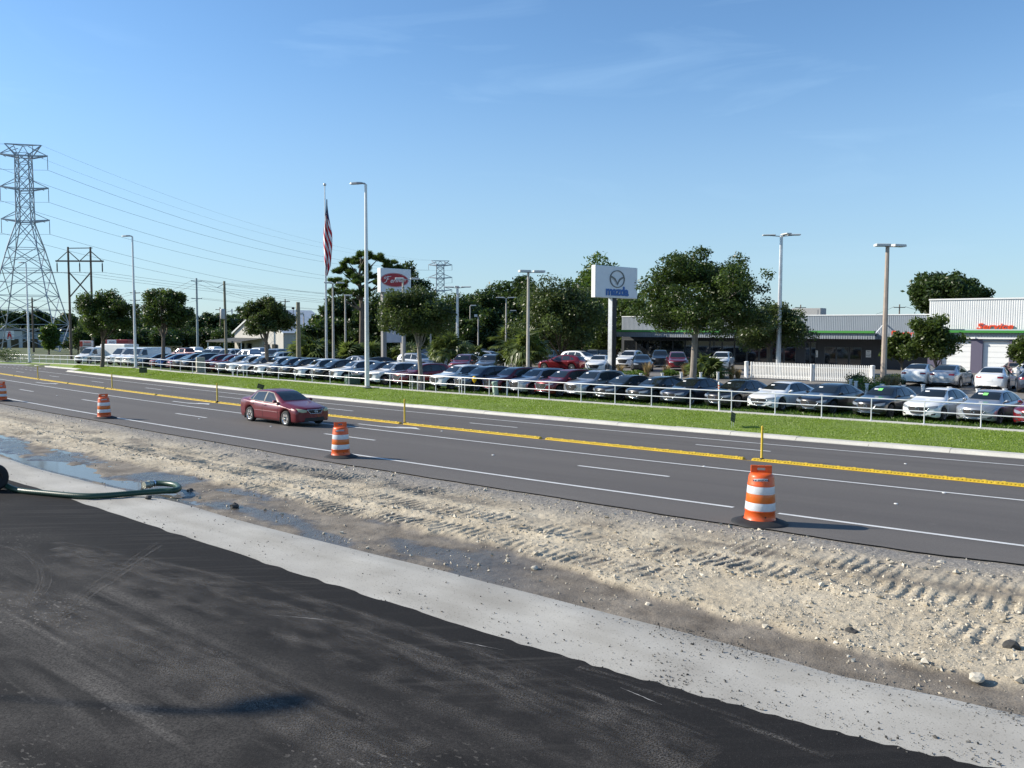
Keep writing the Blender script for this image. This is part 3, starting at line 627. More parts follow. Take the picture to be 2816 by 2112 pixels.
rock(2590, 1556, .09, M_rl, 'white limestone rock at the gravel edge near the right side', .03)
rock(2685, 1868, .08, M_rl, 'pale rock at the edge of the mud in the lower right', -.03)
rock(1470, 1565, .06, M_rl, 'small reddish pale stone lying on the mud in the middle', -.05)
rock(408, 1371, .075, M_rk, 'small grey block lying on the concrete just below the hose', .01)
# scraped marks on the fresh asphalt
for (a, c) in (((738, 1690), (917, 1706)), ((1706, 1890), (1820, 1938)), ((1260, 1763), (1388, 1788)), ((400, 1437), (520, 1432))):
    p, q = gp(*a, .016), gp(*c, .016); nrm = Vector((-(q-p).y, (q-p).x, 0)).normalized()*.008
    n_ = 14; P1 = []; P2 = []
    for i in range(n_+1):
        s_ = i/n_; w_ = rnd.uniform(.2, 1.2)*math.sin(math.pi*min(max(s_, .06), .94)); c0 = p.lerp(q, s_)+nrm*rnd.uniform(-.6, .6); P1.append(c0-nrm*w_); P2.append(c0+nrm*w_)
    obj('scrape_mark', MB().grid([P1, P2], False), mat('scrape', (.3, .29, .28), .9), fg)
def sweepmat():
    m = bpy.data.materials.new('tyre_dust'); m.use_nodes = True; n = m.node_tree.nodes; l = m.node_tree.links; b = n['Principled BSDF']; P_set(b, Roughness=.9); b.inputs['Base Color'].default_value = (.21, .192, .172, 1)
    t = n.new('ShaderNodeTexCoord'); uv = t.outputs['UV']; z = n.new('ShaderNodeTexNoise'); z.inputs['Scale'].default_value = 1; z.inputs['Detail'].default_value = 8; mp = n.new('ShaderNodeMapping'); mp.inputs['Scale'].default_value = (1.6, 2.6, 1)
    l.new(uv, mp.inputs[0]); l.new(mp.outputs[0], z.inputs['Vector'])
    z2 = n.new('ShaderNodeTexNoise'); z2.inputs['Scale'].default_value = 55; z2.inputs['Detail'].default_value = 4; l.new(t.outputs['Object'], z2.inputs['Vector'])
    sp = n.new('ShaderNodeSeparateXYZ'); l.new(uv, sp.inputs[0])
    def mr(f, a, c, lo, hi):
        q = n.new('ShaderNodeMapRange'); q.inputs[1].default_value = a; q.inputs[2].default_value = c; q.inputs[3].default_value = lo; q.inputs[4].default_value = hi; l.new(f, q.inputs[0]); return q.outputs[0]
    def mt(op, a, c):
        q = n.new('ShaderNodeMath'); q.operation = op
        for i, k in enumerate((a, c)):
            if isinstance(k, float): q.inputs[i].default_value = k
            else: l.new(k, q.inputs[i])
        return q.outputs[0]
    edge = mr(mt('ABSOLUTE', mt('SUBTRACT', sp.outputs[1], .5), 0.), .05, .5, 1, 0)
    al = mt('MULTIPLY', mt('MULTIPLY', mr(z.outputs[0], .44, .72, 0, .62), mr(z2.outputs[0], .42, .60, .05, 1)), edge)
    l.new(al, b.inputs['Alpha']); return m
M_sweep = sweepmat()
def sweep(pts, wd):
    P_ = [gp(a*1.273, c*1.273, 0) for a, c in pts]; Q_ = []
    for i in range(len(P_)-1):
        p0, p1, p2, p3 = P_[max(i-1, 0)], P_[i], P_[i+1], P_[min(i+2, len(P_)-1)]
        for k in range(10):
            u = k/10; Q_.append(.5*((2*p1)+(p2-p0)*u+(2*p0-5*p1+4*p2-p3)*u*u+(3*p1-p0-3*p2+p3)*u**3))
    L1, L2, us = [], [], [0.]
    for i, c in enumerate(Q_):
        d_ = (Q_[min(i+1, len(Q_)-1)]-Q_[max(i-1, 0)]).normalized(); nn = Vector((-d_.y, d_.x, 0))*wd/2; L1.append((c.x-nn.x, c.y-nn.y, sweep.z)); L2.append((c.x+nn.x, c.y+nn.y, sweep.z))
        if i: us.append(us[-1]+(Q_[i]-Q_[i-1]).length)
    sweep.z += .0006
    me_ = MB().grid([L1, L2], True).mesh('tyre_mark'); n_ = len(Q_); uvl = me_.uv_layers.new(name='UVMap')
    for lp in me_.loops: uvl.data[lp.index].uv = (us[lp.vertex_index % n_]+sweep.z*9000, lp.vertex_index//n_)
    obj('tyre_mark', me_, M_sweep, fg)
sweep.z = .0150
for dy, wd in ((0, .9), (8, .3), (30, .5), (-30, .35), (85, .9)): sweep([(120, 1185+dy*.4), (350, 1238+dy*.6), (600, 1300+dy*.8), (900, 1398+dy), (1200, 1505+dy*1.2), (1560, 1655+dy*1.5)], wd)
for dy, wd in ((0, 1.1), (10, .35), (40, .6), (-36, .4)): sweep([(-60, 1268+dy*.5), (150, 1330+dy*.6), (400, 1430+dy), (650, 1535+dy), (930, 1668+dy)], wd)
for dx, wd in ((0, .10), (-9, .06), (-16, .05), (12, .05)): sweep([(20+dx, 1182), (70+dx, 1205), (98+dx, 1240), (92+dx, 1275), (60+dx, 1312)], wd)
for dx in (0, -12, 10): sweep([(350, 1180+dx), (280, 1225+dx), (190, 1285+dx), (120, 1350+dx)], .12)
sweep([(1250, 1445), (1420, 1500), (1620, 1575), (1800, 1650)], .25)
# ---- turf blades on the verge (uncountable)
def grass_blades(name, n, trange, dfun0, dfun1, h, wd, seed, zoff=.02, m=None, label=None, power=1.6):
    r = np.random.default_rng(seed)
    t = trange[0]+(trange[1]-trange[0])*r.uniform(0, 1, n)**power; v = r.uniform(0, 1, n); d = dfun0(t)+(dfun1(t)-dfun0(t))*v
    x, y = xy(t, d); z = ground(x, y)+zoff
    a = r.uniform(0, 6.28, n); hh = h*r.uniform(.5, 1.35, n)*(.6+.8*fbm(x*.9, y*.9, 2, 8)); ww = wd*r.uniform(.6, 1.3, n)*(1+np.hypot(x, y)/60)
    lean = r.normal(0, .45, (n, 2))*hh[:, None]
    c = np.stack([x, y, z], 1); s = np.stack([np.cos(a)*ww, np.sin(a)*ww, 0*a], 1)
    V = np.stack([c-s, c+s, c+np.concatenate([lean, hh[:, None]], 1)], 1).reshape(-1, 3)
    stuff(name, fast_mesh(name, V, np.arange(3*n).reshape(-1, 3), False, r.uniform(0, 1, n)), m, label, 'grass')
M_blade = leafmat('grass_blade', (.19, .275, .042), .25)
grass_blades('verge_grass', 170000, (-20, 100), lambda t: curb_d(t)-.03, lambda t: fence_d(t)-.36, .045, .010, 3, .03, M_blade, 'bright green mown turf between the kerb and the railing')
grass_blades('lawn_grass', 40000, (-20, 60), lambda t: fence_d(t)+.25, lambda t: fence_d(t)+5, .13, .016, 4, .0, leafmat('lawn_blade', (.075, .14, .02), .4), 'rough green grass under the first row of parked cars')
# ================================================================== ROAD FURNITURE
# ---- orange drums
M_or = mat('drum_orange', (.72, .105, .012), .42, var=.08, vscale=4, coat=.2, var2=.1)
M_or2 = mat('drum_reflective_orange', (.62, .13, .01), .3, var=.05, coat=.4)
M_wh = mat('drum_reflective_white', (.66, .68, .70), .35, var=.08, vscale=9, coat=.3, var2=.12)
def drum_meshes():
    r = {}
    rr = lambda z: .292-.075*z
    def seg(z0, z1, lip=.006, n=20):
        return MB().lathe([(rr(z0)-.0, z0), (rr(z0)+lip, z0+.008), (rr(z0)+lip, z0+.02), (rr(z0)-.004, z0+.03), (rr(z1)-.004, z1-.03), (rr(z1)+lip, z1-.02), (rr(z1)+lip, z1-.008), (rr(z1), z1)], n, smooth=True)
    b = seg(.06, .26); r['base_section'] = b.mesh()
    def band(z0, z1): return MB().lathe([(rr(z0)+.001, z0), (rr(z0)+.003, z0+.006), (rr(z1)+.003, z1-.006), (rr(z1)+.001, z1)], 28).mesh()
    r['white0'] = band(.26, .40); r['white1'] = band(.56, .70); r['orange'] = band(.40, .56)
    top = MB().lathe([(rr(.70)+.002, .70), (rr(.72)+.006, .72), (rr(.73), .735), (rr(.86)-.002, .86), (rr(.9)-.012, .90), (rr(.93)-.05, .925), (.1, .93), (0, .93)], 28)
    r['top'] = top.mesh()
    h = MB()                                   # upright handle plate with a hole
    x0, x1, z0, z1, th = -.19, .19, .90, 1.06, .03
    for (a, c, e, g) in ((x0, -.07, z0, z1-.02), (.07, x1, z0, z1-.02), (-.07, .07, z0, z0+.07), (-.07, .07, z1-.045, z1)):
        h.bbox(((a+c)/2, .03, (e+g)/2), (c-a, th, g-e), .008)
    h.bbox((-.13, .03, z1-.012), (.12, th*.96, .028), .008).bbox((.13, .03, z1-.012), (.12, th*.96, .028), .008)
    r['handle'] = h.mesh()
    r['lip'] = MB().lathe([(rr(.86)-.02, .86), (rr(.9)+.006, .885), (rr(.9)-.03, .905)], 20).mesh()
    r['tyre_ring'] = MB().lathe([(.27, .06), (.30, .085), (.35, .075), (.44, .04), (.505, .018), (.515, .0)], 32).mesh()
    r['hole'] = MB().lathe([(.014, 0), (.0, .001)], 10).mesh()
    lb = MB(); n = 8; rows = []
    for z in (.80, .845):
        rows.append([((rr(z)+.004)*math.sin(a), -(rr(z)+.004)*math.cos(a), z+.012*math.cos(a*3)) for a in np.linspace(-.75, .35, n)])
    r['sticker'] = lb.grid(rows).mesh()
    return r
DM = drum_meshes()
def drum(px, py, label, lean=0, face=0.0):
    t, d, p = gp_road(px, py); o = thing('traffic_drum', label, 'traffic drum', (p.x, p.y, p.z+.006), face, 'orange drums along the edge of the road')
    o.rotation_euler = (lean*.5, lean, face)
    obj('rubber_base', DM['tyre_ring'], M_black, o); body = obj('lower_body', DM['base_section'], M_or, o)
    obj('white_band', DM['white0'], M_wh, o); obj('orange_band', DM['orange'], M_or2, o); obj('white_band', DM['white1'], M_wh, o)
    obj('upper_body', DM['top'], M_or, o); h = obj('handle', DM['handle'], M_or, o)
    s = obj('maker_sticker', DM['sticker'], M_wh, o)
    tm = text_mesh("BOB'S BARRICADES", .038, .001, .001)
    for q in tm.vertices:
        a = -.2+q.co.x/.25; z = .805+q.co.y+.012*math.cos(a*3); rr = .292-.075*z+.0065
        q.co = (rr*math.sin(a), -rr*math.cos(a), z)
    obj('lettering', tm, mat('navy_print', (.02, .025, .08), .6), s)
    obj('drain_hole', DM['hole'], M_dark, body, (.05, -.288, .16), (math.pi/2, 0, 0))
    return o
_d1 = drum(2089, 1438, 'largest orange and white striped drum, nearest the camera with a torn sticker', .012, -.12); _d1.scale = (1.08, 1.08, 1.08)
drum(937, 1257, 'orange and white striped drum standing in front of the red sedan', 0, .35)
drum(287, 1150, 'small orange striped drum left of the red sedan at the road edge', -.01, .7)
drum(4, 1103, 'orange striped drum cut off by the left edge of the picture', .01, .5)
# ---- yellow lane separators, runs of bolted modules
def sep_mesh():
    b = MB(); L_ = 1.0
    prof = [(-.15, 0), (-.145, .02), (-.09, .07), (-.055, .085), (.055, .085), (.09, .07), (.145, .02), (.15, 0)]
    rows = [[(x, y, z) for y, z in prof] for x in (-.49, -.47, 0, .47, .49)]
    for i in (0, 4): rows[i] = [(rows[i][0][0], y*.93, z*.8) for y, z in prof]
    b.grid(rows, False)
    for i in (0, 4): b.add(rows[i], [tuple(range(8)) if i == 0 else tuple(range(7, -1, -1))])
    for k in range(9):
        x = -.40+k*.1
        for s in (-1, 1): b.box((x, s*.108, .058), (.045, .05, .035))
    for x in (-.25, .25): b.box((x, 0, .095), (.12, .10, .022), taper=.7)
    m = b.mesh(); m.materials.append(M_yellow); return m
SM = sep_mesh()
gaps = [gp_road(px, float(np.interp(px, [0, 500, 1000, 1900, 2816], [1029, 1095.6, 1154, 1248.5, 1339.7])))[0] for px in (36, 111, 195, 299, 436, 605, 820, 1112, 1502, 2058)]
gaps = [gaps[0]+26, gaps[0]+14] + gaps + [gaps[-1]-12.5, gaps[-1]-25]
run_lbl = ['far end of the yellow divider at the left edge', 'yellow divider run beyond the first thin post', 'yellow divider run at the far left of the road', 'yellow divider run behind the leftmost drum', 'yellow divider run with the second thin post', 'yellow divider run just left of the red sedan', 'yellow divider run behind the red sedan', 'yellow divider run just right of the red sedan', 'yellow divider run left of the middle of the road', 'yellow divider run in the middle of the picture', 'yellow divider run behind the largest drum and ending at the tall post', 'yellow divider run in the right corner of the road with a post at its end', 'yellow divider run beyond the right edge of the picture']
for i in range(len(gaps)-1):
    ta, tb = gaps[i]-.16, gaps[i+1]+.16
    tm_ = (ta+tb)/2; x, y = xy(tm_, 8.9)
    root = thing('lane_separator', run_lbl[i % len(run_lbl)], 'lane separator', (float(x), float(y), float(roadz(tm_, 8.9))), 0, 'yellow rubber lane separators down the middle of the road')
    n = max(1, round((ta-tb)/1.01)); st = (ta-tb)/n
    for k in range(n):
        t = ta-st*(k+.5); x, y = xy(t, 8.9); th = float(np.interp(t, TS, TH))
        o = obj('separator_module', SM, M_yellow, root); o.rotation_euler = (-.038, 0, th+math.pi/2); o.scale = (st/1.0, .82, .8)
        o.location = Vector((float(x), float(y), float(roadz(t, 8.9))+.004))-root.location
    # painted base line under the run
    mark('yellow_line', mat('yellow_paint', (.62, .36, .02), .7, var=.12, vscale=2), np.linspace(tb-.4, ta+.4, 14), 8.68, 8.745)
for px, py, lb in ((122, 1043, 'thin yellow post farthest to the left on the divider'), (315, 1071, 'thin yellow post between the two left drums on the divider'), (623, 1107, 'thin yellow post just left of the red sedan'), (1141, 1165, 'thin yellow post right of the red sedan'), (2113, 1264, 'tall yellow post behind the largest drum')):
    t, d, p = gp_road(px, py); x, y = xy(t, 8.9)
    o = thing('delineator_post', lb, 'post', (float(x), float(y), float(roadz(t, 8.9))+.07), 0, 'yellow delineator posts')
    obj('tube', MB().lathe([(.05, 0), (.05, .03), (.04, .05), (.038, 1.02), (.034, 1.06), (.02, 1.075), (0, 1.078)], 14), M_yellow, o)
    obj('foot', MB().lathe([(.075, -.02), (.07, .02), (.05, .035)], 14), M_black, o)
    obj('reflective_collar', MB().lathe([(.0395, .84), (.0405, .845), (.0405, .93), (.0395, .935)], 14), mat('worn_collar', (.6, .45, .05), .4), o)
# ---- railing
root = thing('pipe_railing', 'long two-rail metal pipe railing along the concrete footing by the parked cars', 'railing')
tf = np.arange(-32, 122.5, .6)
for h_, r_ in ((1.03, .028), (.56, .025)):
    x, y = xy(tf, fence_d(tf)-.12); obj('rail', MB().tube(list(zip(x, y, fz(tf)+.07+h_)), r_, 8), M_rail, root)
pm = MB().cyl((0, 0, 0), (0, 0, 1.03), .026, n=8).box((0, 0, .008), (.13, .13, .016)).mesh('post')
for t in list(np.arange(-13.5-2.44*7, 122, 2.44)):
    x, y = xy(t, fence_d(t)-.12); obj('post', pm, M_rail, root, (float(x), float(y), float(fz(np.array([t]))[0])+.07))
for px in (1104, 1128, 1148, 1166, 1262, 1278, 640, 652, 668):
    t, x, y = col_at_t(px, lambda q: fence_d(q)-.12); obj('post', pm, M_rail, root, (x, y, float(fz(np.array([t]))[0])+.07))
# ---- street lamps (white tapered pole, one flat head)
def street_lamp(x, y, z, h, label, ang, r=.14):
    o = thing('street_lamp', label, 'street lamp', (x, y, z), ang, 'white street lamps along the road')
    obj('pole', MB().cyl((0, 0, 0), (0, 0, h), r, r*.55, 14), M_white, o)
    obj('base_plate', MB().box((0, 0, .03), (.5, .5, .06)).cyl((0, 0, .05), (0, 0, .16), .2, .17, 14), M_conc_pole, o)
    a = obj('arm', MB().tube([(0, 0, h-.25), (0, 0, h-.05), (.08, 0, h+.05), (.3, 0, h+.09)], [.075, .075, .065, .055], 10), M_lamp, o)
    hd = MB(); rows = []
    for s_, wd, t0, t1 in ((.2, .08, .06, .12), (.32, .17, .04, .15), (.6, .2, .03, .155), (1.0, .19, .02, .12), (1.1, .12, .02, .09)):
        rows.append([(s_, -wd, h+t0), (s_, -wd*.8, h+t1), (s_, 0, h+t1+.015), (s_, wd*.8, h+t1), (s_, wd, h+t0), (s_, 0, h+t0-.01), (s_, -wd, h+t0)])
    hd.grid(rows, False); hd.add(rows[0][:6], [tuple(range(6))]); hd.add(rows[-1][:6], [tuple(range(5, -1, -1))])
    obj('lamp_head', hd, M_lamp, a)
    return o
for px, py, ty, lb in ((1010, 1068, 505, 'tallest white street lamp pole, standing at the railing right of the flag'), (393, 1012.5, 652, 'white street lamp pole at the railing in front of the white vans'), (98, 998, 724, 'white street lamp pole farthest left, in front of the lattice tower')):
    p = gp_lot(px, py); top = at(px, ty, p.y).z; t, d = td(p.x, p.y); x, y = xy(t[0]-.3, min(d[0], float(fence_d(t[0]))-.25)) if px != 1010 else (p.x, p.y)
    street_lamp(float(x), float(y), p.z+.05, top-p.z-.1, lb, math.pi-.12, .17 if px == 1010 else .15)
s = gp(694, 1935, .012); hh = 11.0; k = hh/math.tan(SUN_EL)/SHAD.length      # lamp left of the picture, its shadow falls on the asphalt
lx, ly = s.x-SHAD.x*k, s.y-SHAD.y*k
street_lamp(lx-.55, ly-.2, 0, hh, 'white street lamp on the near side whose shadow crosses the asphalt', .3, .045)
# ---- flag
p = gp_g(893, 1003); FY = 84.
top = at(893, 511, FY); bz = gz(top.x, FY); o = thing('flagpole', 'tall grey flagpole with a ball on top beside the palmettos', 'flagpole', (top.x, FY, bz))
hp = top.z-bz
obj('pole', MB().cyl((0, 0, 0), (0, 0, hp), .14, .05, 12), M_galv, o); obj('ball', MB().lathe([(0, hp-.05), (.1, hp), (.15, hp+.08), (.15, hp+.16), (.09, hp+.24), (0, hp+.27)], 12), mat('pale_ball', (.6, .6, .58), .3, .3), o)
obj('collar', MB().cyl((0, 0, 0), (0, 0, .3), .3, .2, 12), M_conc_pole, o)
f0 = at(893, 548, FY).z-bz; f1 = at(893, 749, FY).z-bz
fb = MB(); rows = []; UVs = []
NV, NU = 40, 26
for j in range(NV+1):
    s_ = j/NV; z = f0+(f1-f0)*s_; wd = .05+.72*min(1, s_*2.6)*(1 if s_ < .85 else max(.25, (1-s_)/.15*.75+.25))
    r_ = []
    for i in range(NU+1):
        a = i/NU; x = -.12+(a-.35)*wd+.06*math.sin(9*s_+a*3); y = .16*math.sin(a*13+s_*3)*min(1, s_*4)
        r_.append((x+.28-.1*s_, y, z-.5*a*(s_ > .02)*min(1, s_*3)*.8)); UVs.append((a, s_))
    rows.append(r_)
fb.grid(rows); fm = fb.mesh('flag'); fm.materials.append(None)
at_ = fm.attributes.new('fu', 'FLOAT_VECTOR', 'POINT'); at_.data.foreach_set('vector', np.array([(a, b, 0) for a, b in UVs], np.float32).ravel())
def flagmat():
    m = bpy.data.materials.new('flag_cloth'); m.use_nodes = True; n = m.node_tree.nodes; l = m.node_tree.links; b = n['Principled BSDF']; P_set(b, Roughness=.8)
    a = n.new('ShaderNodeAttribute'); a.attribute_name = 'fu'; sp = n.new('ShaderNodeSeparateXYZ'); l.new(a.outputs['Vector'], sp.inputs[0])
    def mth(op, x, y):
        q = n.new('ShaderNodeMath'); q.operation = op
        for i, k in enumerate((x, y)):
            if isinstance(k, (int, float)): q.inputs[i].default_value = k
            else: l.new(k, q.inputs[i])
        return q.outputs[0]
    ph = mth('ADD', mth('MULTIPLY', sp.outputs[1], 5.5), mth('MULTIPLY', sp.outputs[0], -2.2)); fr = mth('FRACT', ph, 0); st = mth('GREATER_THAN', fr, .5)
    mixc = n.new('ShaderNodeMixRGB'); mixc.inputs[1].default_value = (.5, .012, .022, 1); mixc.inputs[2].default_value = (.8, .8, .8, 1); l.new(st, mixc.inputs[0])
    can = mth('LESS_THAN', mth('ADD', sp.outputs[1], mth('MULTIPLY', sp.outputs[0], -.06)), .19); vor = n.new('ShaderNodeTexVoronoi'); vor.inputs['Scale'].default_value = 16; l.new(a.outputs['Vector'], vor.inputs['Vector'])
    star = mth('LESS_THAN', vor.outputs['Distance'], .2); cc = n.new('ShaderNodeMixRGB'); cc.inputs[1].default_value = (.012, .02, .10, 1); cc.inputs[2].default_value = (.6, .6, .65, 1); l.new(star, cc.inputs[0])
    m3 = n.new('ShaderNodeMixRGB'); l.new(can, m3.inputs[0]); l.new(mixc.outputs[0], m3.inputs[1]); l.new(cc.outputs[0], m3.inputs[2]); l.new(m3.outputs[0], b.inputs['Base Color'])
    return m
fm.materials[0] = flagmat()
fo = obj('flag', fm, None, None, (top.x, FY, bz)); tag(fo, 'limp flag of red and white stripes with blue starred corner hanging on its pole', 'flag')
# ---- lot lamps : square shoebox heads
def lot_lamp(px, ty, Y, label, m=M_conc_pole, r=.11, heads=((-.55, 0), (.55, 0)), hs=(.75, .42, .14), tilt=0, ang=0.0):
    p = at(px, ty, Y); z0 = gz(p.x, Y); h = p.z-z0
    o = thing('lot_lamp', label, 'lot lamp', (p.x, Y, z0), ang, 'lamp poles in the car lot')
    obj('pole', MB().cyl((0, 0, 0), (0, 0, h-.08), r*1.25, r*.75, 8, smooth=False), m, o)
    a = MB()
    for hx, hy in heads: a.bar((0, 0, h-.12), (hx, hy, h-.04), .06)
    obj('arm', a, M_lamp, o)
    for hx, hy in heads:
        q = obj('lamp_head', MB().bbox((0, 0, 0), hs, .03), mat('shoebox_head', (.6, .6, .57), .5), o, (hx, hy, h), (tilt, 0, math.atan2(hy, hx)))
        obj('lens', MB().box((0, 0, -hs[2]/2-.008), (hs[0]*.8, hs[1]*.75, .012)), M_glass2, q)
    return o
lot_lamp(915, 777, 82, 'beige lamp pole just right of the flagpole', heads=((-.45, 0), (.7, .2)))
lot_lamp(949, 812, 98, 'beige lamp pole between the flagpole and the tallest street lamp', heads=((.35, 0),), hs=(.9, .4, .14))
lot_lamp(1108, 766, 76, 'beige lamp pole in front of the oval red sign', heads=((-.3, 0), (1.0, .2)), hs=(.75, .4, .16))
lot_lamp(1184, 850, 105, 'slim lamp pole behind the oak by the railing', heads=((.4, 0),), r=.1)
lot_lamp(1258, 789, 88, 'white concrete lamp pole with a four way head left of the palms', M_galv, .16, ((-.9, .1), (.9, -.1), (0, .8), (0, -.8)), (1.0, .4, .1))
lot_lamp(1293, 840, 118, 'slim grey lamp pole with one head in front of the dark trees', heads=((.45, 0),), hs=(.8, .35, .12), r=.1)
lot_lamp(1315, 868, 108, 'leaning beige lamp pole with a small square head above the fence', heads=((-.3, 0),), hs=(.4, .4, .3), r=.09)
lot_lamp(1392, 818, 108, 'slim lamp pole with a wide double head in front of the dark oaks', heads=((-.75, 0), (.75, 0)), hs=(1.1, .35, .1))
lot_lamp(1402, 854, 125, 'shortest slim lamp pole just right of the wide double head', heads=((.5, 0),), hs=(.9, .35, .12), r=.1)
lot_lamp(1453, 746, 68, 'tall beige lamp pole in front of the big fan palm', heads=((-.3, -.1), (.85, .2)), hs=(.95, .5, .18), r=.12)
lot_lamp(2149, 646, 68, 'tall pale lamp pole with a flat wide head behind the picket gate', M_galv, .17, ((-.95, .15), (.95, -.15), (.15, -.7)), (1.0, .45, .09))
lot_lamp(2441, 674, 56.5, 'brownish lamp pole with a white shoebox head beside the parts wing', mat('brown_pole', (.36, .30, .25), .8, var=.12), .17, ((-.35, 0), (.85, .3)), (.98, .5, .16))
lot_lamp(835, 862, 118, 'short lamp pole beside the stub pole left of the flag', heads=((-.3, 0),), hs=(.5, .4, .3), r=.1)
# ---- big signs
def ngon_ring(rx, rz, wx, wz, n=36, th=.03):
    b = MB()
    for i in range(n):
        a0, a1 = 2*math.pi*i/n, 2*math.pi*(i+1)/n
        q = [(rx*math.cos(a0), -th, rz*math.sin(a0)), (rx*math.cos(a1), -th, rz*math.sin(a1)), ((rx-wx)*math.cos(a1), -th, (rz-wz)*math.sin(a1)), ((rx-wx)*math.cos(a0), -th, (rz-wz)*math.sin(a0))]
        b.add(q, [(0, 1, 2, 3)]); b.add([(x, 0, z) for x, y, z in q[:2]]+[q[1], q[0]], [(0, 1, 2, 3)]); b.add([(x, 0, z) for x, y, z in q[2:]]+[q[3], q[2]], [(0, 1, 2, 3)])
    return b
def disc(rx, rz, y, n=40): return MB().add([(rx*math.cos(2*math.pi*i/n), y, rz*math.sin(2*math.pi*i/n)) for i in range(n)], [tuple(range(n))]) or None
M_sign = mat('sign_face', (.72, .74, .76), .5, var=.04, vscale=1.5)
M_signside = mat('sign_edge', (.78, .78, .74), .5)
def sign_cabinet(name, label, xs, x1, y0, y1, Y, depth, ang=R(42)):
    """front face from pixel column xs (near corner, depth Y) to x1; y0..y1 its rows at the near corner"""
    P0 = at(xs, y1, Y); ca, sa = math.cos(ang), math.sin(ang); r1 = (x1-1408)/F
    wid = (r1*Y-P0.x)/(ca-r1*sa); hgt = (y1-y0)/F*Y
    cx_, cy_ = P0.x+ca*wid/2, Y+sa*wid/2; g_ = gz(cx_, cy_)
    o = thing(name, label, 'sign', (cx_, cy_, g_), ang); zb = P0.z-g_
    obj('cabinet', MB().bbox((0, depth/2, zb+hgt/2), (wid, depth, hgt), .03), M_signside, o)
    obj('face', MB().box((0, -.012, zb+hgt/2), (wid-.1, .02, hgt-.1)), M_sign, o)
    return o, wid, hgt, zb
# sign with the wing emblem
o, wd, hg, zb = sign_cabinet('dealer_sign', 'white pylon sign with a winged oval emblem and blue lettering above the lot', 1637, 1750, 729, 817, 70, .48)
cx = .0*wd; cz = zb+hg*.60
em = obj('emblem_ring', ngon_ring(.95, .74, .10, .075, 40, .05), mat('emblem_grey', (.10, .105, .115), .3, .5), o, (cx, -.025, cz))
b = MB()
wing = [(-.60, .27), (-.52, .24), (-.34, .14), (-.18, .02), (0, -.36), (.18, .02), (.34, .14), (.52, .24), (.60, .27), (.56, .12), (.36, .0), (.24, -.10), (.12, -.28), (0, -.58), (-.12, -.28), (-.24, -.10), (-.36, .0), (-.56, .12)]
wing = [(x*1.44, z*.98) for x, z in wing]
nw = 9
for i in range(nw-1):
    u0, u1 = wing[i], wing[i+1]; l0, l1 = wing[17-i] if i else wing[17], wing[17-i-1]
    b.add([(u0[0], -.05, u0[1]), (u1[0], -.05, u1[1]), (l1[0], -.05, l1[1]), (l0[0], -.05, l0[1])], [(3, 2, 1, 0)])
    b.add([(u0[0], 0, u0[1]), (u1[0], 0, u1[1]), (u1[0], -.05, u1[1]), (u0[0], -.05, u0[1])], [(0, 1, 2, 3)])
obj('emblem_wing', b, MAT['emblem_grey'], o, (cx, -.035, cz))
tm = text_mesh('mazda', .86, .02, .034)
xs_ = [q.co.x for q in tm.vertices]; sc = 2.9/(max(xs_)-min(xs_))
for q in tm.vertices: q.co.x *= sc; q.co.y *= 1.2
obj('lettering', tm, mat('sign_blue', (.012, .11, .36), .5), o, (cx, -.05, zb+hg*.085), (math.pi/2, 0, 0))
obj('column', MB().bbox((-.28, .25, zb/2), (.52, .46, zb), .02), M_galv, o)
obj('column_shade_panel', MB().box((-.27, .0, zb/2), (.50, .03, zb-.02)), M_dark, o)  # dark panel colours in the shaded front of the single column
obj('conduit', MB().cyl((.06, .2, 0), (.06, .2, zb), .03), M_galv, o)
# oval red sign
o, wd, hg, zb = sign_cabinet('dealer_sign', 'white box sign with a red oval and script lettering behind the oak', 1047, 1131, 737, 803, 86, .62)
cz = zb+hg*.52; cx = -.05*wd
b = MB(); b.add([(1.62*math.cos(2*math.pi*i/44), 0, .66*math.sin(2*math.pi*i/44)) for i in range(44)], [tuple(range(44))])
obj('red_oval', b, mat('sign_red', (.36, .012, .022), .5), o, (cx, -.04, cz)); obj('oval_rim', ngon_ring(1.70, .72, .035, .035, 44, .012), MAT['sign_red'], o, (cx, -.03, cz))
tm = text_mesh('erman', .62, .008, .004, .38); tm.transform(Matrix.Scale(1.2, 4, (1, 0, 0))); obj('lettering', tm, M_white, o, (cx+.36, -.05, cz-.2), (math.pi/2, R(-6), 0))
sc_ = MB()
for path in ([(-.86, .30), (-.98, .20), (-.98, .06), (-.86, .10), (-.80, .24), (-.62, .34), (-.42, .33), (-.30, .37)], [(-.58, .33), (-.66, .12), (-.78, -.18), (-.90, -.30), (-1.02, -.28)], [(-.76, .04), (-.62, .06), (-.50, .10)]):
    sc_.tube([(x, 0, z) for x, z in path], .034, 6)
q = obj('script_capital', sc_, M_white, o, (cx-.08, -.045, cz)); q.scale = (1.22, 1, 1)
for dx in (-1.35, 1.05):
    obj('column', MB().bbox((dx, .3, zb/2), (.42, .42, zb), .02), mat('grey_column', (.26, .25, .24), .7), o)
obj('message_board', MB().bbox((-.15, .3, 3.6), (1.95, .3, 1.7), .03), mat('board_face', (.50, .50, .55), .6, var=.06), o)
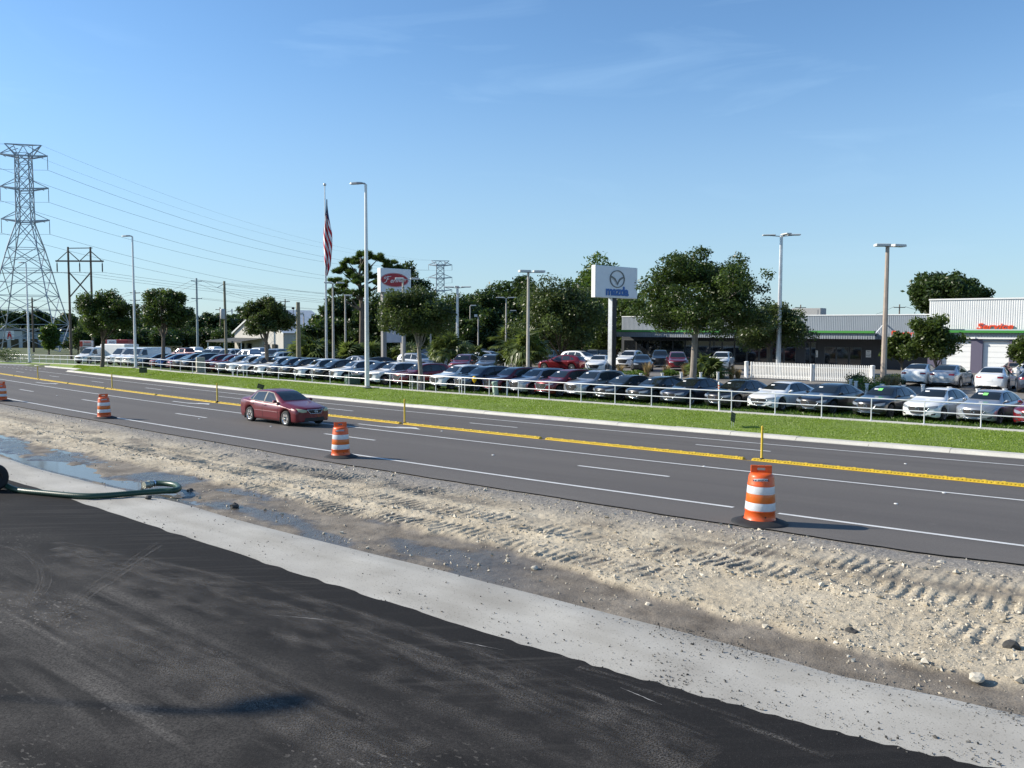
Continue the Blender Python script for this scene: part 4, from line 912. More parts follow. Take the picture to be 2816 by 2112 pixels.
# ---- utility things by the railing
def lotpt(px, off): t, x, y = col_at_t(px, lambda q: fence_d(q)+off); return x, y, gz(x, y)
x, y, z = lotpt(551, 1.0); o = tag(obj('utility_cabinet', MB().bbox((0, 0, .75), (.75, .6, 1.45), .03).box((0, 0, .05), (.95, .8, .1)).box((0, -.305, .8), (.02, .012, 1.2)), mat('beige_metal', (.38, .36, .29), .6, var=.08), None, (x, y, z), (0, 0, .5)), 'beige utility cabinet standing behind the railing among the red cars', 'cabinet')
x, y, z = lotpt(968, .75); o = tag(obj('transformer_box', MB().bbox((0, 0, .36), (1.0, .75, .68), .04).box((0, 0, .03), (1.15, .9, .06)).bbox((0, -.02, .72), (1.04, .8, .05), .02), mat('green_metal', (.045, .09, .065), .6, var=.15), None, (x, y, z), (0, 0, .5)), 'dark green transformer box behind the railing left of the tallest street lamp', 'box')
x, y, z = lotpt(1365, .45); o = thing('telecom_pedestal', 'pale green telecom pedestal leaning behind the railing', 'pedestal', (x, y, z), .5); o.rotation_euler = (0, -.12, .5)
obj('shell', MB().bbox((0, 0, .42), (.30, .26, .84), .03), mat('pale_green', (.33, .42, .33), .6, var=.08), o); obj('cap', MB().bbox((0, 0, .88), (.33, .29, .1), .04), MAT['pale_green'], o)
x, y, z = lotpt(1394, .5); tag(obj('marker_stake', MB().bbox((0, 0, .5), (.09, .02, 1.0), .006), M_white, None, (x, y, z)), 'thin white marker stake in front of the silver sport utility', 'stake')
x, y, z = lotpt(1980, -.05); o = thing('striped_marker', 'white marker post with orange bands beside the railing', 'marker post', (x, y, z+.05), 0); o.rotation_euler = (0, -.03, 0)
obj('post', MB().lathe([(.045, 0), (.045, 1.38), (.05, 1.40), (.05, 1.45), (.03, 1.5), (0, 1.51)], 12), M_white, o)
for zz in (1.15, 1.28): obj('orange_band', MB().lathe([(.047, zz), (.047, zz+.06)], 12), M_amber, o)
x, y, z = lotpt(1305, .55); o = thing('balloon', 'small yellow balloon above the grass in front of a red car', 'balloon', (x, y, z+.75))
obj('skin', MB().lathe([(.015, -.02), (.03, 0), (.10, .10), (.145, .22), (.135, .33), (.08, .42), (0, .45)], 16), mat('yellow_balloon', (.75, .45, .01), .25), o); obj('string', MB().cyl((0, 0, -.74), (0, 0, 0), .004, n=4), M_white, o)
# ---- yard signs on the verge
def yard_sign(px, py, ang, lean, label, wd=.6, hg=.42):
    z = -.45
    for _ in range(12): p = gp(px, py, z); z = .5*z+.5*gz(p.x, p.y)
    o = thing('yard_sign', label, 'yard sign', (p.x, p.y, z), ang, 'small dark yard signs stuck in the verge')
    o.rotation_euler = (0, lean, ang)
    s = obj('panel', MB().box((0, 0, .30+hg/2), (wd, .012, hg)), mat('yard_sign_dark', (.03, .045, .02), .7), o)
    for k in range(3): obj('print_line', MB().box((-.02, -.009, .38+k*.12), (wd*.72, .004, .05)), mat('yard_sign_print', (.10, .12, .05), .7), s)
    b = MB()
    for dx in (-.14, .14): b.cyl((dx, 0, -.02), (dx, 0, .34), .006, n=5)
    obj('stake', b, M_steel, o)
yard_sign(394, 1034, .35, .0, 'small dark yard sign on the verge below the white vans', .7, .5)
yard_sign(711, 1077, .6, .35, 'small dark yard sign half hidden behind the red sedan roof', .5, .35)
yard_sign(2013, 1178, 1.0, .25, 'leaning dark yard sign on the verge behind the tall yellow post', .62, .42)
# ---- hose, coupling and trailer wheel
hp_ = [(-60, 1322), (0, 1336), (48, 1350), (127, 1359), (221, 1367), (285, 1366), (396, 1357), (450, 1353), (478, 1352), (491, 1347), (490, 1340), (478, 1335), (455, 1332), (430, 1331.5), (418, 1333)]
P = [gp(px, py+6, .0) for px, py in hp_]
for i, q in enumerate(P): q.z = .075+(.05 if i < 2 else 0)
Q = []
for i in range(len(P)-1):
    p0, p1, p2, p3 = P[max(i-1, 0)], P[i], P[i+1], P[min(i+2, len(P)-1)]
    for k in range(6):
        u = k/6; Q.append(.5*((2*p1)+(p2-p0)*u+(2*p0-5*p1+4*p2-p3)*u*u+(3*p1-p0-3*p2+p3)*u**3))
Q.append(P[-1])
o = thing('suction_hose', 'thick dark green pump hose lying across the concrete and looping into the puddle', 'hose', P[0])
base = P[0].copy()
b = MB().tube([q-base for q in Q], .065, 14)
hm = mat('hose_green', (.018, .05, .032), .42, var=.2, vscale=3); obj('hose_body', b, hm, o)
rb = MB()
for i in range(2, len(Q)-2, 1):
    for u in (0, .33, .66):
        c = Q[i].lerp(Q[i+1], u)-base; dn = (Q[i+1]-Q[i]).normalized()*.008; rb.cyl(c-dn, c+dn, .068, n=12, caps=False)
obj('hose_ribs', rb, mat('hose_rib', (.026, .07, .042), .4), o)
e0, e1 = Q[-4]-base, Q[-1]-base; dn = (e1-e0).normalized()
cp_ = obj('coupling', MB().cyl(e1, e1+dn*.22, .085, .085, 14).cyl(e1+dn*.06, e1+dn*.10, .10, .10, 14), mat('coupling_metal', (.42, .42, .34), .4, .6), o); obj('clamp', MB().cyl(e1-dn*.08, e1-dn*.03, .08, .08, 14), M_chrome, o)
p = gp(-24, 1352, .012); o = thing('pump_trailer', 'black rubber wheel of a pump trailer at the left edge beside the hose', 'trailer', (p.x-.02, p.y+.1, .33), .55)
wh_ = obj('wheel', MB().lathe([(.2, -.09), (.28, -.1), (.325, -.085), (.335, -.04), (.335, .04), (.325, .085), (.28, .1), (.2, .09)], 28, axis='y'), M_tyre, o); obj('rim', MB().lathe([(.2, -.07), (.19, -.03), (.06, -.045), (0, -.05)], 20, axis='y'), M_dark, wh_)
obj('axle', MB().cyl((0, 0, 0), (-.0, .6, 0), .03), M_steel, o)
# ================================================================== POWER LINES
def lattice_tower(px, Y, z0, ztop, half_arm, wb, ang, label, thick, group):
    x = at(px, 900, Y).x; Ht = ztop-z0; o = thing('lattice_tower', label, 'pylon', (x, Y, z0), ang, group)
    lv = [(0, wb), (.13, wb*.80), (.27, wb*.62), (.40, wb*.48), (.50, wb*.36), (.62, wb*.185), (.70, wb*.175), (.77, wb*.175), (.84, wb*.17), (.91, wb*.165), (.955, wb*.16)]
    def corners(k): z, w_ = lv[k]; return [(sx*w_, sy*w_, z*Ht) for sx, sy in ((-1, -1), (1, -1), (1, 1), (-1, 1))]
    for c in range(4):
        obj('leg', MB().tube([corners(k)[c] for k in range(len(lv))], thick*.75, 4), M_steel, o)
    br = MB(); 
    for k in range(len(lv)-1):
        A_, B_ = corners(k), corners(k+1)
        for c in range(4):
            d_ = (c+1) % 4; br.bar(A_[c], B_[d_], thick*.7).bar(A_[d_], B_[c], thick*.7); br.bar(B_[c], B_[d_], thick*.6)
            if k < 4:
                m0 = [(A_[c][i]+B_[c][i])/2 for i in range(3)]; m1 = [(A_[d_][i]+B_[d_][i])/2 for i in range(3)]; cc = [(m0[i]+m1[i])/2 for i in range(3)]
                br.bar(m0, cc, thick*.5).bar(cc, m1, thick*.5)
    obj('bracing', br, M_steel, o)
    tips = []
    for k, zf_ in enumerate((.63, .785, .94)):
        z = zf_*Ht; w_ = wb*.175; b = MB(); ins = None
        for s in (-1, 1):
            tip = (s*half_arm, 0, z+.01*Ht)
            for sy in (-1, 1):
                b.bar((s*w_, sy*w_, z), tip, thick*1.5).bar((s*w_, sy*w_, z+.045*Ht), tip, thick*.7)
            b.bar((s*w_*2.6, -w_*.55, z), (s*w_*2.6, w_*.55, z), thick*.5)
        b.bar((-w_, -w_, z), (w_, -w_, z), thick).bar((-w_, w_, z), (w_, w_, z), thick)
        arm = obj('crossarm', b, M_steel, o)
        for s in (-1, 1):
            il = .095*Ht*.72
            obj('insulator', MB().tube([(s*half_arm, 0, z+.01*Ht-q*il) for q in (0, .2, .9, 1)], [thick*.25, thick*.45, thick*.45, thick*.3], 6), M_steel, arm)
            tips.append((s*half_arm, 0, z+.01*Ht-il))
    b = MB(); w_ = wb*.17
    for s in (-1, 1):
        e = (s*half_arm*.76, 0, Ht*1.0)
        for sy in (-1, 1): b.bar((s*w_, sy*w_, .945*Ht), e, thick).bar((-s*w_*.2, sy*w_*.5, .995*Ht), e, thick*.7)
        b.bar((s*w_*.9, 0, .945*Ht), (0, 0, .995*Ht), thick*.7).bar((s*half_arm*.4, 0, .998*Ht), (s*w_, w_, .945*Ht), thick*.6)
        tips.append(e)
    b.bar((-half_arm*.76, 0, Ht), (half_arm*.76, 0, Ht), thick*.8)
    obj('peak', b, M_steel, o)
    M_ = Matrix.Translation((x, Y, z0)) @ Matrix.Rotation(ang, 4, 'Z')
    return [M_ @ Vector(t) for t in tips]
TY = 173.
zt = at(64, 397, TY).z
tips1 = lattice_tower(80, TY, -1.0, zt, 58/F*TY/math.cos(.2), 7.5, R(14), 'tall lattice transmission tower at the left edge of the sky', .17, 'lattice transmission towers')
TY2 = 330.; zt2 = at(1211, 717, TY2).z
tips2 = lattice_tower(1211, TY2, -1.0, zt2, 32/F*TY2, 8.5, R(2), 'distant lattice transmission tower above the trees right of the oval sign', .2, 'lattice transmission towers')
def wire(a, b, sag, label, r=.022, group='overhead wires', n=22):
    a, b = Vector(a), Vector(b); pts = [a.lerp(b, i/n)-Vector((0, 0, sag*4*(i/n)*(1-i/n))) for i in range(n+1)]
    o = obj('power_wire', MB().tube([p-a for p in pts], r, 4, False), M_wire, None, a); tag(o, label, 'wire', group); return o
nmz = ['lowest arm, left side', 'lowest arm, right side', 'middle arm, left side', 'middle arm, right side', 'top arm, left side', 'top arm, right side', 'peak, left side', 'peak, right side']
for i, (a, b) in enumerate(zip(tips1, tips2)):
    wire(a, b, 5.5, 'overhead wire from the tall left pylon to the far pylon, '+nmz[i], .03 if i < 6 else .016)
    c = a+Vector((-70, -20, 3.0+.0*i)); wire(a, c, 1.5, 'overhead wire leaving the tall left pylon to the left, '+nmz[i], .03 if i < 6 else .016)
# wooden H-frame
HY = 128.; xa, xb = at(196, 980, HY).x, at(257, 980, HY).x; zg_ = -1.0
o = thing('h_frame_pole', 'wooden H-frame power structure with two dark poles and a crossbeam', 'power pole', ((xa+xb)/2, HY, zg_))
half = (xb-xa)/2; zt = at(196, 679, HY).z-zg_; zc = at(196, 718, HY).z-zg_; zx0, zx1 = at(196, 748, HY).z-zg_, at(196, 818, HY).z-zg_
for s in (-1, 1): obj('pole', MB().cyl((s*half, 0, 0), (s*half, 0, zt), .2, .14, 10), M_wood, o)
arm = 65/F*HY; obj('crossbeam', MB().box((0, 0, zc), (arm*2, .25, .22)), M_wood, o); obj('top_tie', MB().bar((-half, 0, zt-.2), (half+.3, 0, zt-.15), .12), M_wood, o)
b = MB()
for s in (-1, 1): b.bar((s*half, 0, zt-.6), (s*arm*.95, 0, zc), .1).bar((s*half, 0, zt-.6), (0, 0, zc), .1).bar((s*half, 0, zx0), (-s*half, 0, zx1), .14)
obj('brace', b, M_wood, o)
hti = []
for dx in (-arm*.95, 0, arm*.95):
    obj('insulator', MB().tube([(dx, 0, zc-.15-q) for q in (0, .3, 1.3, 1.5)], [.03, .09, .09, .04], 6), M_dark, o); hti.append(Vector(((xa+xb)/2+dx, HY, zg_+zc-1.65)))
for i, q in enumerate(hti):
    n3 = ['left', 'middle', 'right'][i]
    wire(q, q+Vector((150, 190, 3)), 6, 'overhead wire running right from the '+n3+' insulator of the H-frame', .024); wire(q, q+Vector((-90, -12, .5)), .8, 'overhead wire running left from the '+n3+' insulator of the H-frame', .022)
# single poles
def util_pole(px, ty, Y, label, m=M_greenpole, r=.16, arms=1, lean=0):
    p = at(px, ty, Y); z0 = gz(p.x, Y); h = p.z-z0; o = thing('utility_pole', label, 'utility pole', (p.x, Y, z0), 0, 'utility poles beyond the lot'); o.rotation_euler = (0, lean, 0)
    obj('pole', MB().cyl((0, 0, 0), (0, 0, h), r, r*.7, 10), m, o); ends = []
    for k in range(arms):
        z = h-.5-1.4*k*(2.2 if arms == 3 else 1); obj('crossarm', MB().bar((-.95, 0, z), (.95, 0, z), .12), m, o); ends += [Vector((p.x+s*.9, Y, z0+z+.12)) for s in (-1, 1)]
    return o, h, ends
o, h, e1_ = util_pole(619, 773, 92, 'weathered wooden pole with a grey transformer in front of the gabled building', r=.17, arms=0, lean=-.01)
obj('transformer', MB().lathe([(0, h-4.1), (.24, h-4.1), (.26, h-4.0), (.26, h-3.1), (.2, h-3.0), (0, h-2.98)], 14, (-.2, -.25, 0)), mat('transformer_grey', (.45, .46, .44), .5), o)
obj('fuse_arm', MB().bar((0, 0, h-3.4), (.75, 0, h-3.2), .05), M_steel, o); obj('fuse', MB().cyl((.75, 0, h-3.6), (.75, 0, h-3.0), .06), M_steel, o); obj('top_arm', MB().bar((0, 0, h-.3), (-.8, 0, h-.7), .05), M_steel, o)
o, h, e2_ = util_pole(540, 765, 150, 'pale steel utility pole with three short arms left of the wooden pole', mat('pale_steel', (.32, .37, .38), .6, var=.1), .22, 3)
o, h, e3_ = util_pole(605, 845, 175, 'distant wooden pole with double crossarms behind the wooden pole', M_wood, .15, 2)
o, h, e4_ = util_pole(784, 822, 170, 'thin distant pole above the gabled roof', M_wood, .14, 1)
o, h, _ = util_pole(819.5, 831, 84, 'thick wooden stub pole beside the gabled building', M_greenpole, .26, 0)
obj('mast_head', MB().tube([(-.25, 0, h-2.6), (-.5, 0, h-1.2), (-.45, 0, h-.6)], .03, 6).bbox((-.5, 0, h-.6), (.25, .2, .2), .03), M_dark, o)
o, h, e5_ = util_pole(371, 798, 160, 'distant pole with short arms between the two left oaks', M_wood, .15, 2)
o, h, e6_ = util_pole(88, 818, 165, 'dark pole with crossarms beside the lattice tower', M_wood, .2, 2)
o, h, e7_ = util_pole(2474, 837, 140, 'thin distant pole with a crossarm above the parts roof', M_wood, .13, 1)
o, h, e8_ = util_pole(2202, 838, 150, 'thin distant pole above the showroom roof left of the roof unit', M_wood, .13, 1)
wire(e7_[0], e8_[0], 2.2, 'thin wire sagging between the two distant poles above the building roof', .03); wire(e7_[1], e7_[1]+Vector((40, 25, -3)), 1, 'thin wire falling to the right behind the service wall', .03)
k = 0
for A_, B_, l_ in ((e2_, e5_, 'between the steel pole and the left oaks'), (e2_, e4_, 'between the steel pole and the gabled roof'), (e6_, e5_, 'between the tower and the left oaks'), (e3_, e4_, 'from the double crossarm pole to the gabled roof')):
    for i in range(min(len(A_), len(B_))):
        wire(A_[i], B_[i], 1.2, 'wire '+l_+', '+['first', 'second', 'third', 'fourth', 'fifth', 'sixth'][i]+' from the top', .02)
for i, q in enumerate(e2_): wire(q, q+Vector((75, 30, -1.5)), 1.8, 'wire from the pale steel pole running right to the pine, '+['first', 'second', 'third', 'fourth', 'fifth', 'sixth'][i]+' from the top', .02)
for i, q in enumerate(e6_): wire(q, q+Vector((-60, -10, 0)), 1.0, 'wire from the pole beside the tower running left, '+['first', 'second', 'third', 'fourth'][i]+' from the top', .02)
# ================================================================== BUILDINGS
M_panel = mat('corrugated_panel', (.70, .71, .70), .55, .15, var=.05, vscale=.8)
M_panel2 = mat('corrugated_panel_grey', (.25, .28, .31), .55, .15, var=.05, vscale=.8)
M_green = mat('fascia_green', (.05, .25, .04), .5)
M_redlet = mat('red_letters', (.72, .07, .02), .45)
M_storefront = mat('storefront_glass', (.010, .012, .015), .04, 0, coat=1)
M_charcoal = mat('charcoal_wall', (.045, .048, .055), .8, var=.1)
M_fr = mat('window_frame', (.10, .105, .11), .5, .4)
M_door = mat('overhead_door', (.78, .79, .78), .5)
EO = Vector((37., 75.)); th_ = float(np.interp(8, TS, TH)); EX = Vector((math.sin(th_), -math.cos(th_))); EN = Vector((-math.cos(th_), -math.sin(th_)))
BZ = .2
def fac(px, off=0.0):
    """distance along the facade (to the right) where image column px meets the plane 'off' metres in front of the wall"""
    r = (px-1408)/F*1.0; O = EO+EN*off
    r = ray(px, 930); r = r.x/r.y
    return (r*O.y-O.x)/(EX.x-r*EX.y)
def facz(px, py, off=0.0):
    e = fac(px, off); Y = (EO+EN*off+EX*e).y; return at(px, py, Y).z
def L2W(e, n, z): q = EO+EX*e+EN*n; return (q.x, q.y, z)
bang = math.atan2(EX.y, EX.x)
def bld(name, label): return thing(name, label, 'building', (EO.x, EO.y, 0), bang)
def fbox(b, e0, e1, n0, n1, z0, z1): return b.box(((e0+e1)/2, -(n0+n1)/2, (z0+z1)/2), (abs(e1-e0), abs(n1-n0), abs(z1-z0)))
def corrug(e0, e1, n, z0, z1, pitch=.17, dep=.02):
    b = MB(); k = max(1, int((e1-e0)/pitch)); P0 = []; P1 = []
    for i in range(k+1):
        x = e0+(e1-e0)*i/k
        for dx, dy in ((0, 0), (.45, 0), (.55, dep), (.95, dep)):
            xx = x+dx*(e1-e0)/k
            if xx <= e1+1e-6: P0.append((xx, -n-dy, z0)); P1.append((xx, -n-dy, z1))
    b.grid([P0, P1], False); return b
def letters(s, px0, px1, py0, py1, off, parent, shear=.25):
    e0, e1 = fac(px0, off), fac(px1, off); z0 = facz((px0+px1)/2, py1, off); z1 = facz((px0+px1)/2, py0, off)
    x = e0
    tm = text_mesh(s, 1.0, .06, .022, shear, 'LEFT'); xs = [v.co.x for v in tm.vertices]; ys = [v.co.y for v in tm.vertices]
    sx = (e1-e0)/(max(xs)-min(xs)); sy = (z1-z0)/(max(ys)-min(min(ys), 0))
    # one object for each letter
    wds = []
    bm = bmesh.new(); bm.from_mesh(tm); 
    isl = []; seen = set()
    for v in bm.verts:
        if v in seen: continue
        st = [v]; grp = []
        seen.add(v)
        while st:
            c = st.pop(); grp.append(c)
            for ed in c.link_edges:
                o2 = ed.other_vert(c)
                if o2 not in seen: seen.add(o2); st.append(o2)
        isl.append(grp)
    isl.sort(key=lambda g: sum(v.co.x for v in g)/len(g))
    # join dots (the i) with the stem that overlaps them
    merged = []
    for g in isl:
        a, c = min(v.co.x for v in g), max(v.co.x for v in g)
        if merged and (min(c, merged[-1][2])-max(a, merged[-1][1])) > .6*min(c-a, merged[-1][2]-merged[-1][1]): merged[-1][0].extend(g); merged[-1][1] = min(a, merged[-1][1]); merged[-1][2] = max(c, merged[-1][2])
        else: merged.append([list(g), a, c])
    mx0 = min(xs)
    for g, a, c in merged:
        idx = {v: i for i, v in enumerate(g)}
        fs = {f for v in g for f in v.link_faces}
        b = MB(); b.add([(e0+(v.co.x-mx0)*sx, -off-.05-v.co.z, z0+v.co.y*sy) for v in g], [[idx[v] for v in f.verts] for f in fs])
        obj('letter', b, M_redlet, parent)
    bm.free()
# ---- service wing
sb = bld('service_building', 'white corrugated service wing with red Service lettering and roll-up doors')
eR = fac(2816)+9; e0s = fac(2553); zt = facz(2560, 826); zb_ = facz(2700, 905)
obj('upper_wall', corrug(e0s, eR, 0, zb_, zt), M_panel, sb)
obj('cap_flashing', fbox(MB(), e0s-.05, eR, -.25, .1, zt, zt+.12), M_white, sb)
obj('side_wall', MB().quad((e0s, 0, BZ), (e0s, 14, BZ), (e0s, 14, zt), (e0s, 0, zt)), M_panel, sb)
obj('roof', MB().quad((e0s, .2, zt-.1), (eR, .2, zt-.1), (eR, 14, zt-.1), (e0s, 14, zt-.1)), M_panel2, sb)
gz0, gz1 = facz(2700, 915, .3), facz(2700, 908.5, .3)
obj('green_fascia', fbox(MB(), e0s, eR, .02, .35, gz0, gz1), M_green, sb)
obj('soffit_panel', corrug(e0s, eR, .02, facz(2700, 928), gz0, .22), M_panel2, sb)
obj('gutter', fbox(MB(), e0s, eR, .08, .2, facz(2700, 932), facz(2700, 928)), M_white, sb)
zd = facz(2700, 938)
drs = [(2590, 2671), (2703, 2777), (2806, 2900)]
prev = e0s
for a, c in drs:
    x0_, x1_ = fac(a), fac(c)
    fb = MB(); fbox(fb, prev, x0_, -.35, .02, BZ-.3, facz(2700, 928.5)); obj('pier', fb, mat('purple_grey_pier', (.11, .10, .15), .7), sb); prev = x1_
    d = obj('overhead_door', fbox(MB(), x0_, x1_, -.3, -.25, BZ-.2, zd), M_door, sb)
    k = 6
    for i in range(k):
        za, zb2 = BZ+(zd-BZ)*i/k+.015, BZ+(zd-BZ)*(i+1)/k-.015; obj('door_panel', fbox(MB(), x0_+.05, x1_-.05, -.25, -.22, za, zb2), M_door, d)
    obj('lintel', fbox(MB(), x0_, x1_, -.3, .0, zd, facz(2700, 928.4)), M_panel2, sb)
fb = MB(); fbox(fb, prev, eR, -.35, .02, BZ-.3, facz(2700, 928.5)); obj('pier', fb, MAT['purple_grey_pier'], sb)
letters('Service', 2685, 2786, 888, 905, .06, sb)
obj('lamp', MB().bbox((fac(2678, .3), -.3, facz(2678, 929.5, .3)), (.3, .25, .12), .03), M_white, sb)
# ---- showroom and parts wing
sh = bld('showroom', 'low grey showroom with green fascia, dark glass front and red Parts lettering')
eL = fac(1690); NB = -1.5; zt = facz(2430, 867, NB)
obj('parapet', corrug(eL, e0s, NB, facz(2430, 928, NB), zt), M_panel2, sh)
obj('cap_flashing', fbox(MB(), eL, e0s-.06, NB-.3, NB+.07, zt, zt+.1), M_panel, sh)
obj('roof', MB().quad((eL, 1.7, zt-.15), (e0s, 1.7, zt-.15), (e0s, 18, zt-.15), (eL, 18, zt-.15)), M_panel2, sh)
obj('end_wall', MB().quad((eL, 1.5, BZ-.5), (eL, 18, BZ-.5), (eL, 18, zt), (eL, 1.5, zt)), M_panel2, sh)
for nm, xa_, xb_, nf in (('canopy', 1690, 2406, 1.6), ('canopy', 2408, 2552, 1.0)):
    a, c = fac(xa_, nf), min(fac(xb_, nf), e0s-.1); z0 = facz(2200, 931, nf); z1 = facz(2200, 915, nf); z2 = facz(2200, 909, nf)
    cn = obj(nm, fbox(MB(), a, c, NB, nf, z0, z0+.25), M_panel2, sh)
    obj('canopy_panel', corrug(a, c, nf, z0, z1, .22), M_panel2, cn)
    if xa_ == 1690: obj('green_fascia', fbox(MB(), a, c, nf-.1, nf+.25, z1, z2), M_green, cn)
    obj('canopy_top', fbox(MB(), a, c, NB, nf-.02, z1-.1, z1), M_panel2, cn)
for px in (2409, 2536): 
    e = fac(px, 1); obj('stay', MB().bar((e, 1.5, facz(px, 888, NB)), (e, -1.0, facz(px, 916, 1)), .09), M_white, sh)
letters('Parts', 2448, 2514, 909, 924, .9, sh)
obj('glass_wall', fbox(MB(), eL, e0s, NB-.1, NB, BZ-.5, facz(2200, 929, NB)), M_charcoal, sh)
for px in list(range(1716, 2180, 34))+[2215, 2231]:
    e, e2 = fac(px, NB+.02), fac(px+32, NB+.02)
    if 2170 < px < 2240: e2 = fac(px+14, NB+.02)
    z0, z1 = BZ+.15, facz(2200, 940, NB)
    wdw = obj('window', fbox(MB(), e, e2, NB, NB+.05, z0, z1), M_fr, sh); obj('pane', fbox(MB(), e+.05, e2-.05, NB+.05, NB+.07, z0+.06, z1-.06), M_storefront, wdw)
for px in (2268, 2302, 2338):
    e, e2 = fac(px, NB+.02), fac(px+33, NB+.02); wdw = obj('window', fbox(MB(), e, e2, NB, NB+.05, BZ+.3, facz(2200, 952, NB)), M_fr, sh); obj('pane', fbox(MB(), e+.05, e2-.05, NB+.05, NB+.07, BZ+.36, facz(2200, 953, NB)), M_storefront, wdw)
for px in (2243, 2389):
    e = fac(px, NB+.1); z = facz(px, 973, NB+.1)
    nt_ = obj('notice', fbox(MB(), e-.23, e+.23, NB+.01, NB+.05, z-.33, z+.33), M_paper, sh)
    for k, (s, q) in enumerate((('NO', .14), ('CUSTOMERS', -.05), ('PARK', -.24))):
        tm = text_mesh(s, .16 if k != 1 else .07, .003, .003); obj('print', tm, mat('print_grey', (.12, .12, .13), .7), nt_, (e, -(NB+.056), z+q), (math.pi/2, 0, 0))
obj('roof_unit', MB().bbox((fac(2223, -6), 6, zt+.35), (3.0, 1.6, 1.0), .04).box((fac(2223, -6)+.1, 5.18, zt+.35), (2.2, .03, .7)), mat('roof_unit', (.3, .3, .29), .7), sh)
# ---- white picket gates, panels and short posts
pk = MB().bbox((0, 0, .5), (.075, .025, 1.0), .006); pk.add([(-.0375, -.0125, 1.0), (.0375, -.0125, 1.0), (.0375, .0125, 1.0), (-.0375, .0125, 1.0), (0, 0, 1.06)], [(0, 1, 4), (1, 2, 4), (2, 3, 4), (3, 0, 4)])
PKM = pk.mesh('picket'); PKM.materials.append(M_white)
def picket_panel(name, label, p0, p1, z0, h, step, cat='gate', posts=(True, True)):
    p0, p1 = Vector(p0), Vector(p1); d = p1-p0; L_ = d.length; o = thing(name, label, cat, (p0.x, p0.y, z0), math.atan2(d.y, d.x), 'white picket gates and fences')
    n = int(L_/step)
    for i in range(n):
        q = obj('picket', PKM, M_white, o, ((i+.5)*L_/n, 0, .06)); q.scale = (1, 1, h)
    for z in (.22*h, .88*h): obj('rail', MB().bbox((L_/2, .03, z), (L_, .04, .09), .006), M_white, o)
    for k, s in enumerate(posts):
        if s: obj('gate_post', MB().bbox((0 if k == 0 else L_, 0, h*.55), (.1, .1, h*1.1), .01), M_white, o)
def grd(px, py): p = gp_g(px, py); return (p.x, p.y), p.z
GYd = 58.0
def col_pt(px, Y): p = at(px, 1000, Y); return (p.x, Y)
ga, gb, gc, gd = col_pt(2066, 63.5), col_pt(2231, 60.0), col_pt(2237, 60.0), col_pt(2396, 57.6)
zg1 = gz(*gb)
picket_panel('picket_gate', 'left leaf of the white picket gate in the drive', ga, gb, zg1+.05, 1.12, .125)
picket_panel('picket_gate', 'right leaf of the white picket gate in the drive', gc, gd, zg1+.05, 1.12, .125)
picket_panel('picket_fence', 'white picket fence behind the cars left of the fan palm', col_pt(1218, 88), col_pt(1398, 80), gz(*col_pt(1300, 84)), 1.2, .14, 'fence', (True, True))
PM = MB().lathe([(.16, 0), (.16, .0), (.16, 1.22), (.17, 1.24), (.17, 1.27), (.1, 1.3), (0, 1.31)], 14).mesh('gate_pillar'); PM.materials.append(M_white)
for px, Y, lb in ((2053, 64, 'thick round white post at the left end of the picket gate'), (2400, 57.4, 'thick white post at the right end of the picket gate'), (1213, 88, 'thick white post at the left end of the picket fence')):
    x, y = col_pt(px, Y); tag(obj('gate_pillar', PM, M_white, None, (x, y, gz(x, y))), lb, 'post', 'thick white gate posts')
BM_ = MB().bbox((0, 0, .37), (.15, .15, .74), .012).bbox((0, 0, .745), (.21, .21, .05), .012).mesh('short_post')
posts = [(1710, 1025, 'leftmost before the tall wing emblem sign'), (1762, 1026, 'beside the tan grass clump under the wing emblem sign'), (1821, 1025, 'second right of the tan grass clump'), (1873, 1024, 'just left of the big oak trunk'), (1927, 1023, 'just right of the big oak trunk'), (1974, 1022, 'right of the low palmetto'),
         (2339, 1042, 'at the right foot of the picket gate'), (2353, 1047, 'in front of the green shrubs by the gate'), (2383, 1054, 'between the two green shrubs'), (2425, 1055, 'beside the brownish lamp pole'), (2484, 1058, 'in front of the left white sedan seen from behind'), (2537, 1056, 'between the white and silver sedans seen from behind'), (2610, 1063, 'in front of the silver sedan seen from behind'), (2688, 1068, 'in front of the right white sedan seen from behind'), (2762, 1068, 'farthest right, behind the grey hatchback'),
         (853, 980, 'farthest left, behind the white hood row'), (868, 981, 'second from the left below the palmettos'), (884, 982, 'left of the flagpole foot'), (904, 983, 'just right of the flagpole foot'), (920, 984, 'at the foot of the beige lamp pole'), (939, 985, 'in front of the small blue car'), (1127, 996, 'in front of the long silver sport utility, left one'), (1168, 997, 'in front of the long silver sport utility near the oak'), (1201, 998, 'left of the thick picket fence post'),
         (1462, 1012, 'at the foot of the lamp pole by the fan palm'), (1494, 1013, 'in front of the red hatchback, left one'), (1522, 1014, 'in front of the red hatchback, right one'), (1564, 1015, 'left of the white hatchback facing the road')]
for px, ty, lb in posts:
    H_ = hor(px); base = H_+(ty-H_)/(1-.177*1.0); p = gp_g(px, base); q = at(px, ty, p.y)
    o = tag(obj('short_post', BM_, M_white, None, (p.x, p.y, p.z-.02)), 'short white capped post '+lb, 'post', 'short white capped posts'); o.scale = (1, 1, max(.8, (q.z-p.z)/.77))
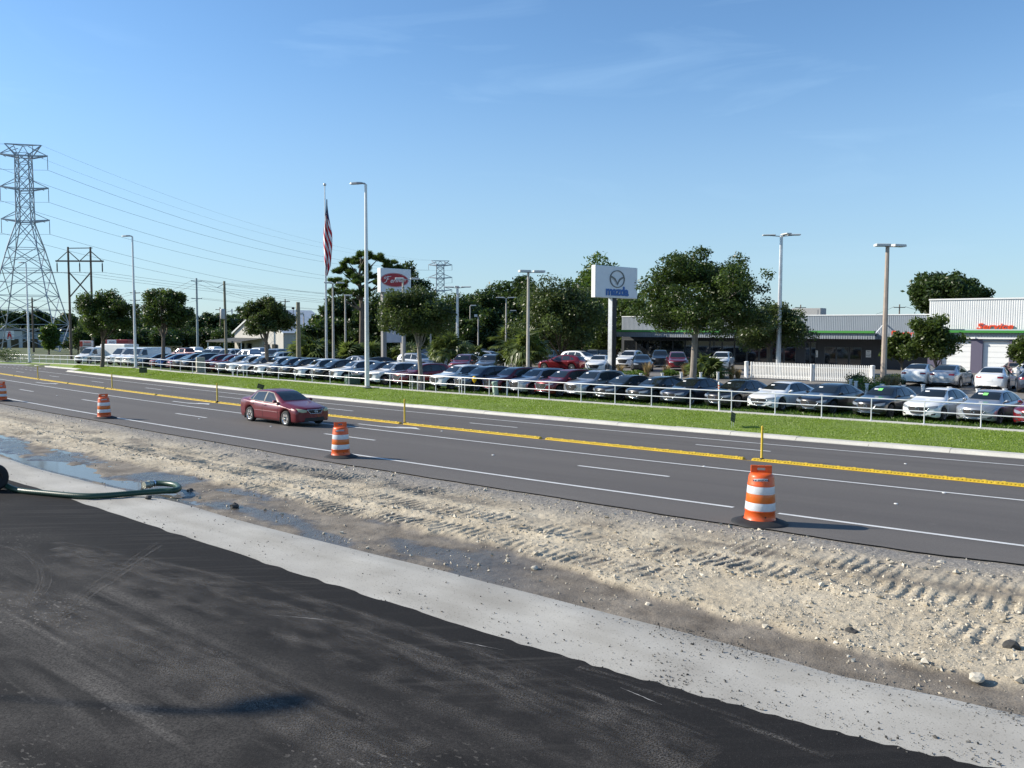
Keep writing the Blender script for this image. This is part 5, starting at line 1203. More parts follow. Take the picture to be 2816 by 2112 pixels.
# ---- gabled building behind the pickups
GB = 150.
YL, YR = 157., 146.
pl_, pr_ = at(645, 914, YL), at(779, 914, YR); ze = pr_.z; za = at(712, 852, 151).z; g0 = -1.0
o = thing('gabled_building', 'pale metal building with a gabled front and a low grey awning', 'building', (0, 0, 0)); dpt = 11
fd_ = Vector((pr_.x-pl_.x, YR-YL, 0)); fl_ = fd_.length; fd_.normalize(); dv = Vector((-fd_.y, fd_.x, 0))*dpt
def wp_(u, z, back=0.0): q = Vector((pl_.x, YL, 0))+fd_*(u*fl_)+dv*back; return (q.x, q.y, z)
wl = MB()
wl.add([wp_(0, g0), wp_(1, g0), wp_(1, ze), wp_(.5, za), wp_(0, ze)], [(0, 1, 2, 3, 4)]); wl.add([wp_(1, g0), wp_(1, g0, 1), wp_(1, ze, 1), wp_(1, ze)], [(0, 1, 2, 3)]); wl.add([wp_(0, g0, 1), wp_(0, g0), wp_(0, ze), wp_(0, ze, 1)], [(0, 1, 2, 3)])
obj('wall', wl, mat('beige_metal_wall', (.55, .52, .47), .7, var=.08, vscale=.6, stretch=(4, 4, .1)), o)
for u0 in (-.03, 1.03):
    rf = MB(); zz_ = ze-(za-ze)*.06
    rf.add([wp_(.5, za+.12, -.03), wp_(u0, zz_+.12, -.03), wp_(u0, zz_+.12, 1.03), wp_(.5, za+.12, 1.03)], [(0, 1, 2, 3)]); rf.add([wp_(.5, za-.2, -.03), wp_(u0, zz_-.2, -.03), wp_(u0, zz_+.12, -.03), wp_(.5, za+.12, -.03)], [(0, 1, 2, 3)])
    obj('roof_slope', rf, mat('metal_roof', (.72, .72, .69), .45, .1), o)
z1 = at(700, 930, 150).z; z2 = at(700, 938, 150).z
aw = MB(); aw.add([wp_(-.15, z2, -.4), wp_(.62, z2, -.4), wp_(.62, z1, -.002), wp_(-.02, z1, -.002)], [(0, 1, 2, 3)]); aw.add([wp_(-.15, z2-.25, -.4), wp_(.62, z2-.25, -.4), wp_(.62, z2, -.4), wp_(-.15, z2, -.4)], [(0, 1, 2, 3)])
obj('awning', aw, mat('awning_grey', (.07, .075, .075), .8), o)
for k in range(3): obj('awning_post', MB().bar(wp_(-.13+k*.36, g0, -.38), wp_(-.13+k*.36, z2-.1, -.38), .14), M_white, o)
def wbox(nm, u, z, wd, hg, m_): q = wp_(u, z, -.012); return obj(nm, MB().box((0, 0, 0), (wd, .12, hg)), m_, o, q, (0, 0, math.atan2(fd_.y, fd_.x)))
wbox('wall_sign', .47, at(707, 912, 151).z, 4.2, .6, mat('sign_red_white', (.65, .35, .33), .6)); wbox('red_emblem', .40, at(697, 875, 151).z, 1.2, .6, mat('faded_red', (.5, .1, .06), .6))
for u in (.16, .32, .68, .84): wbox('shop_window', u, .3, 1.5, 1.5, M_storefront)
# ---- small building far left and its signs
DB = 200.
o = thing('store_building', 'low grey blue store behind the lattice tower', 'building', (0, 0, 0))
x0_, x1_ = at(-120, 950, DB).x, at(118, 950, DB).x; zt = at(60, 907, DB).z; xs_ = at(62, 950, DB).x
obj('front_wall', MB().box(((x0_+xs_)/2, DB+6, (zt-1)/2-.3), (xs_-x0_, 12, zt+1)), mat('store_white', (.5, .5, .48), .7), o)
obj('side_wing', MB().box(((xs_+x1_)/2, DB+7, (zt-1)/2-.4), (x1_-xs_-.02, 12, zt+.8)), mat('store_blue', (.20, .26, .31), .7), o)
obj('roof_edge', MB().box(((x0_+x1_)/2, DB+6.2, zt+.1), (x1_-x0_+.6, 12.8, .4)), mat('store_roof', (.25, .25, .25), .8), o)
for px in (8, 40, 76, 92): 
    q = at(px, 945, DB); obj('window', MB().box((q.x, DB-.03, q.z), (2.0, .1, 2.2)), M_storefront, o)
q = at(105, 937, DB); obj('round_sign', MB().cyl((q.x, DB+.9, q.z), (q.x, DB+.7, q.z), .45, n=16), M_white, o)
q = at(27, 922, 185); o = thing('pole_sign', 'small red and white sign on a post in front of the far left store', 'sign', (q.x, 185, -1)); obj('panel', MB().box((0, 0, q.z+1), (.9*2, .2, 2.0)), M_white, o)
obj('red_mark', MB().prism([(-.6, -.8), (-.25, -.8), (0, .1), (.25, -.8), (.6, -.8), (.2, .8), (-.2, .8)], -.02, .02), mat('store_red', (.55, .03, .025), .6), o, (0, -.14, q.z+1), (math.pi/2, 0, 0)); obj('post', MB().bar((0, .05, 0), (0, .05, q.z), .2), M_conc_pole, o)
q0, q1 = at(221, 937, 118), at(255, 954, 118); o = thing('marquee_sign', 'red and white marquee sign on a stone base left of the box truck', 'sign', ((q0.x+q1.x)/2, 118, -1.0))
wd, zc = q1.x-q0.x, (q0.z+q1.z)/2+1; hg = q0.z-q1.z
obj('cabinet', MB().bbox((0, 0, zc), (wd, .5, hg), .04), M_white, o); obj('red_panel', MB().box((-wd*.36, -.26, zc), (wd*.24, .03, hg*.9)), mat('marquee_red', (.5, .06, .03), .6), o)
obj('red_heading', MB().box((wd*.13, -.26, zc+hg*.3), (wd*.6, .03, hg*.22)), MAT['marquee_red'], o)
for k in range(2): obj('text_row', MB().box((wd*.13, -.26, zc-hg*(.02+.26*k)), (wd*.66, .03, hg*.16)), mat('row_brown', (.12, .05, .03), .7), o)
obj('stone_base', MB().bbox((0, 0, (zc-hg/2)/2), (wd*1.02, .6, zc-hg/2), .05), mat('stone', (.3, .27, .23), .9, var=.35, vscale=4), o); obj('paper_notice', MB().box((wd*.1, -.32, (zc-hg/2)*.6), (wd*.3, .02, .55)), M_paper, o)
q0, q1 = at(299, 934, 116), at(359, 946, 116); o = thing('trailer_sign', 'red and white box trailer top showing above the box truck', 'trailer', ((q0.x+q1.x)/2, 116, -1.0)); wd = q1.x-q0.x; zc = (q0.z+q1.z)/2+1
obj('box', MB().bbox((0, 0, zc-.7), (wd, 1.8, q0.z-q1.z+1.4), .05), mat('trailer_red', (.33, .03, .03), .5), o); obj('white_panel', MB().box((-wd*.22, -.92, zc), (wd*.42, .02, q0.z-q1.z)), M_white, o)
obj('lettering', text_mesh('Betty', .42, .005, .004, .3), mat('purple_print', (.06, .04, .2), .6), o, (-wd*.2, -.94, zc-.15), (math.pi/2, 0, 0)); obj('wheel', MB().cyl((0, -.7, .35), (0, -.9, .35), .35, n=16), M_tyre, o); obj('axle', MB().box((0, 0, .55), (.2, 1.4, .6)), M_steel, o)
# wooden X-rail fence
o = thing('x_rail_fence', 'light brown wooden fence with crossed rails behind the white vans', 'fence', (0, 0, 0)); WF = 128.; MWd = mat('fence_wood', (.35, .26, .13), .85, var=.2)
pts = [at(px, 963, WF) for px in range(366, 512, 15)]; hf = 12/F*WF; pz = -1.0
zz = [at(px, 965, WF).z for px in range(366, 512, 15)]
for i, q in enumerate(pts):
    obj('post', MB().box((q.x, WF, (zz[i]+hf-.2+pz)/2), (.12, .12, zz[i]+hf-.2-pz)), MWd, o)
    if i:
        a = pts[i-1]
        for d0, d1 in ((.05, .6), (.6, .05), (.68, .68)): obj('rail', MB().bar((a.x, WF-.06-.03*(d0 > d1), zz[i-1]+d0), (q.x, WF-.06-.03*(d0 > d1), zz[i]+d1), .09), MWd, o)
# ================================================================== VEHICLES
def pchip(X, Y, x):
    X = np.asarray(X, float); Y = np.asarray(Y, float); h = np.diff(X); d = np.diff(Y)/h; m = np.zeros(len(X)); m[0], m[-1] = d[0], d[-1]
    for i in range(1, len(X)-1):
        if d[i-1]*d[i] > 0: w1, w2 = 2*h[i]+h[i-1], h[i]+2*h[i-1]; m[i] = (w1+w2)/(w1/d[i-1]+w2/d[i])
    i = np.clip(np.searchsorted(X, x)-1, 0, len(X)-2); t = (x-X[i])/h[i]
    return (2*t**3-3*t**2+1)*Y[i]+(t**3-2*t**2+t)*h[i]*m[i]+(-2*t**3+3*t**2)*Y[i+1]+(t**3-t**2)*h[i]*m[i+1]
SPEC = {}
SPEC['sedan'] = dict(L=4.87, ax=(.97, 3.80), r=.345, zb=[(0, .30), (.25, .19), (4.5, .2), (4.87, .34)],
    top=[(0, .68), (.035, .745), (.22, .825), (.7, .915), (1.2, .98), (1.38, 1.015), (1.5, 1.06), (2.25, 1.375), (2.65, 1.44), (3.05, 1.45), (3.5, 1.40), (4.0, 1.25), (4.4, 1.10), (4.6, 1.06), (4.76, 1.02), (4.83, .9), (4.87, .68)],
    sh=[(0, .60), (.25, .72), (.7, .80), (1.4, .885), (2.5, .93), (3.6, .96), (4.3, .98), (4.7, .93), (4.87, .6)],
    w=[(0, .60), (.08, .71), (.25, .81), (.6, .885), (1.3, .92), (3.5, .92), (4.2, .89), (4.6, .82), (4.8, .73), (4.87, .62)],
    wr=[(0, .42), (.4, .60), (1.2, .70), (1.45, .69), (2.25, .57), (3.1, .555), (3.6, .57), (4.2, .64), (4.6, .64), (4.87, .45)], bow=(.16, .10),
    ws=(1.52, 2.27, .64, .53), rw=(3.50, 4.28, .52, .60),
    win=[[(1.72, .955), (2.68, .975), (2.68, 1.355), (2.30, 1.31)], [(2.76, .975), (3.62, 1.0), (3.40, 1.335), (2.76, 1.36)], [(3.70, 1.005), (3.98, 1.035), (3.72, 1.20), (3.50, 1.31)]],
    doors=[(1.55, 2.70), (2.74, 3.62)], hl=(.40, .80, .60, .73), gr=(.50, .36, .66), low=(.50, .22, .30), tl=(.42, .80, .80, .93))
SPEC['old_sedan'] = dict(L=4.86, ax=(.96, 3.76), r=.335, zb=[(0, .24), (.3, .19), (4.5, .22), (4.86, .34)],
    top=[(0, .74), (.03, .785), (.2, .84), (.7, .925), (1.12, .985), (1.28, 1.01), (1.42, 1.07), (2.2, 1.40), (2.6, 1.465), (3.1, 1.47), (3.5, 1.43), (4.0, 1.22), (4.25, 1.11), (4.4, 1.08), (4.72, 1.05), (4.81, .95), (4.86, .7)],
    sh=[(0, .68), (.25, .76), (.7, .81), (1.3, .89), (2.5, .93), (3.6, .97), (4.3, .99), (4.7, .96), (4.86, .6)],
    w=[(0, .70), (.06, .78), (.22, .835), (.6, .865), (1.3, .895), (3.5, .895), (4.2, .87), (4.6, .82), (4.8, .73), (4.86, .62)],
    wr=[(0, .42), (.4, .60), (1.1, .69), (1.4, .68), (2.2, .575), (3.1, .565), (3.6, .575), (4.2, .63), (4.6, .66), (4.86, .45)], bow=(.17, .08),
    ws=(1.44, 2.22, .63, .53), rw=(3.54, 4.18, .52, .60),
    win=[[(1.66, .96), (2.62, .985), (2.62, 1.375), (2.25, 1.33)], [(2.72, .985), (3.58, 1.01), (3.42, 1.345), (2.72, 1.38)], [(3.64, 1.01), (3.86, 1.035), (3.66, 1.21), (3.50, 1.33)]],
    doors=[(1.50, 2.66), (2.70, 3.66)], hl=(.42, .755, .62, .765), gr=(.40, .57, .73), low=(.52, .25, .40), tl=(.60, .84, .78, 1.0))
SPEC['hatch'] = dict(L=4.46, ax=(.92, 3.62), r=.33, zb=[(0, .28), (.25, .19), (4.1, .2), (4.46, .34)],
    top=[(0, .68), (.035, .75), (.22, .835), (.7, .93), (1.15, .995), (1.3, 1.03), (1.42, 1.08), (2.12, 1.385), (2.5, 1.45), (2.95, 1.455), (3.5, 1.40), (3.9, 1.32), (4.02, 1.27), (4.28, 1.03), (4.36, .96), (4.42, .82), (4.46, .62)],
    sh=[(0, .60), (.25, .72), (.7, .81), (1.3, .89), (2.5, .94), (3.4, .98), (4.0, 1.0), (4.3, .95), (4.46, .56)],
    w=[(0, .58), (.08, .69), (.25, .79), (.6, .87), (1.3, .90), (3.2, .90), (3.8, .89), (4.2, .81), (4.4, .72), (4.46, .62)],
    wr=[(0, .42), (.4, .60), (1.15, .69), (1.38, .68), (2.12, .56), (2.9, .55), (3.6, .54), (4.0, .56), (4.3, .66), (4.46, .45)], bow=(.16, .08),
    ws=(1.44, 2.14, .63, .52), rw=(3.92, 4.24, .48, .56),
    win=[[(1.62, .965), (2.55, .985), (2.55, 1.365), (2.16, 1.315)], [(2.63, .985), (3.40, 1.01), (3.28, 1.34), (2.63, 1.365)], [(3.47, 1.015), (3.80, 1.06), (3.66, 1.20), (3.36, 1.31)]],
    doors=[(1.48, 2.57), (2.61, 3.42)], hl=(.40, .78, .60, .73), gr=(.48, .36, .67), low=(.50, .22, .30), tl=(.42, .76, .82, .95))
SPEC['suv'] = dict(L=4.55, ax=(.93, 3.63), r=.36, zb=[(0, .36), (.25, .25), (4.2, .26), (4.55, .42)],
    top=[(0, .86), (.035, .92), (.2, .98), (.6, 1.05), (1.1, 1.105), (1.26, 1.135), (1.4, 1.20), (2.02, 1.57), (2.4, 1.655), (2.9, 1.68), (3.6, 1.65), (4.05, 1.575), (4.15, 1.53), (4.38, 1.22), (4.46, 1.08), (4.52, .92), (4.55, .72)],
    sh=[(0, .74), (.25, .86), (.7, .94), (1.3, 1.0), (2.5, 1.05), (3.5, 1.085), (4.1, 1.11), (4.4, 1.02), (4.55, .66)],
    w=[(0, .62), (.08, .74), (.25, .84), (.6, .90), (1.3, .92), (3.3, .92), (3.9, .905), (4.3, .83), (4.5, .74), (4.55, .64)],
    wr=[(0, .46), (.4, .64), (1.1, .73), (1.35, .72), (2.05, .60), (2.9, .60), (3.8, .585), (4.15, .60), (4.4, .70), (4.55, .5)], bow=(.15, .07),
    ws=(1.42, 2.06, .67, .56), rw=(4.06, 4.36, .50, .60),
    win=[[(1.60, 1.085), (2.55, 1.11), (2.55, 1.555), (2.10, 1.485)], [(2.63, 1.11), (3.42, 1.135), (3.38, 1.53), (2.63, 1.558)], [(3.50, 1.14), (3.94, 1.18), (3.80, 1.43), (3.46, 1.52)]],
    doors=[(1.48, 2.58), (2.62, 3.46)], hl=(.44, .82, .76, .87), gr=(.54, .50, .86), low=(.52, .30, .40), tl=(.44, .80, .98, 1.10), clad=True)
SPEC['van'] = dict(L=5.7, ax=(.92, 4.35), r=.37, zb=[(0, .36), (.25, .28), (5.5, .3), (5.7, .45)],
    top=[(0, .88), (.04, .98), (.2, 1.05), (.75, 1.15), (.95, 1.2), (1.05, 1.28), (1.70, 1.93), (2.1, 2.06), (3, 2.10), (5.2, 2.08), (5.5, 2.03), (5.6, 1.9), (5.66, 1.3), (5.7, .8)],
    sh=[(0, .76), (.3, .95), (1, 1.12), (2, 1.2), (5.3, 1.2), (5.6, 1.1), (5.7, .7)],
    w=[(0, .80), (.08, .88), (.25, .94), (.8, .99), (2, 1.0), (5.2, 1.0), (5.6, .97), (5.7, .93)],
    wr=[(0, .6), (.5, .76), (1, .80), (1.7, .74), (3, .76), (5.3, .76), (5.6, .78), (5.7, .7)], bow=(.12, .03),
    ws=(1.08, 1.78, .76, .70), rw=None, win=[[(1.32, 1.22), (2.25, 1.24), (2.25, 1.86), (1.80, 1.84)]], doors=[(1.2, 2.32)], hl=(.55, .86, .74, .92), gr=(.52, .70, .92), low=(.7, .38, .5), tl=(.80, .92, .9, 1.3))
SPEC['pickup'] = dict(L=5.85, ax=(.98, 4.62), r=.40, zb=[(0, .42), (.25, .36), (5.6, .4), (5.85, .55)],
    top=[(0, 1.0), (.04, 1.10), (.25, 1.16), (1.2, 1.24), (1.34, 1.27), (1.44, 1.32), (2.02, 1.77), (2.4, 1.87), (3.2, 1.88), (3.55, 1.85), (3.66, 1.80), (3.76, 1.36), (3.9, 1.35), (5.78, 1.35), (5.83, 1.2), (5.85, .9)],
    sh=[(0, .88), (.3, 1.06), (1.3, 1.16), (2.5, 1.2), (3.6, 1.24), (3.9, 1.29), (5.7, 1.29), (5.85, .8)],
    w=[(0, .86), (.06, .94), (.25, .98), (.8, 1.01), (5.6, 1.01), (5.8, .98), (5.85, .95)],
    wr=[(0, .7), (.5, .84), (1.3, .84), (2.02, .66), (3.3, .65), (3.7, .68), (3.8, .86), (5.85, .86)], bow=(.10, .03),
    ws=(1.46, 2.06, .74, .62), rw=None, win=[[(1.62, 1.24), (2.50, 1.26), (2.50, 1.73), (2.08, 1.68)], [(2.58, 1.26), (3.46, 1.28), (3.40, 1.72), (2.58, 1.735)]], doors=[(1.5, 2.54), (2.56, 3.55)], hl=(.60, .92, .86, 1.04), gr=(.60, .74, 1.04), low=(.8, .45, .62), tl=(.88, .97, .95, 1.25), bed=True)
SPEC['roadster'] = dict(L=3.92, ax=(.80, 3.11), r=.31, zb=[(0, .26), (.25, .17), (3.6, .2), (3.92, .3)],
    top=[(0, .50), (.04, .58), (.25, .68), (.8, .80), (1.2, .85), (1.36, .88), (1.9, 1.14), (2.2, 1.21), (2.5, 1.22), (2.9, 1.05), (3.2, .93), (3.6, .9), (3.85, .82), (3.92, .6)],
    sh=[(0, .44), (.25, .58), (.8, .73), (1.5, .79), (2.6, .81), (3.5, .82), (3.92, .5)],
    w=[(0, .56), (.08, .67), (.25, .76), (.7, .85), (1.3, .86), (3.0, .865), (3.5, .82), (3.92, .6)],
    wr=[(0, .38), (.4, .56), (1.2, .66), (1.9, .54), (2.5, .50), (3.0, .55), (3.92, .42)], bow=(.16, .1),
    ws=(1.38, 1.92, .60, .50), rw=(2.62, 2.98, .4, .45), win=[[(1.55, .83), (2.45, .84), (2.35, 1.14), (1.95, 1.10)]], doors=[(1.4, 2.5)], hl=(.44, .70, .52, .62), gr=(.5, .26, .46), low=None, tl=(.4, .7, .66, .78))
def wheel_meshes(r, w_, spokes, style):
    ty = MB().lathe([(r*.66, -w_/2+.01), (r*.74, -w_/2), (r*.93, -w_/2+.01), (r*.99, -w_/2+.035), (r, -.03), (r, .03), (r*.99, w_/2-.035), (r*.93, w_/2-.01), (r*.74, w_/2), (r*.66, w_/2-.01)], 26, axis='y').mesh('tyre')
    rm = MB(); o_ = -w_/2+.012; ri = r*.665
    rm.lathe([(ri, o_-.004), (ri*.93, o_-.008), (ri*.90, o_+.03), (ri*.9, .06)], 26, axis='y')
    for k in range(spokes):
        a = 2*math.pi*k/spokes; ca, sa = math.cos(a), math.sin(a); wa, wb_ = (.05, .075) if style == 0 else (.028, .04)
        q = []
        for rr, hw, dy in ((ri*.1, wb_, 0), (ri*.95, wa, .0)):
            for s in (-1, 1): q.append((rr*ca-s*hw*sa, o_+dy, rr*sa+s*hw*ca))
        q += [(x, y+.03, z) for x, y, z in q]
        rm.add(q, [(0, 1, 3, 2), (0, 2, 6, 4), (1, 5, 7, 3)])
    rm.lathe([(ri*.2, o_+.01), (ri*.18, o_-.008), (0, o_-.012)], 12, axis='y')
    dk = MB().lathe([(ri*.92, o_+.045), (.0, o_+.045)], 20, axis='y').mesh('rim_shade_disc')  # dark disc stands in for the shade behind the spokes
    return ty, rm.mesh('rim'), dk
def build_car(kind):
    S = SPEC[kind]; L = S['L']; g = {k: (lambda x, q=S[k]: pchip([a for a, b in q], [b for a, b in q], x)) for k in ('top', 'sh', 'w', 'wr', 'zb')}
    Ra = S['r']+.055
    s = [np.linspace(0, L, 64), np.array([0, .01, .025, .05, .08, .12, .17, L-.01, L-.03, L-.06, L-.1, L-.15])]
    s += [np.array([a for a, b in S['top']])]
    for a in S['ax']: s += [a+Ra*np.cos(np.linspace(0, math.pi, 19)), np.array([a-Ra-.004, a+Ra+.004])]
    s = np.unique(np.round(np.clip(np.concatenate(s), 0, L), 4)); keep = [0]
    for i in range(1, len(s)):
        if s[i]-s[keep[-1]] > .0035: keep.append(i)
    s = s[keep]
    zt, zs, w_, wr, zb = g['top'](s), g['sh'](s), g['w'](s), g['wr'](s), g['zb'](s)
    zs = np.minimum(zs, zt-.05); wr = np.minimum(wr, w_-.05)
    for a in S['ax']:
        m = abs(s-a) < Ra; zb = np.where(m, np.maximum(zb, S['r']+np.sqrt(np.maximum(Ra**2-(s-a)**2, 0))), zb)
    zb = np.minimum(zb, zs-.06)
    zr = zt-np.clip(.25*(zt-zs), .02, .055)
    hs = zs-zb
    rows = []
    for i in range(len(s)):
        W, b0, Z, T, Rw, Rz = w_[i], zb[i], zs[i], zt[i], wr[i], zr[i]
        bl = (W-.085, Z+.012)
        pts = [(W-.20, b0+.03), (W-.05, b0), (W-.018, b0+min(.07, hs[i]*.2)), (W-.006, b0+hs[i]*.40), (W, b0+hs[i]*.62), (W-.006, b0+hs[i]*.78), (W-.03, Z-.03), (W-.06, Z), bl]
        for u in (.33, .67): pts.append((bl[0]+(Rw-bl[0])*u+.02*math.sin(math.pi*u), bl[1]+(Rz-bl[1])*u))
        pts += [(Rw, Rz), (Rw-.045, Rz+.55*(T-Rz)), (Rw*.75, T-.25*(T-Rz)), (Rw*.38, T-.06*(T-Rz)), (0, T)]
        bw = 0
        r_ = []
        for y, z in pts:
            fy = (abs(y)/max(W, .3))**2
            x = L/2-s[i]-S['bow'][0]*fy*max(0, 1-s[i]/.55)**1+S['bow'][1]*fy*max(0, 1-(L-s[i])/.5)
            r_.append((x, y, z))
        rows.append([(x, -y, z) for x, y, z in r_[:-1]]+r_[::-1])
    b = MB(); b.grid(rows, True); n = len(rows[0])
    for e, sg in ((0, -1), (len(rows)-1, 1)):
        cap = []
        for i in range(n//2+1):
            (xa, ya_, za_) = rows[e][n-1-i]; bwv = S['bow'][0 if e == 0 else 1]; W = w_[e]
            cap.append([((L/2-s[e])+(-1 if e == 0 else 1)*bwv*(ya_*u/max(W, .3))**2, ya_*u, za_) for u in np.linspace(-1, 1, 11)])
        b.grid(cap if e == 0 else cap[::-1], True)
    body = b.mesh(kind+'_body')
    bv = BVHTree.FromPolygons([Vector(v) for v in b.v], [tuple(f) for f in b.f])
    parts = []
    def hit(mode, a, c, off, side=1):
        if mode == 'side': o, d = Vector((L/2-a, side*3, c)), Vector((0, -side, 0))
        elif mode == 'front': o, d = Vector((5, a, c)), Vector((-1, 0, 0))
        elif mode == 'rear': o, d = Vector((-5, a, c)), Vector((1, 0, 0))
        else: o, d = Vector((L/2-a, c, 4)), Vector((0, 0, -1))
        h, nn, _, _ = bv.ray_cast(o, d)
        if h is None: h = bv.find_nearest(o+d*(3 if mode != 'top' else 3))[0]; return h-d*off
        return h-d*off
    def patch(mode, lo, hi, off, rws=5, cls=8, side=1):
        P = []
        for j in range(rws+1):
            v = j/rws; r_ = []
            for i in range(cls+1):
                u = i/cls*(len(lo)-1); k = min(int(u), len(lo)-2); f = u-k
                A_ = [lo[k][q]+(lo[k+1][q]-lo[k][q])*f for q in (0, 1)]
                u2 = i/cls*(len(hi)-1); k2 = min(int(u2), len(hi)-2); f2 = u2-k2
                B_ = [hi[k2][q]+(hi[k2+1][q]-hi[k2][q])*f2 for q in (0, 1)]
                r_.append(hit(mode, A_[0]+(B_[0]-A_[0])*v, A_[1]+(B_[1]-A_[1])*v, off, side))
            P.append(r_)
        return MB().grid(P, True)
    add = lambda nm, mb, mk, kids=(): parts.append((nm, mb.mesh(nm), mk, kids))
    # glass
    s0, s1, y0, y1 = S['ws']
    add('windshield', patch('top', [(s0, -y0), (s0-.06, 0), (s0, y0)], [(s1, -y1), (s1-.04, 0), (s1, y1)], .008, 8, 10), 'glass')
    if S['rw']:
        s0, s1, y0, y1 = S['rw']; add('rear_window', patch('top', [(s0, -y0), (s0+.03, 0), (s0, y0)], [(s1, -y1), (s1+.04, 0), (s1, y1)], .008, 8, 10), 'glass')
    for sd in (1, -1):
        q = S['win']; full_lo = [(q[0][0][0]-.04, q[0][0][1]-.02)]+[(x[1][0]+(.04 if x is q[-1] else 0), x[1][1]-.02) for x in q]; full_hi = [(q[0][3][0]-.03, q[0][3][1]+.022)]+[(x[2][0], x[2][1]+.022) for x in q]
        add('window_trim', patch('side', full_lo, full_hi, .004, 5, 14, sd), 'trim')
        for p0, p1, p2, p3 in q: add('side_window', patch('side', [p0, p1], [p3, p2], .010, 4, 5, sd), 'sglass')
        zlo = S['zb'][1][1]+.12
        for k, (a, c) in enumerate(S['doors']):
            zt_ = S['win'][min(k, len(S['win'])-1)][0][1]-.03
            def cl(x, z):     # keep the door clear of the wheel arch
                for ax_ in S['ax']:
                    dd = abs(x-ax_)
                    if dd < Ra+.05: z = max(z, S['r']+math.sqrt((Ra+.05)**2-dd**2))
                return z
            nn = 6
            xs_ = [a+(c-a)*i/nn for i in range(nn+1)]
            lo = [(x, min(cl(x, zlo), zt_-.1)) for x in xs_]; hi = [(x, zt_) for x in xs_]
            lo2 = [(a-.012+(c-a+.024)*i/nn, z-.012) for i, (x, z) in enumerate(lo)]; hi2 = [(x, zt_+.012) for x, z in lo2]
            seam = patch('side', lo2, hi2, .002, 5, 8, sd); door = patch('side', lo, hi, .0055, 5, 8, sd)
            hx = c-.16; hp = [hit('side', hx-.09, zt_-.10, .02, sd), hit('side', hx+.09, zt_-.10, .02, sd)]
            hd = MB().tube([hp[0], hp[1]], .018, 6)
            add('door', door, 'paint', (('door_seam', seam.mesh('door_seam'), 'trim'), ('handle', hd.mesh('handle'), 'paint')))
        a, c, z0, z1 = S['hl']
        add('headlight', patch('front', [(sd*a, z0+.02), (sd*(a+c)/2, z0), (sd*c, z0+.05)], [(sd*a, z1-.045), (sd*(a+c)/2, z1), (sd*c, z1+.03)], .016, 8, 14), 'lens')
        a, c, z0, z1 = S['tl']
        add('tail_light', patch('rear', [(sd*a, z0+.02), (sd*c, z0)], [(sd*a, z1-.01), (sd*c, z1)], .008, 4, 5), 'tail')
        # mirror
        mx_, mz_ = S['doors'][0][0]+.16, S['win'][0][0][1]+.06; base = hit('side', mx_+.05, mz_-.03, 0, sd)
        mm = MB(); c0 = base+Vector((.02, sd*.13, .03)); rows_ = []
        for k, (dx, rr) in enumerate(((.09, .02), (.075, .055), (.02, .078), (-.04, .082), (-.06, .07))):
            rows_.append([c0+Vector((dx, math.cos(2*math.pi*i/10)*rr*1.25, math.sin(2*math.pi*i/10)*rr*.85)) for i in range(11)])
        mm.grid(rows_, True); mm.add(rows_[-1][:10], [tuple(range(10))]); mm.tube([base, c0-Vector((0, 0, .03))], .025, 6)
        add('mirror', mm, 'paint')
    gw, g0, g1 = S['gr']
    gr = patch('front', [(-gw*.62, g0), (0, g0-.012), (gw*.62, g0)], [(-gw, g1), (0, g1+.012), (gw, g1)], .008, 8, 16)
    kids = []
    if kind in ('sedan', 'hatch', 'suv'):
        rim_ = [(-gw, g1-.03), (-gw*.80, (g0+g1)/2-.02), (-gw*.58, g0), (-gw*.3, g0-.025), (0, g0-.03), (gw*.3, g0-.025), (gw*.58, g0), (gw*.80, (g0+g1)/2-.02), (gw, g1-.03)]
        kids.append(('chrome_wing', MB().tube([hit('front', y, z, .012) for y, z in rim_], .013, 5).mesh('chrome_wing'), 'chrome'))
        for k in range(4):
            z = g0+.05+(g1-g0-.08)*k/4; ww = gw*(.66+.08*k); kids.append(('grille_bar', MB().tube([hit('front', y, z, .008) for y in np.linspace(-ww, ww, 7)], .007, 4).mesh('grille_bar'), 'dark'))
        em = [hit('front', .085*math.cos(a), (g0+g1)/2+.06+.065*math.sin(a), .022) for a in np.linspace(0, 2*math.pi, 13)]
        kids.append(('emblem', MB().tube(em, .009, 5, False).mesh('emblem'), 'chrome'))
    else:
        fr = [(-gw*.62, g0), (gw*.62, g0), (gw, g1), (-gw, g1), (-gw*.62, g0)] if kind == 'old_sedan' else [(-gw, g0), (gw, g0), (gw, g1), (-gw, g1), (-gw, g0)]
        pts = []
        for i in range(4):
            for u in (0, .25, .5, .75): pts.append(hit('front', fr[i][0]+(fr[i+1][0]-fr[i][0])*u, fr[i][1]+(fr[i+1][1]-fr[i][1])*u, .012))
        pts.append(pts[0]); kids.append(('grille_frame', MB().tube(pts, .010, 5, False).mesh('grille_frame'), 'chrome'))
        em = [hit('front', .07*math.cos(a), (g0+g1)/2+.06*math.sin(a), .02) for a in np.linspace(0, 2*math.pi, 15)]
        kids.append(('emblem', MB().tube(em, .009, 5, False).mesh('emblem'), 'chrome'))
        if kind == 'old_sedan': kids.append(('emblem_bar', MB().tube([hit('front', y, (g0+g1)/2, .022) for y in (-.085, 0, .085)], .012, 5).mesh('emblem_bar'), 'chrome'))
    add('grille', gr, 'dark', tuple(kids))
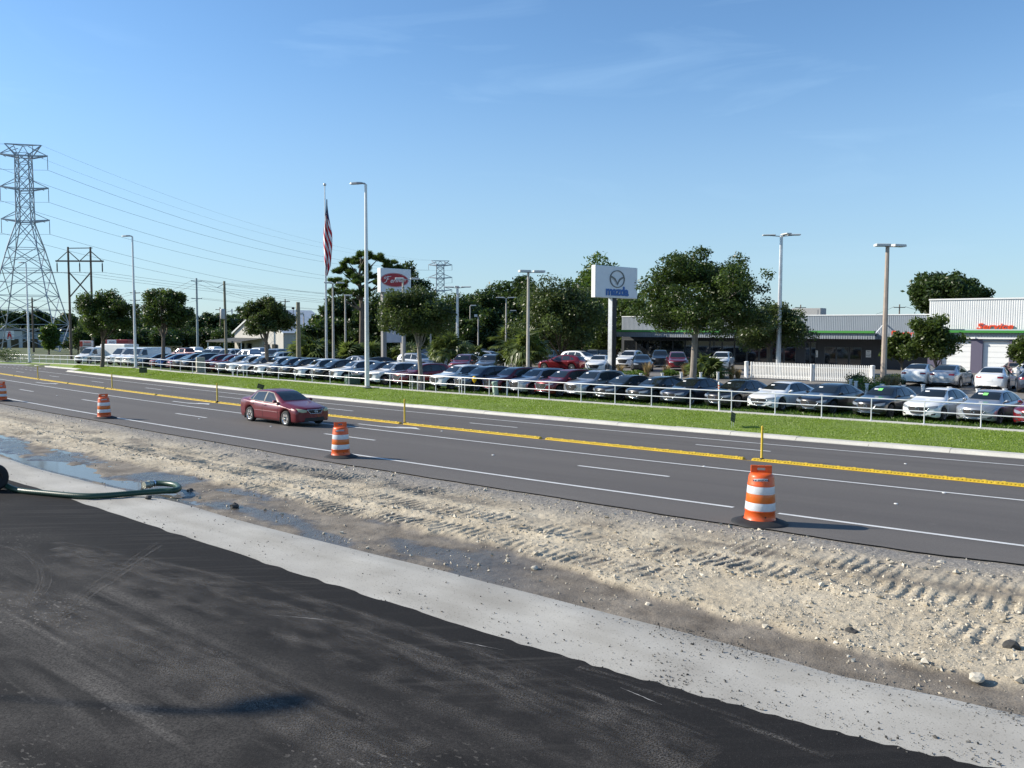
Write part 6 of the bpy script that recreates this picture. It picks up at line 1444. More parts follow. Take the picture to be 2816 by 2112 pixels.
    if S['low']:
        lw_, l0, l1 = S['low']; add('lower_intake', patch('front', [(-lw_, l0), (0, l0), (lw_, l0)], [(-lw_*.9, l1), (0, l1), (lw_*.9, l1)], .005, 3, 8), 'dark')
        if kind in ('sedan', 'hatch', 'suv'): add('bumper_strip', MB().tube([hit('front', y, l0-.015, .008) for y in np.linspace(-lw_*1.25, lw_*1.25, 9)], .012, 5), 'chrome')
        if kind in ('sedan', 'hatch'):
            for sd in (1, -1): add('fog_lamp', patch('front', [(sd*.56, .30), (sd*.72, .32)], [(sd*.58, .37), (sd*.74, .40)], .006, 2, 3), 'dark')
    add('plate', patch('rear', [(-.16, .62 if kind not in ('van', 'pickup') else .75), (.16, .62 if kind not in ('van', 'pickup') else .75)], [(-.16, .76 if kind not in ('van', 'pickup') else .89), (.16, .76 if kind not in ('van', 'pickup') else .89)], .01, 2, 3), 'white')
    if S.get('clad'):
        for sd in (1, -1):
            for a in S['ax']:
                an = np.linspace(.12, math.pi-.12, 15); add('arch_cladding', patch('side', [(a-math.cos(k)*(Ra+.004), S['r']+math.sin(k)*(Ra+.004)) for k in an], [(a-math.cos(k)*(Ra+.075), S['r']+math.sin(k)*(Ra+.065)) for k in an], .006, 2, 14, sd), 'dark')
            xs_ = np.linspace(S['ax'][0]+Ra+.06, S['ax'][1]-Ra-.06, 6); add('sill_cladding', patch('side', [(x, .29) for x in xs_], [(x, .42) for x in xs_], .008, 2, 6, sd), 'dark')
    if kind == 'old_sedan':
        for sd in (1, -1): add('body_moulding', MB().tube([hit('side', x, .58, .004, sd) for x in np.linspace(1.5, 3.3, 10)], .014, 5), 'paint'); add('mud_flap', MB().box((L/2-S['ax'][1]-Ra+.0, sd*.80, .27), (.02, .2, .22)), 'dark'); add('mud_flap', MB().box((L/2-S['ax'][0]-Ra, sd*.80, .27), (.02, .2, .22)), 'dark')
    if S.get('bed'): add('cargo_bed', patch('top', [(3.92, -.74), (3.92, .74)], [(5.74, -.74), (5.74, .74)], .004, 3, 3), 'dark')
    ub = MB().box((0, 0, (S['zb'][1][1]+.70)/2+.02), (L*.88, S['w'][3][1]*2-.42, .70-S['zb'][1][1])); add('underbody', ub, 'dark')
    style = 1 if kind in ('suv', 'hatch') else 0
    ty, rm, dk = wheel_meshes(S['r'], .215 if kind != 'pickup' else .26, {'old_sedan': 6, 'van': 8, 'pickup': 6}.get(kind, 10 if style else 5), style)
    return dict(body=body, parts=parts, ty=ty, rm=rm, dk=dk, S=S)
CARS = {}
def car(kind, paint, x, y, heading, label, group=None, z=None, name=None, rim=None, lens=None, detail=True, sticker=False, nose_at=False, drop=None):
    """heading: world angle of the nose; (x, y) = ground centre, or nose centre if nose_at"""
    if kind not in CARS: CARS[kind] = build_car(kind)
    K = CARS[kind]; S = K['S']
    if nose_at: x -= math.cos(heading)*S['L']/2; y -= math.sin(heading)*S['L']/2
    z = gz(x, y)+.02 if z is None else z
    nm = name or {'sedan': 'sedan', 'old_sedan': 'sedan', 'hatch': 'hatchback', 'suv': 'sport_utility', 'van': 'cargo_van', 'pickup': 'pickup_truck', 'roadster': 'roadster'}[kind]
    cat = {'sedan': 'car', 'old_sedan': 'car', 'hatch': 'car', 'suv': 'car', 'van': 'van', 'pickup': 'pickup', 'roadster': 'car'}[kind]
    o = thing(nm, label, cat, (x, y, z), heading, group)
    M = {'paint': PAINT[paint], 'glass': M_glass, 'sglass': M_glass2, 'trim': M_dark, 'dark': M_dark, 'lens': lens or M_lens, 'tail': M_tail, 'chrome': M_chrome, 'white': M_paper}
    obj('body', K['body'], PAINT[paint], o)
    skip = () if detail else ('emblem', 'grille_bar', 'handle', 'plate', 'fog_lamp', 'chrome_wing', 'bumper_strip', 'window_trim', 'door', 'underbody2')
    for pn, me, mk, kids in K['parts']:
        if pn in skip: continue
        q = obj(pn, me, M[mk], o)
        for kn, km, kk in kids:
            if kn not in skip: obj(kn, km, M[kk], q)
    tr = S['w'][4][1]-.11
    for a in S['ax']:
        for sd in (-1, 1):
            wq = obj('wheel', K['ty'], M_tyre, o, (S['L']/2-a, sd*tr, S['r']), (0, 0, 0 if sd < 0 else math.pi))
            obj('rim', K['rm'], rim or (M_rimdark if paint in ('black',) else M_rim), wq); obj('rim_shadow', K['dk'], M_dark, wq)
    if sticker:
        kinds = ('price_tag', 'green_flag_sticker') if sticker != 1 else ('price_tag',)
        bv = K.setdefault('bvw', None); s0 = S['ws'][0]+.28; zz = pchip([a for a, b in S['top']], [b for a, b in S['top']], np.array([s0, s0+.22]))
        for nm_, ya, yb, mm in (('price_tag', -.38, -.18, M_paper), ('green_flag_sticker', -.16, .04, M_sticker)):
            b = MB(); h0 = .02
            b.quad((S['L']/2-s0, ya, float(zz[0])-.0+h0), (S['L']/2-s0, yb, float(zz[0])+h0), (S['L']/2-s0-.2, yb, float(zz[1])+h0), (S['L']/2-s0-.2, ya, float(zz[1])+h0)) if nm_ != 'price_tag' else b.quad((S['L']/2-s0-.1, ya, float(zz[0]+zz[1])/2-.02+h0), (S['L']/2-s0-.1, yb, float(zz[0]+zz[1])/2-.02+h0), (S['L']/2-s0-.16, yb, float(zz[1])-.02+h0), (S['L']/2-s0-.16, ya, float(zz[1])-.02+h0))
            if nm_ in kinds: obj(nm_, b, mm, o)
    return o
# ---- the red sedan on the road
t, d, p = gp_road(778, 1163); th = float(np.interp(t, TS, TH)); hd = th+math.pi/2+math.pi     # drives towards the camera
tf_, df_, _ = gp_road(776, 1170); tr_, dr_, _ = gp_road(683, 1157)
x, y = xy((tf_+tr_)/2-.15, (df_+dr_)/2+.85)
rs = car('old_sedan', 'burgundy', float(x), float(y), hd, 'dark red four-door sedan driving along the road', None, float(roadz((tf_+tr_)/2, (df_+dr_)/2+.85))+.006, rim=M_chrome, lens=M_hazy)
rs.rotation_euler = (0, 0, hd)
# ---- front row behind the railing, noses to the road
front = [(372, 'hatch', 'black'), (402, 'hatch', 'red'), (423, 'hatch', 'blue'), (453, 'hatch', 'red'), (470, 'suv', 'black'), (490, 'suv', 'navy'), (529, 'suv', 'red'), (557, 'suv', 'red'), (586, 'suv', 'grey'), (613, 'suv', 'white'), (648, 'suv', 'silver'), (684, 'suv', 'white'), (724, 'suv', 'navy'), (758, 'suv', 'black'), (798, 'suv', 'white'), (845, 'suv', 'black'), (890, 'suv', 'white'), (960, 'suv', 'navy'), (998, 'suv', 'white'), (1064, 'suv', 'red'),
         (1169, 'suv', 'white'), (1236, 'suv', 'navy'), (1311, 'suv', 'red'), (1384, 'suv', 'silver'), (1460, 'suv', 'red'), (1536, 'suv', 'silver'), (1619, 'sedan', 'black'), (1710, 'sedan', 'black'), (1804, 'sedan', 'navy'), (1927, 'sedan', 'black'), (2049, 'sedan', 'white'), (2182, 'sedan', 'black'), (2340, 'hatch', 'black'), (2481, 'hatch', 'white'), (2629, 'hatch', 'silver'), (2790, 'hatch', 'red')]
flbl = ['black hatchback at the far left end of the front row beside the white vans', 'red hatchback near the left end of the front row, next to a blue one', 'bright blue hatchback near the left end of the front row', 'red hatchback just right of the blue hatchback in the front row', 'black car right of the two left red hatchbacks in the front row', 'dark navy car left of the beige utility cabinet in the front row', 'red sport utility just left of the beige utility cabinet', 'red sport utility just right of the beige utility cabinet',
        'dark grey sport utility right of the two reds in the front row', 'white sport utility just right of the dark grey one in the front row', 'silver sport utility between two white ones left of the small oak trunk', 'white sport utility with the small oak trunk behind its hood', 'navy sport utility just right of the small oak trunk', 'black sport utility second right of the small oak trunk', 'white sport utility between two black ones in the front row', 'black sport utility with chrome wing grille between two whites', 'white sport utility left of the dark green transformer box', 'navy sport utility behind the dark green transformer box', 'white sport utility behind the tallest street lamp pole', 'red sport utility left of the oak trunk at the railing',
        'white sport utility just right of the oak trunk at the railing', 'navy sport utility right of the white one beside the railing oak', 'red sport utility behind the yellow balloon', 'silver sport utility behind the pale green pedestal', 'red sport utility between two silver ones in the front row', 'silver sport utility at the right end of the sport utility row', 'black sedan next to the last silver sport utility', 'black sedan second in the row of dark sedans', 'dark navy sedan left of the big oak trunk', 'black sedan behind the striped marker post', 'white sedan in the front row between black sedans', 'black sedan just right of the white sedan in the front row', 'black hatchback with a green windshield sticker', 'white hatchback in the front row near the right edge', 'silver grey hatchback with a green windshield sticker', 'red hatchback cut off by the right edge of the picture']
for (px, kind, pt), lb in zip(front, flbl):
    off = 1.15
    t, x, y = col_at_t(px, lambda q: fence_d(q)+off+.25); th = float(np.interp(t, TS, TH)); nx, ny = -math.cos(th), -math.sin(th)   # towards the road
    W = SPEC[kind]['w'][2][1]
    ux, uy = math.sin(th), -math.cos(th)        # along the row, to the right in the picture
    hd = math.atan2(ny, nx)-.13+rnd.uniform(-.03, .03); lz = rnd.uniform(-.15, .15) if px < 1600 else 0
    car(kind, pt, x+ux*W*.93-nx*lz, y+uy*W*.93-ny*lz, hd, lb, 'cars in the front row behind the railing', nose_at=True, sticker=2 if px in (2340, 2629) else (1 if px > 560 else 0), detail=px > 560)
# ---- second tier cars
def hdg(t, k): th = float(np.interp(t, TS, TH)); return {'road': math.atan2(-math.sin(th), -math.cos(th)), 'away': math.atan2(math.sin(th), math.cos(th)), 'left': th+math.pi/2, 'right': th-math.pi/2}[k]
def car_at(kind, paint, px, Y, face, label, group, turn=0, **k):
    q = at(px, 1000, Y); t, d = td(q.x, Y); return car(kind, paint, q.x, Y, hdg(t[0], face)+turn, label, group, **k)
G2 = 'cars parked deeper in the lot'
for kind, pt, px, Y, fc, tn, lb in (
    ('sedan', 'white', 2537, 57.0, 'away', 0, 'white sedan seen from behind, left one beside the brownish lamp pole'), ('sedan', 'silver', 2618, 55.5, 'away', -.05, 'silver sedan seen from behind between the two white sedans'), ('sedan', 'white', 2740, 52.5, 'away', 0, 'white sedan seen from behind, right one near the picture edge'), ('hatch', 'navy', 2856, 50.5, 'away', 0, 'dark car with a red tail light cut off by the right edge'),
    ('roadster', 'maroon', 2795, 66, 'road', .35, 'dark red roadster in front of the service doors'), ('roadster', 'white', 2832, 63, 'road', .35, 'white roadster cut off by the right edge near the service doors'),
    ('hatch', 'red', 1545, 75, 'left', .25, 'red hatchback seen from the side in front of the dark trees'), ('suv', 'white', 1600, 82, 'right', .1, 'white sport utility behind the red side-on hatchback'), ('hatch', 'white', 1648, 73, 'road', .45, 'white hatchback facing the road left of the wing emblem sign'), ('suv', 'white', 1732, 82, 'road', .3, 'white sport utility half hidden behind the wing emblem sign column'),
    ('sedan', 'black', 1765, 75, 'road', .65, 'black sedan right of the wing emblem sign column'), ('suv', 'red', 1862, 76, 'road', .62, 'bright red sport utility in front of the showroom beside the big oak'), ('suv', 'black', 1815, 84, 'road', .6, 'black car behind the red sport utility at the showroom'), ('suv', 'white', 1985, 77, 'road', .35, 'white sport utility facing the road behind the low palmetto'),
    ('suv', 'red', 1276, 74, 'road', .55, 'red sport utility with a windshield sticker in front of the picket fence'), ('suv', 'grey', 1347, 72, 'road', .55, 'dark grey sport utility in front of the picket fence'), ('hatch', 'navy', 1278, 97, 'left', .2, 'dark hatchback behind the picket fence, left one'), ('suv', 'silver', 1350, 96, 'right', .2, 'silver sport utility behind the picket fence'),
    ('suv', 'silver', 1150, 84, 'right', .25, 'long silver sport utility seen from the side behind the railing oak'), ('hatch', 'black', 1064, 80, 'away', -.5, 'black hatchback seen from behind right of the tallest street lamp'), ('sedan', 'silver', 978, 86, 'left', .1, 'silver sedan with red tail lights left of the tallest street lamp'), ('suv', 'maroon', 1020, 98, 'left', .2, 'dark red sport utility behind the silver sedan'), ('hatch', 'blue', 928, 95, 'road', .4, 'small blue car below the palmettos'), ('sedan', 'maroon', 865, 97, 'left', 0, 'dark red car behind the short posts below the palmettos'), ('sedan', 'navy', 1192, 100, 'right', 0, 'dark car behind the long silver sport utility')):
    car_at(kind, pt, px, Y, fc, lb, G2, tn, sticker=(px in (1276, 1347)), detail=Y < 60)
cols = ['silver', 'navy', 'grey', 'black', 'silver', 'white', 'blue', 'navy', 'black', 'grey']
names_far = ['leftmost', 'second from the left', 'third from the left', 'fourth from the left', 'fifth from the left', 'sixth from the left', 'seventh from the left', 'eighth from the left', 'ninth from the left', 'rightmost']
for i in range(10): car_at('suv' if i % 3 else 'sedan', cols[i], 1130+i*46+(12 if i > 5 else 0), 108+(i % 2)*2, 'road', cols[i]+' car in the far row under the dark trees, '+names_far[i], 'far row of cars under the trees', .45, detail=False)
cols2 = ['navy', 'silver', 'black', 'grey', 'navy', 'silver', 'black']
for i in range(7): car_at('suv', cols2[i], 1480+i*30, 97, 'road', cols2[i]+' car in the row behind the red side-on hatchback, '+names_far[i], 'row of cars behind the red hatchback', .5, detail=False)
# pickups
for pt, px, Y, fc, tn, lb in (('maroon', 512, 118, 'left', .35, 'dark red pickup parked side-on behind the left oak'), ('white', 590, 100, 'road', .35, 'white pickup, left one of the three facing the road'), ('white', 614, 99, 'road', .35, 'white pickup, middle one of the three facing the road'), ('white', 640, 98, 'road', .35, 'white pickup, right one of the three facing the road'), ('silver', 690, 94, 'left', .25, 'silver pickup parked side-on behind the front row'), ('silver', 716, 112, 'left', .3, 'silver crew cab pickup behind the side-on silver pickup'), ('silver', 762, 96, 'road', .5, 'silver pickup facing the road right of the small oak'), ('white', 540, 132, 'left', .2, 'distant white pickup with a flat bed by the crossed-rail fence'), ('white', 592, 136, 'left', .2, 'distant white pickup in front of the gabled building')):
    car_at('pickup', pt, px, Y, fc, lb, 'pickup trucks in the lot', tn, detail=False)
car_at('suv', 'white', 806, 92, 'away', 'white sport utility with tinted rear glass below the stub pole', G2, -.35, detail=False)
# vans at the left end
for px, lb in ((208, 'white cargo van farthest left'), (290, 'white cargo van second from the left'), (317, 'white cargo van third from the left'), (337, 'white cargo van rightmost, next to the dark hatchbacks')):
    t, x, y = col_at_t(px, lambda q: fence_d(q)+1.6); th = float(np.interp(t, TS, TH)); ux, uy = math.sin(th), -math.cos(th)
    car('van', 'white', x+ux*.85, y+uy*.85, math.atan2(-math.sin(th), -math.cos(th))+(.3 if px > 208 else .45), lb, 'white cargo vans at the left end of the row', nose_at=True, detail=False)
# box truck
q = at(316, 960, 112); o = thing('box_truck', 'white box truck behind the cargo vans', 'truck', (q.x, 112, gz(q.x, 112)), 2.7)
ht = at(316, 946, 112).z-gz(q.x, 112)
obj('cargo_box', MB().bbox((-.9, 0, .9+(ht-.9)/2), (4.6, 2.3, ht-.9), .08), M_white, o)
cb = MB(); pr = [(1.45, .5), (3.1, .5), (3.15, 1.1), (2.9, 1.35), (2.35, 2.2), (1.45, 2.25)]
cb.add([(x, -1, z) for x, z in pr]+[(x, 1, z) for x, z in pr], [tuple(range(6)), tuple(range(11, 5, -1))]+[(i, i+6, (i+1) % 6+6, (i+1) % 6) for i in range(6)]); obj('cab', cb, PAINT['white'], o)
obj('windshield', MB().quad((2.87, -.85, 1.42), (2.87, .85, 1.42), (2.40, .8, 2.15), (2.40, -.8, 2.15)), M_glass, o)
for sd in (-1, 1): obj('side_window', MB().quad((1.6, sd*1.006, 1.4), (2.75, sd*1.006, 1.4), (2.35, sd*1.006, 2.05), (1.6, sd*1.006, 2.05)), M_glass2, o)
for xx in (2.4, -1.8):
    for sd in (-1, 1): obj('wheel', MB().cyl((xx, sd*.75, .4), (xx, sd*1.0, .4), .4, n=20), M_tyre, o)
obj('chassis', MB().box((.3, 0, .7), (5.2, .9, .3)), M_dark, o)
# ================================================================== VEGETATION
M_bark = mat('bark', (.14, .115, .09), .95, var=.3, vscale=3, bump=.5, bscale=12, stretch=(3, 3, .7))
M_barkl = mat('pale_bark', (.24, .21, .18), .95, var=.3, vscale=3, bump=.5, bscale=12, stretch=(3, 3, .7))
LF = {'oak': leafmat('oak_leaf', (.056, .092, .026), .5), 'dark': leafmat('dark_leaf', (.044, .076, .024), .5), 'bright': leafmat('bright_leaf', (.075, .125, .03), .4), 'mag': leafmat('magnolia_leaf', (.06, .095, .024), .55), 'pine': leafmat('pine_needle', (.075, .125, .032), .45), 'palm': leafmat('palm_frond', (.10, .14, .045), .5), 'straw': leafmat('dry_grass', (.28, .22, .12), .35), 'shrub': leafmat('shrub_leaf', (.09, .16, .025), .4), 'olive': leafmat('olive_leaf', (.066, .098, .033), .5)}
def leaf_quads(r, C, size, up=.35, aspect=.5):
    n = len(C); nrm = r.normal(0, 1, (n, 3)); nrm[:, 2] = abs(nrm[:, 2])+up; nrm /= np.linalg.norm(nrm, axis=1, keepdims=True)
    a = r.normal(0, 1, (n, 3)); a -= nrm*(a*nrm).sum(1, keepdims=True); a /= np.linalg.norm(a, axis=1, keepdims=True); b = np.cross(nrm, a)
    l = (size*r.uniform(.6, 1.35, n))[:, None]
    return np.stack([C-a*l*.5, C+b*l*aspect*.5, C+a*l*.5, C-b*l*aspect*.5], 1).reshape(-1, 3)
def tree(label, pxt, Y, box, kind='oak', leaves=9000, leaf=None, ncl=70, name='tree', group=None, fork=None, trunk_r=None, seed=0, flat=.75, bark=None, dense=.6, base_y=None, lobes=None, ry=None, bare=0, nstem=1, clr=(.13, .27)):
    r = np.random.default_rng(seed+abs(int(pxt*7))); x0, x1, y0, y1 = box
    bx = at(pxt, 1000, Y).x; z0 = gz(bx, Y)-.03
    cx, zt, zbm = at((x0+x1)/2, 900, Y).x, at((x0+x1)/2, y0, Y).z, at((x0+x1)/2, y1, Y).z
    rx = (x1-x0)/2*Y/F; rz = (zt-zbm)/2; cz = (zt+zbm)/2; ry = ry or min(rx, 7.)*.9
    o = thing(name, label, 'tree', (bx, Y, z0), 0, group)
    C = np.array([cx-bx, 0, cz-z0]); leaf = leaf or max(.13, .0030*Y)
    # cluster centres
    cl = []
    while len(cl) < ncl:
        d = r.normal(0, 1, 3); d /= np.linalg.norm(d); d[2] = d[2] if d[2] > -.75 else -d[2]
        u = r.uniform(dense**3, 1)**(1/3)
        p = d*u*np.array([rx, ry, rz])
        if p[2] < -.5*rz: p[:2] *= .55+.6*r.uniform()
        cl.append(p)
    cl = np.array(cl); rc = r.uniform(*clr, ncl)*min(rx, 1.6*rz)
    sc = 1-rc/ max(rx, .1)*.6; sc = sc*r.uniform(.72, 1.11, ncl); cl *= sc[:, None]
    cl += C
    # limbs
    tr = trunk_r or max(.1, .035*(zt-z0)); fk = np.array([0, 0, (zbm-z0)*.85+.1*rz]) if fork is None else np.array([0, 0, fork])
    fk[0] = (cx-bx)*.25
    bk = bark or M_bark
    obj('trunk', MB().tube([(0, 0, -.2), (0, 0, .15), (fk[0]*.3+.05, .02, fk[2]*.4), tuple(fk)], [tr*1.5, tr*1.1, tr*.92, tr*.78], 10), bk, o)
    lm = cl[r.choice(ncl, min(ncl, 8), replace=False)]
    tw = MB()
    for i, q in enumerate(lm):
        m1 = fk+(q-fk)*.4+np.array([0, 0, .12*np.linalg.norm(q-fk)])+r.normal(0, .15, 3); rr = tr*(.5 if i < 4 else .34)
        obj('limb', MB().tube([tuple(fk-np.array([0, 0, .1])), tuple(fk+(m1-fk)*.5+r.normal(0, .1, 3)), tuple(m1), tuple(q)], [rr, rr*.8, rr*.6, rr*.18], 7), bk, o)
        for c in cl[np.argsort(((cl-q)**2).sum(1))[1:5]]: tw.tube([tuple(m1+(q-m1)*r.uniform(.1, .7)), tuple((m1+q)/2*.3+c*.7+r.normal(0, .1, 3)), tuple(c)], [rr*.3, rr*.2, rr*.08], 5)
    t_ = obj('twigs', tw, bk, o); t_['kind'] = 'stuff'
    # leaves
    w_ = rc**2; k = r.choice(ncl, leaves, p=w_/w_.sum())
    d = r.normal(0, 1, (leaves, 3)); d /= np.linalg.norm(d, axis=1, keepdims=True); u = r.uniform(.12, 1, leaves)**(.45)
    P = cl[k]+d*(u*rc[k])[:, None]*np.array([1, 1, flat])*(1+.22*(r.uniform(0, 1, leaves) > .9))[:, None]
    P = P+r.normal(0, .35*leaf, P.shape)
    tone = .55*r.uniform(0, 1, ncl)[k]+.45*r.uniform(0, 1, leaves)
    obj('crown', fast_mesh('crown', leaf_quads(r, P, np.full(leaves, leaf)), np.arange(4*leaves).reshape(-1, 4), False, tone), LF[kind], o)
    return o
def at_row(px, Y, h):
    x = at(px, 1000, Y).x; z = gz(x, Y)+h; return hor(px)-(z-CH)*F/Y
# --- oaks along the railing
GO = 'oaks planted along the car rows'
tree('large spreading oak with dark leaves right of the wing emblem sign', 1903, 55, (1728, 2140, 686, 985), 'oak', 46000, .20, 150, 'oak_tree', GO, 4.0, .24, 3, bark=M_barkl, dense=.35, clr=(.09, .20))
tree('oak at the railing covering part of the oval red sign', 1156, 57.5, (1022, 1258, 792, 945), 'olive', 30000, .19, 110, 'oak_tree', GO, 2.9, .17, 4, bark=M_barkl, dense=.3)
tree('small oak with two stems behind the white sport utilities', 732, 76, (658, 812, 812, 942), 'olive', 17000, .24, 75, 'oak_tree', GO, 3.0, .2, 5, dense=.35)
tree('oak left of the pale steel pole behind the dark hatchbacks', 447, 90, (383, 537, 788, 930), 'oak', 17000, .29, 75, 'oak_tree', GO, 3.2, .22, 6, dense=.35)
tree('oak beside the H-frame poles behind the cargo vans', 281, 95, (205, 382, 784, 955), 'oak', 19000, .30, 80, 'oak_tree', GO, 3.0, .22, 7, dense=.4)
tree('feathery low oak in front of the showroom beside the picket gate', 2112, 70, (1985, 2248, 832, 975), 'olive', 26000, .21, 100, 'oak_tree', GO, 2.4, .18, 8, dense=.25)
# --- magnolias
GM = 'magnolias by the service wing'
tree('glossy magnolia in front of the left service door', 2577, 62.5, (2486, 2660, 868, 1012), 'mag', 11000, .26, 60, 'magnolia_tree', GM, 1.0, .11, 9, dense=.2, flat=.9)
tree('smaller magnolia below the Parts lettering', 2482, 65, (2428, 2516, 902, 1012), 'mag', 6000, .26, 34, 'magnolia_tree', GM, 1.2, .09, 10, dense=.2, flat=.9)
tree('magnolia cut off by the right edge beside the service doors', 2828, 60, (2772, 2890, 922, 1020), 'mag', 5500, .26, 34, 'magnolia_tree', GM, 1.0, .09, 11, dense=.2, flat=.9)
# --- trees behind
GBK = 'trees behind the lot'
bgt = [('broad dark tree filling the gap between the pine and the railing oak', 1060, 118, (985, 1150, 800, 1000), 'dark', 9000, .4), ('broad green tree filling the gap left of the double lamp head', 1250, 124, (1180, 1330, 815, 1000), 'oak', 9000, .4), ('broad green tree between the feathery tree and the wing emblem sign', 1610, 108, (1540, 1700, 790, 1000), 'oak', 9000, .36), ('leafy tree standing left of the showroom behind the emblem sign', 1745, 100, (1690, 1830, 800, 985), 'oak', 9000, .34),
       ('dark round tree rising behind the service wing', 2590, 125, (2484, 2712, 748, 880), 'dark', 14000, .5),
       ('dense bushy tree behind the flagpole, leftmost of the dark mass', 878, 122, (848, 910, 858, 975), 'bright', 5000, .4), ('dark bushy tree right of the flagpole', 915, 124, (868, 968, 800, 975), 'dark', 9000, .42), ('dark tree below the pine behind the tallest street lamp', 968, 126, (925, 1022, 812, 975), 'dark', 9000, .42),
       ('dark leafy tree rising right behind the oval red sign', 1118, 138, (1050, 1190, 716, 960), 'dark', 12000, .45), ('dark tree between the railing oak and the far lattice tower', 1225, 132, (1170, 1292, 826, 970), 'dark', 8000, .42),
       ('dark oak left of the wide double lamp head', 1330, 128, (1268, 1392, 792, 965), 'dark', 11000, .42), ('tall dark oak behind the lamp pole by the fan palm', 1420, 136, (1330, 1512, 756, 960), 'dark', 15000, .45),
       ('feathery pale green tree right of the tall beige lamp pole', 1545, 92, (1405, 1650, 772, 968), 'olive', 15000, .28), ('tall thin-topped tree behind the wing emblem sign', 1650, 118, (1556, 1748, 688, 900), 'bright', 11000, .4), ('dark tree behind the column of the wing emblem sign', 1690, 104, (1600, 1770, 800, 968), 'oak', 10000, .35),
       ('bright green bush-like tree between the tower legs and the H-frame', 134, 150, (108, 165, 888, 975), 'bright', 3000, .45), ('dark tree at the far left edge behind the store', 10, 225, (-50, 62, 838, 965), 'dark', 5000, .7), ('dark tree behind the lattice tower legs', 72, 230, (28, 118, 850, 965), 'dark', 4000, .7), ('dark tree right of the lattice tower base', 120, 235, (85, 158, 846, 960), 'dark', 4000, .7), ('dark tree left of the H-frame poles', 178, 215, (135, 222, 862, 965), 'dark', 4000, .65),
       ('low dark tree between the H-frame and the beside oak', 238, 160, (200, 290, 880, 972), 'dark', 4000, .5), ('low dark tree behind the beside oak trunk', 310, 165, (262, 362, 892, 972), 'dark', 4500, .5), ('low green tree between the two left oaks', 378, 168, (340, 430, 885, 965), 'dark', 4500, .5), ('low green tree behind the left oak trunk', 440, 165, (395, 490, 895, 965), 'bright', 4000, .5),
       ('dark tree behind the pale steel pole', 530, 210, (490, 572, 858, 960), 'dark', 4500, .65), ('dark tree right of the pale steel pole', 580, 215, (540, 625, 850, 960), 'dark', 4500, .65), ('dark tree left of the gabled building', 628, 205, (595, 668, 862, 960), 'dark', 4000, .62), ('tree showing above the gabled roof on its left slope', 672, 215, (628, 725, 838, 940), 'dark', 4500, .65),
       ('dark tree between the railing oak and the palms', 1290, 112, (1255, 1330, 868, 985), 'dark', 4500, .36), ('shaded tree under the dark oaks near the double lamp', 1475, 118, (1440, 1540, 860, 985), 'dark', 5500, .38), ('shaded tree behind the row of cars right of the fan palm', 1580, 112, (1520, 1650, 862, 985), 'dark', 6500, .36)]
for i, (lb, px, Y, bx_, kd, nl, lf) in enumerate(bgt):
    if 840 < px < 1760: hw_ = (bx_[1]-bx_[0])*.14; bx_ = (bx_[0]-hw_, bx_[1]+hw_, bx_[2]-6, 1000)
    tree(lb, px, Y, bx_, kd, int(nl*1.7), lf*1.15, 80 if nl > 8000 else 45, 'background_tree', GBK, None, None, 30+i, dense=.2, clr=(.13, .30))
far = [(-30, 300), (40, 310), (105, 305), (180, 300), (250, 310), (320, 300), (395, 305), (470, 310), (545, 300), (615, 305), (690, 310), (760, 300), (835, 305), (905, 310)]
fw = ['first', 'second', 'third', 'fourth', 'fifth', 'sixth', 'seventh', 'eighth', 'ninth', 'tenth', 'eleventh', 'twelfth', 'thirteenth', 'fourteenth']
for i, (px, Y) in enumerate(far): tree('distant tree on the horizon, '+fw[i]+' from the left', px, Y, (px-55, px+55, 872-rnd.uniform(-6, 10), 935), 'dark', 2600, 1.0, 26, 'distant_tree', 'distant trees on the left horizon', None, None, 90+i, dense=.3, clr=(.22, .4))
hd_ = [(870, 116, 6), (925, 118, 7), (985, 116, 7), (1045, 117, 7), (1100, 118, 7), (1160, 116, 7), (1220, 114, 6.5), (1285, 117, 6), (1345, 116, 7), (1410, 118, 7), (1475, 116, 7), (1540, 117, 7), (1605, 115, 7), (1665, 113, 6.5), (1725, 112, 6), (215, 158, 5.5), (270, 160, 5), (330, 158, 5), (390, 162, 5), (450, 160, 4.5), (505, 170, 5), (560, 175, 5), (615, 172, 5), (20, 205, 6), (85, 208, 5)]
nh = ['first', 'second', 'third', 'fourth', 'fifth', 'sixth', 'seventh', 'eighth', 'ninth', 'tenth', 'eleventh', 'twelfth', 'thirteenth', 'fourteenth', 'fifteenth']
for i, (px, Y, hg) in enumerate(hd_):
    lb = ('dark understory thicket under the trees right of the flagpole, %s from the left' % nh[i]) if i < 15 else ('low dark thicket behind the left oaks and tower, %s in from the H-frame' % nh[i-15])
    tree(lb, px, Y, (px-52, px+52, at_row(px, Y, hg), at_row(px, Y, -.2)), 'dark', 4200, .5, 30, 'thicket', 'understory thickets', .6, .12, 140+i, dense=.1, clr=(.22, .4))
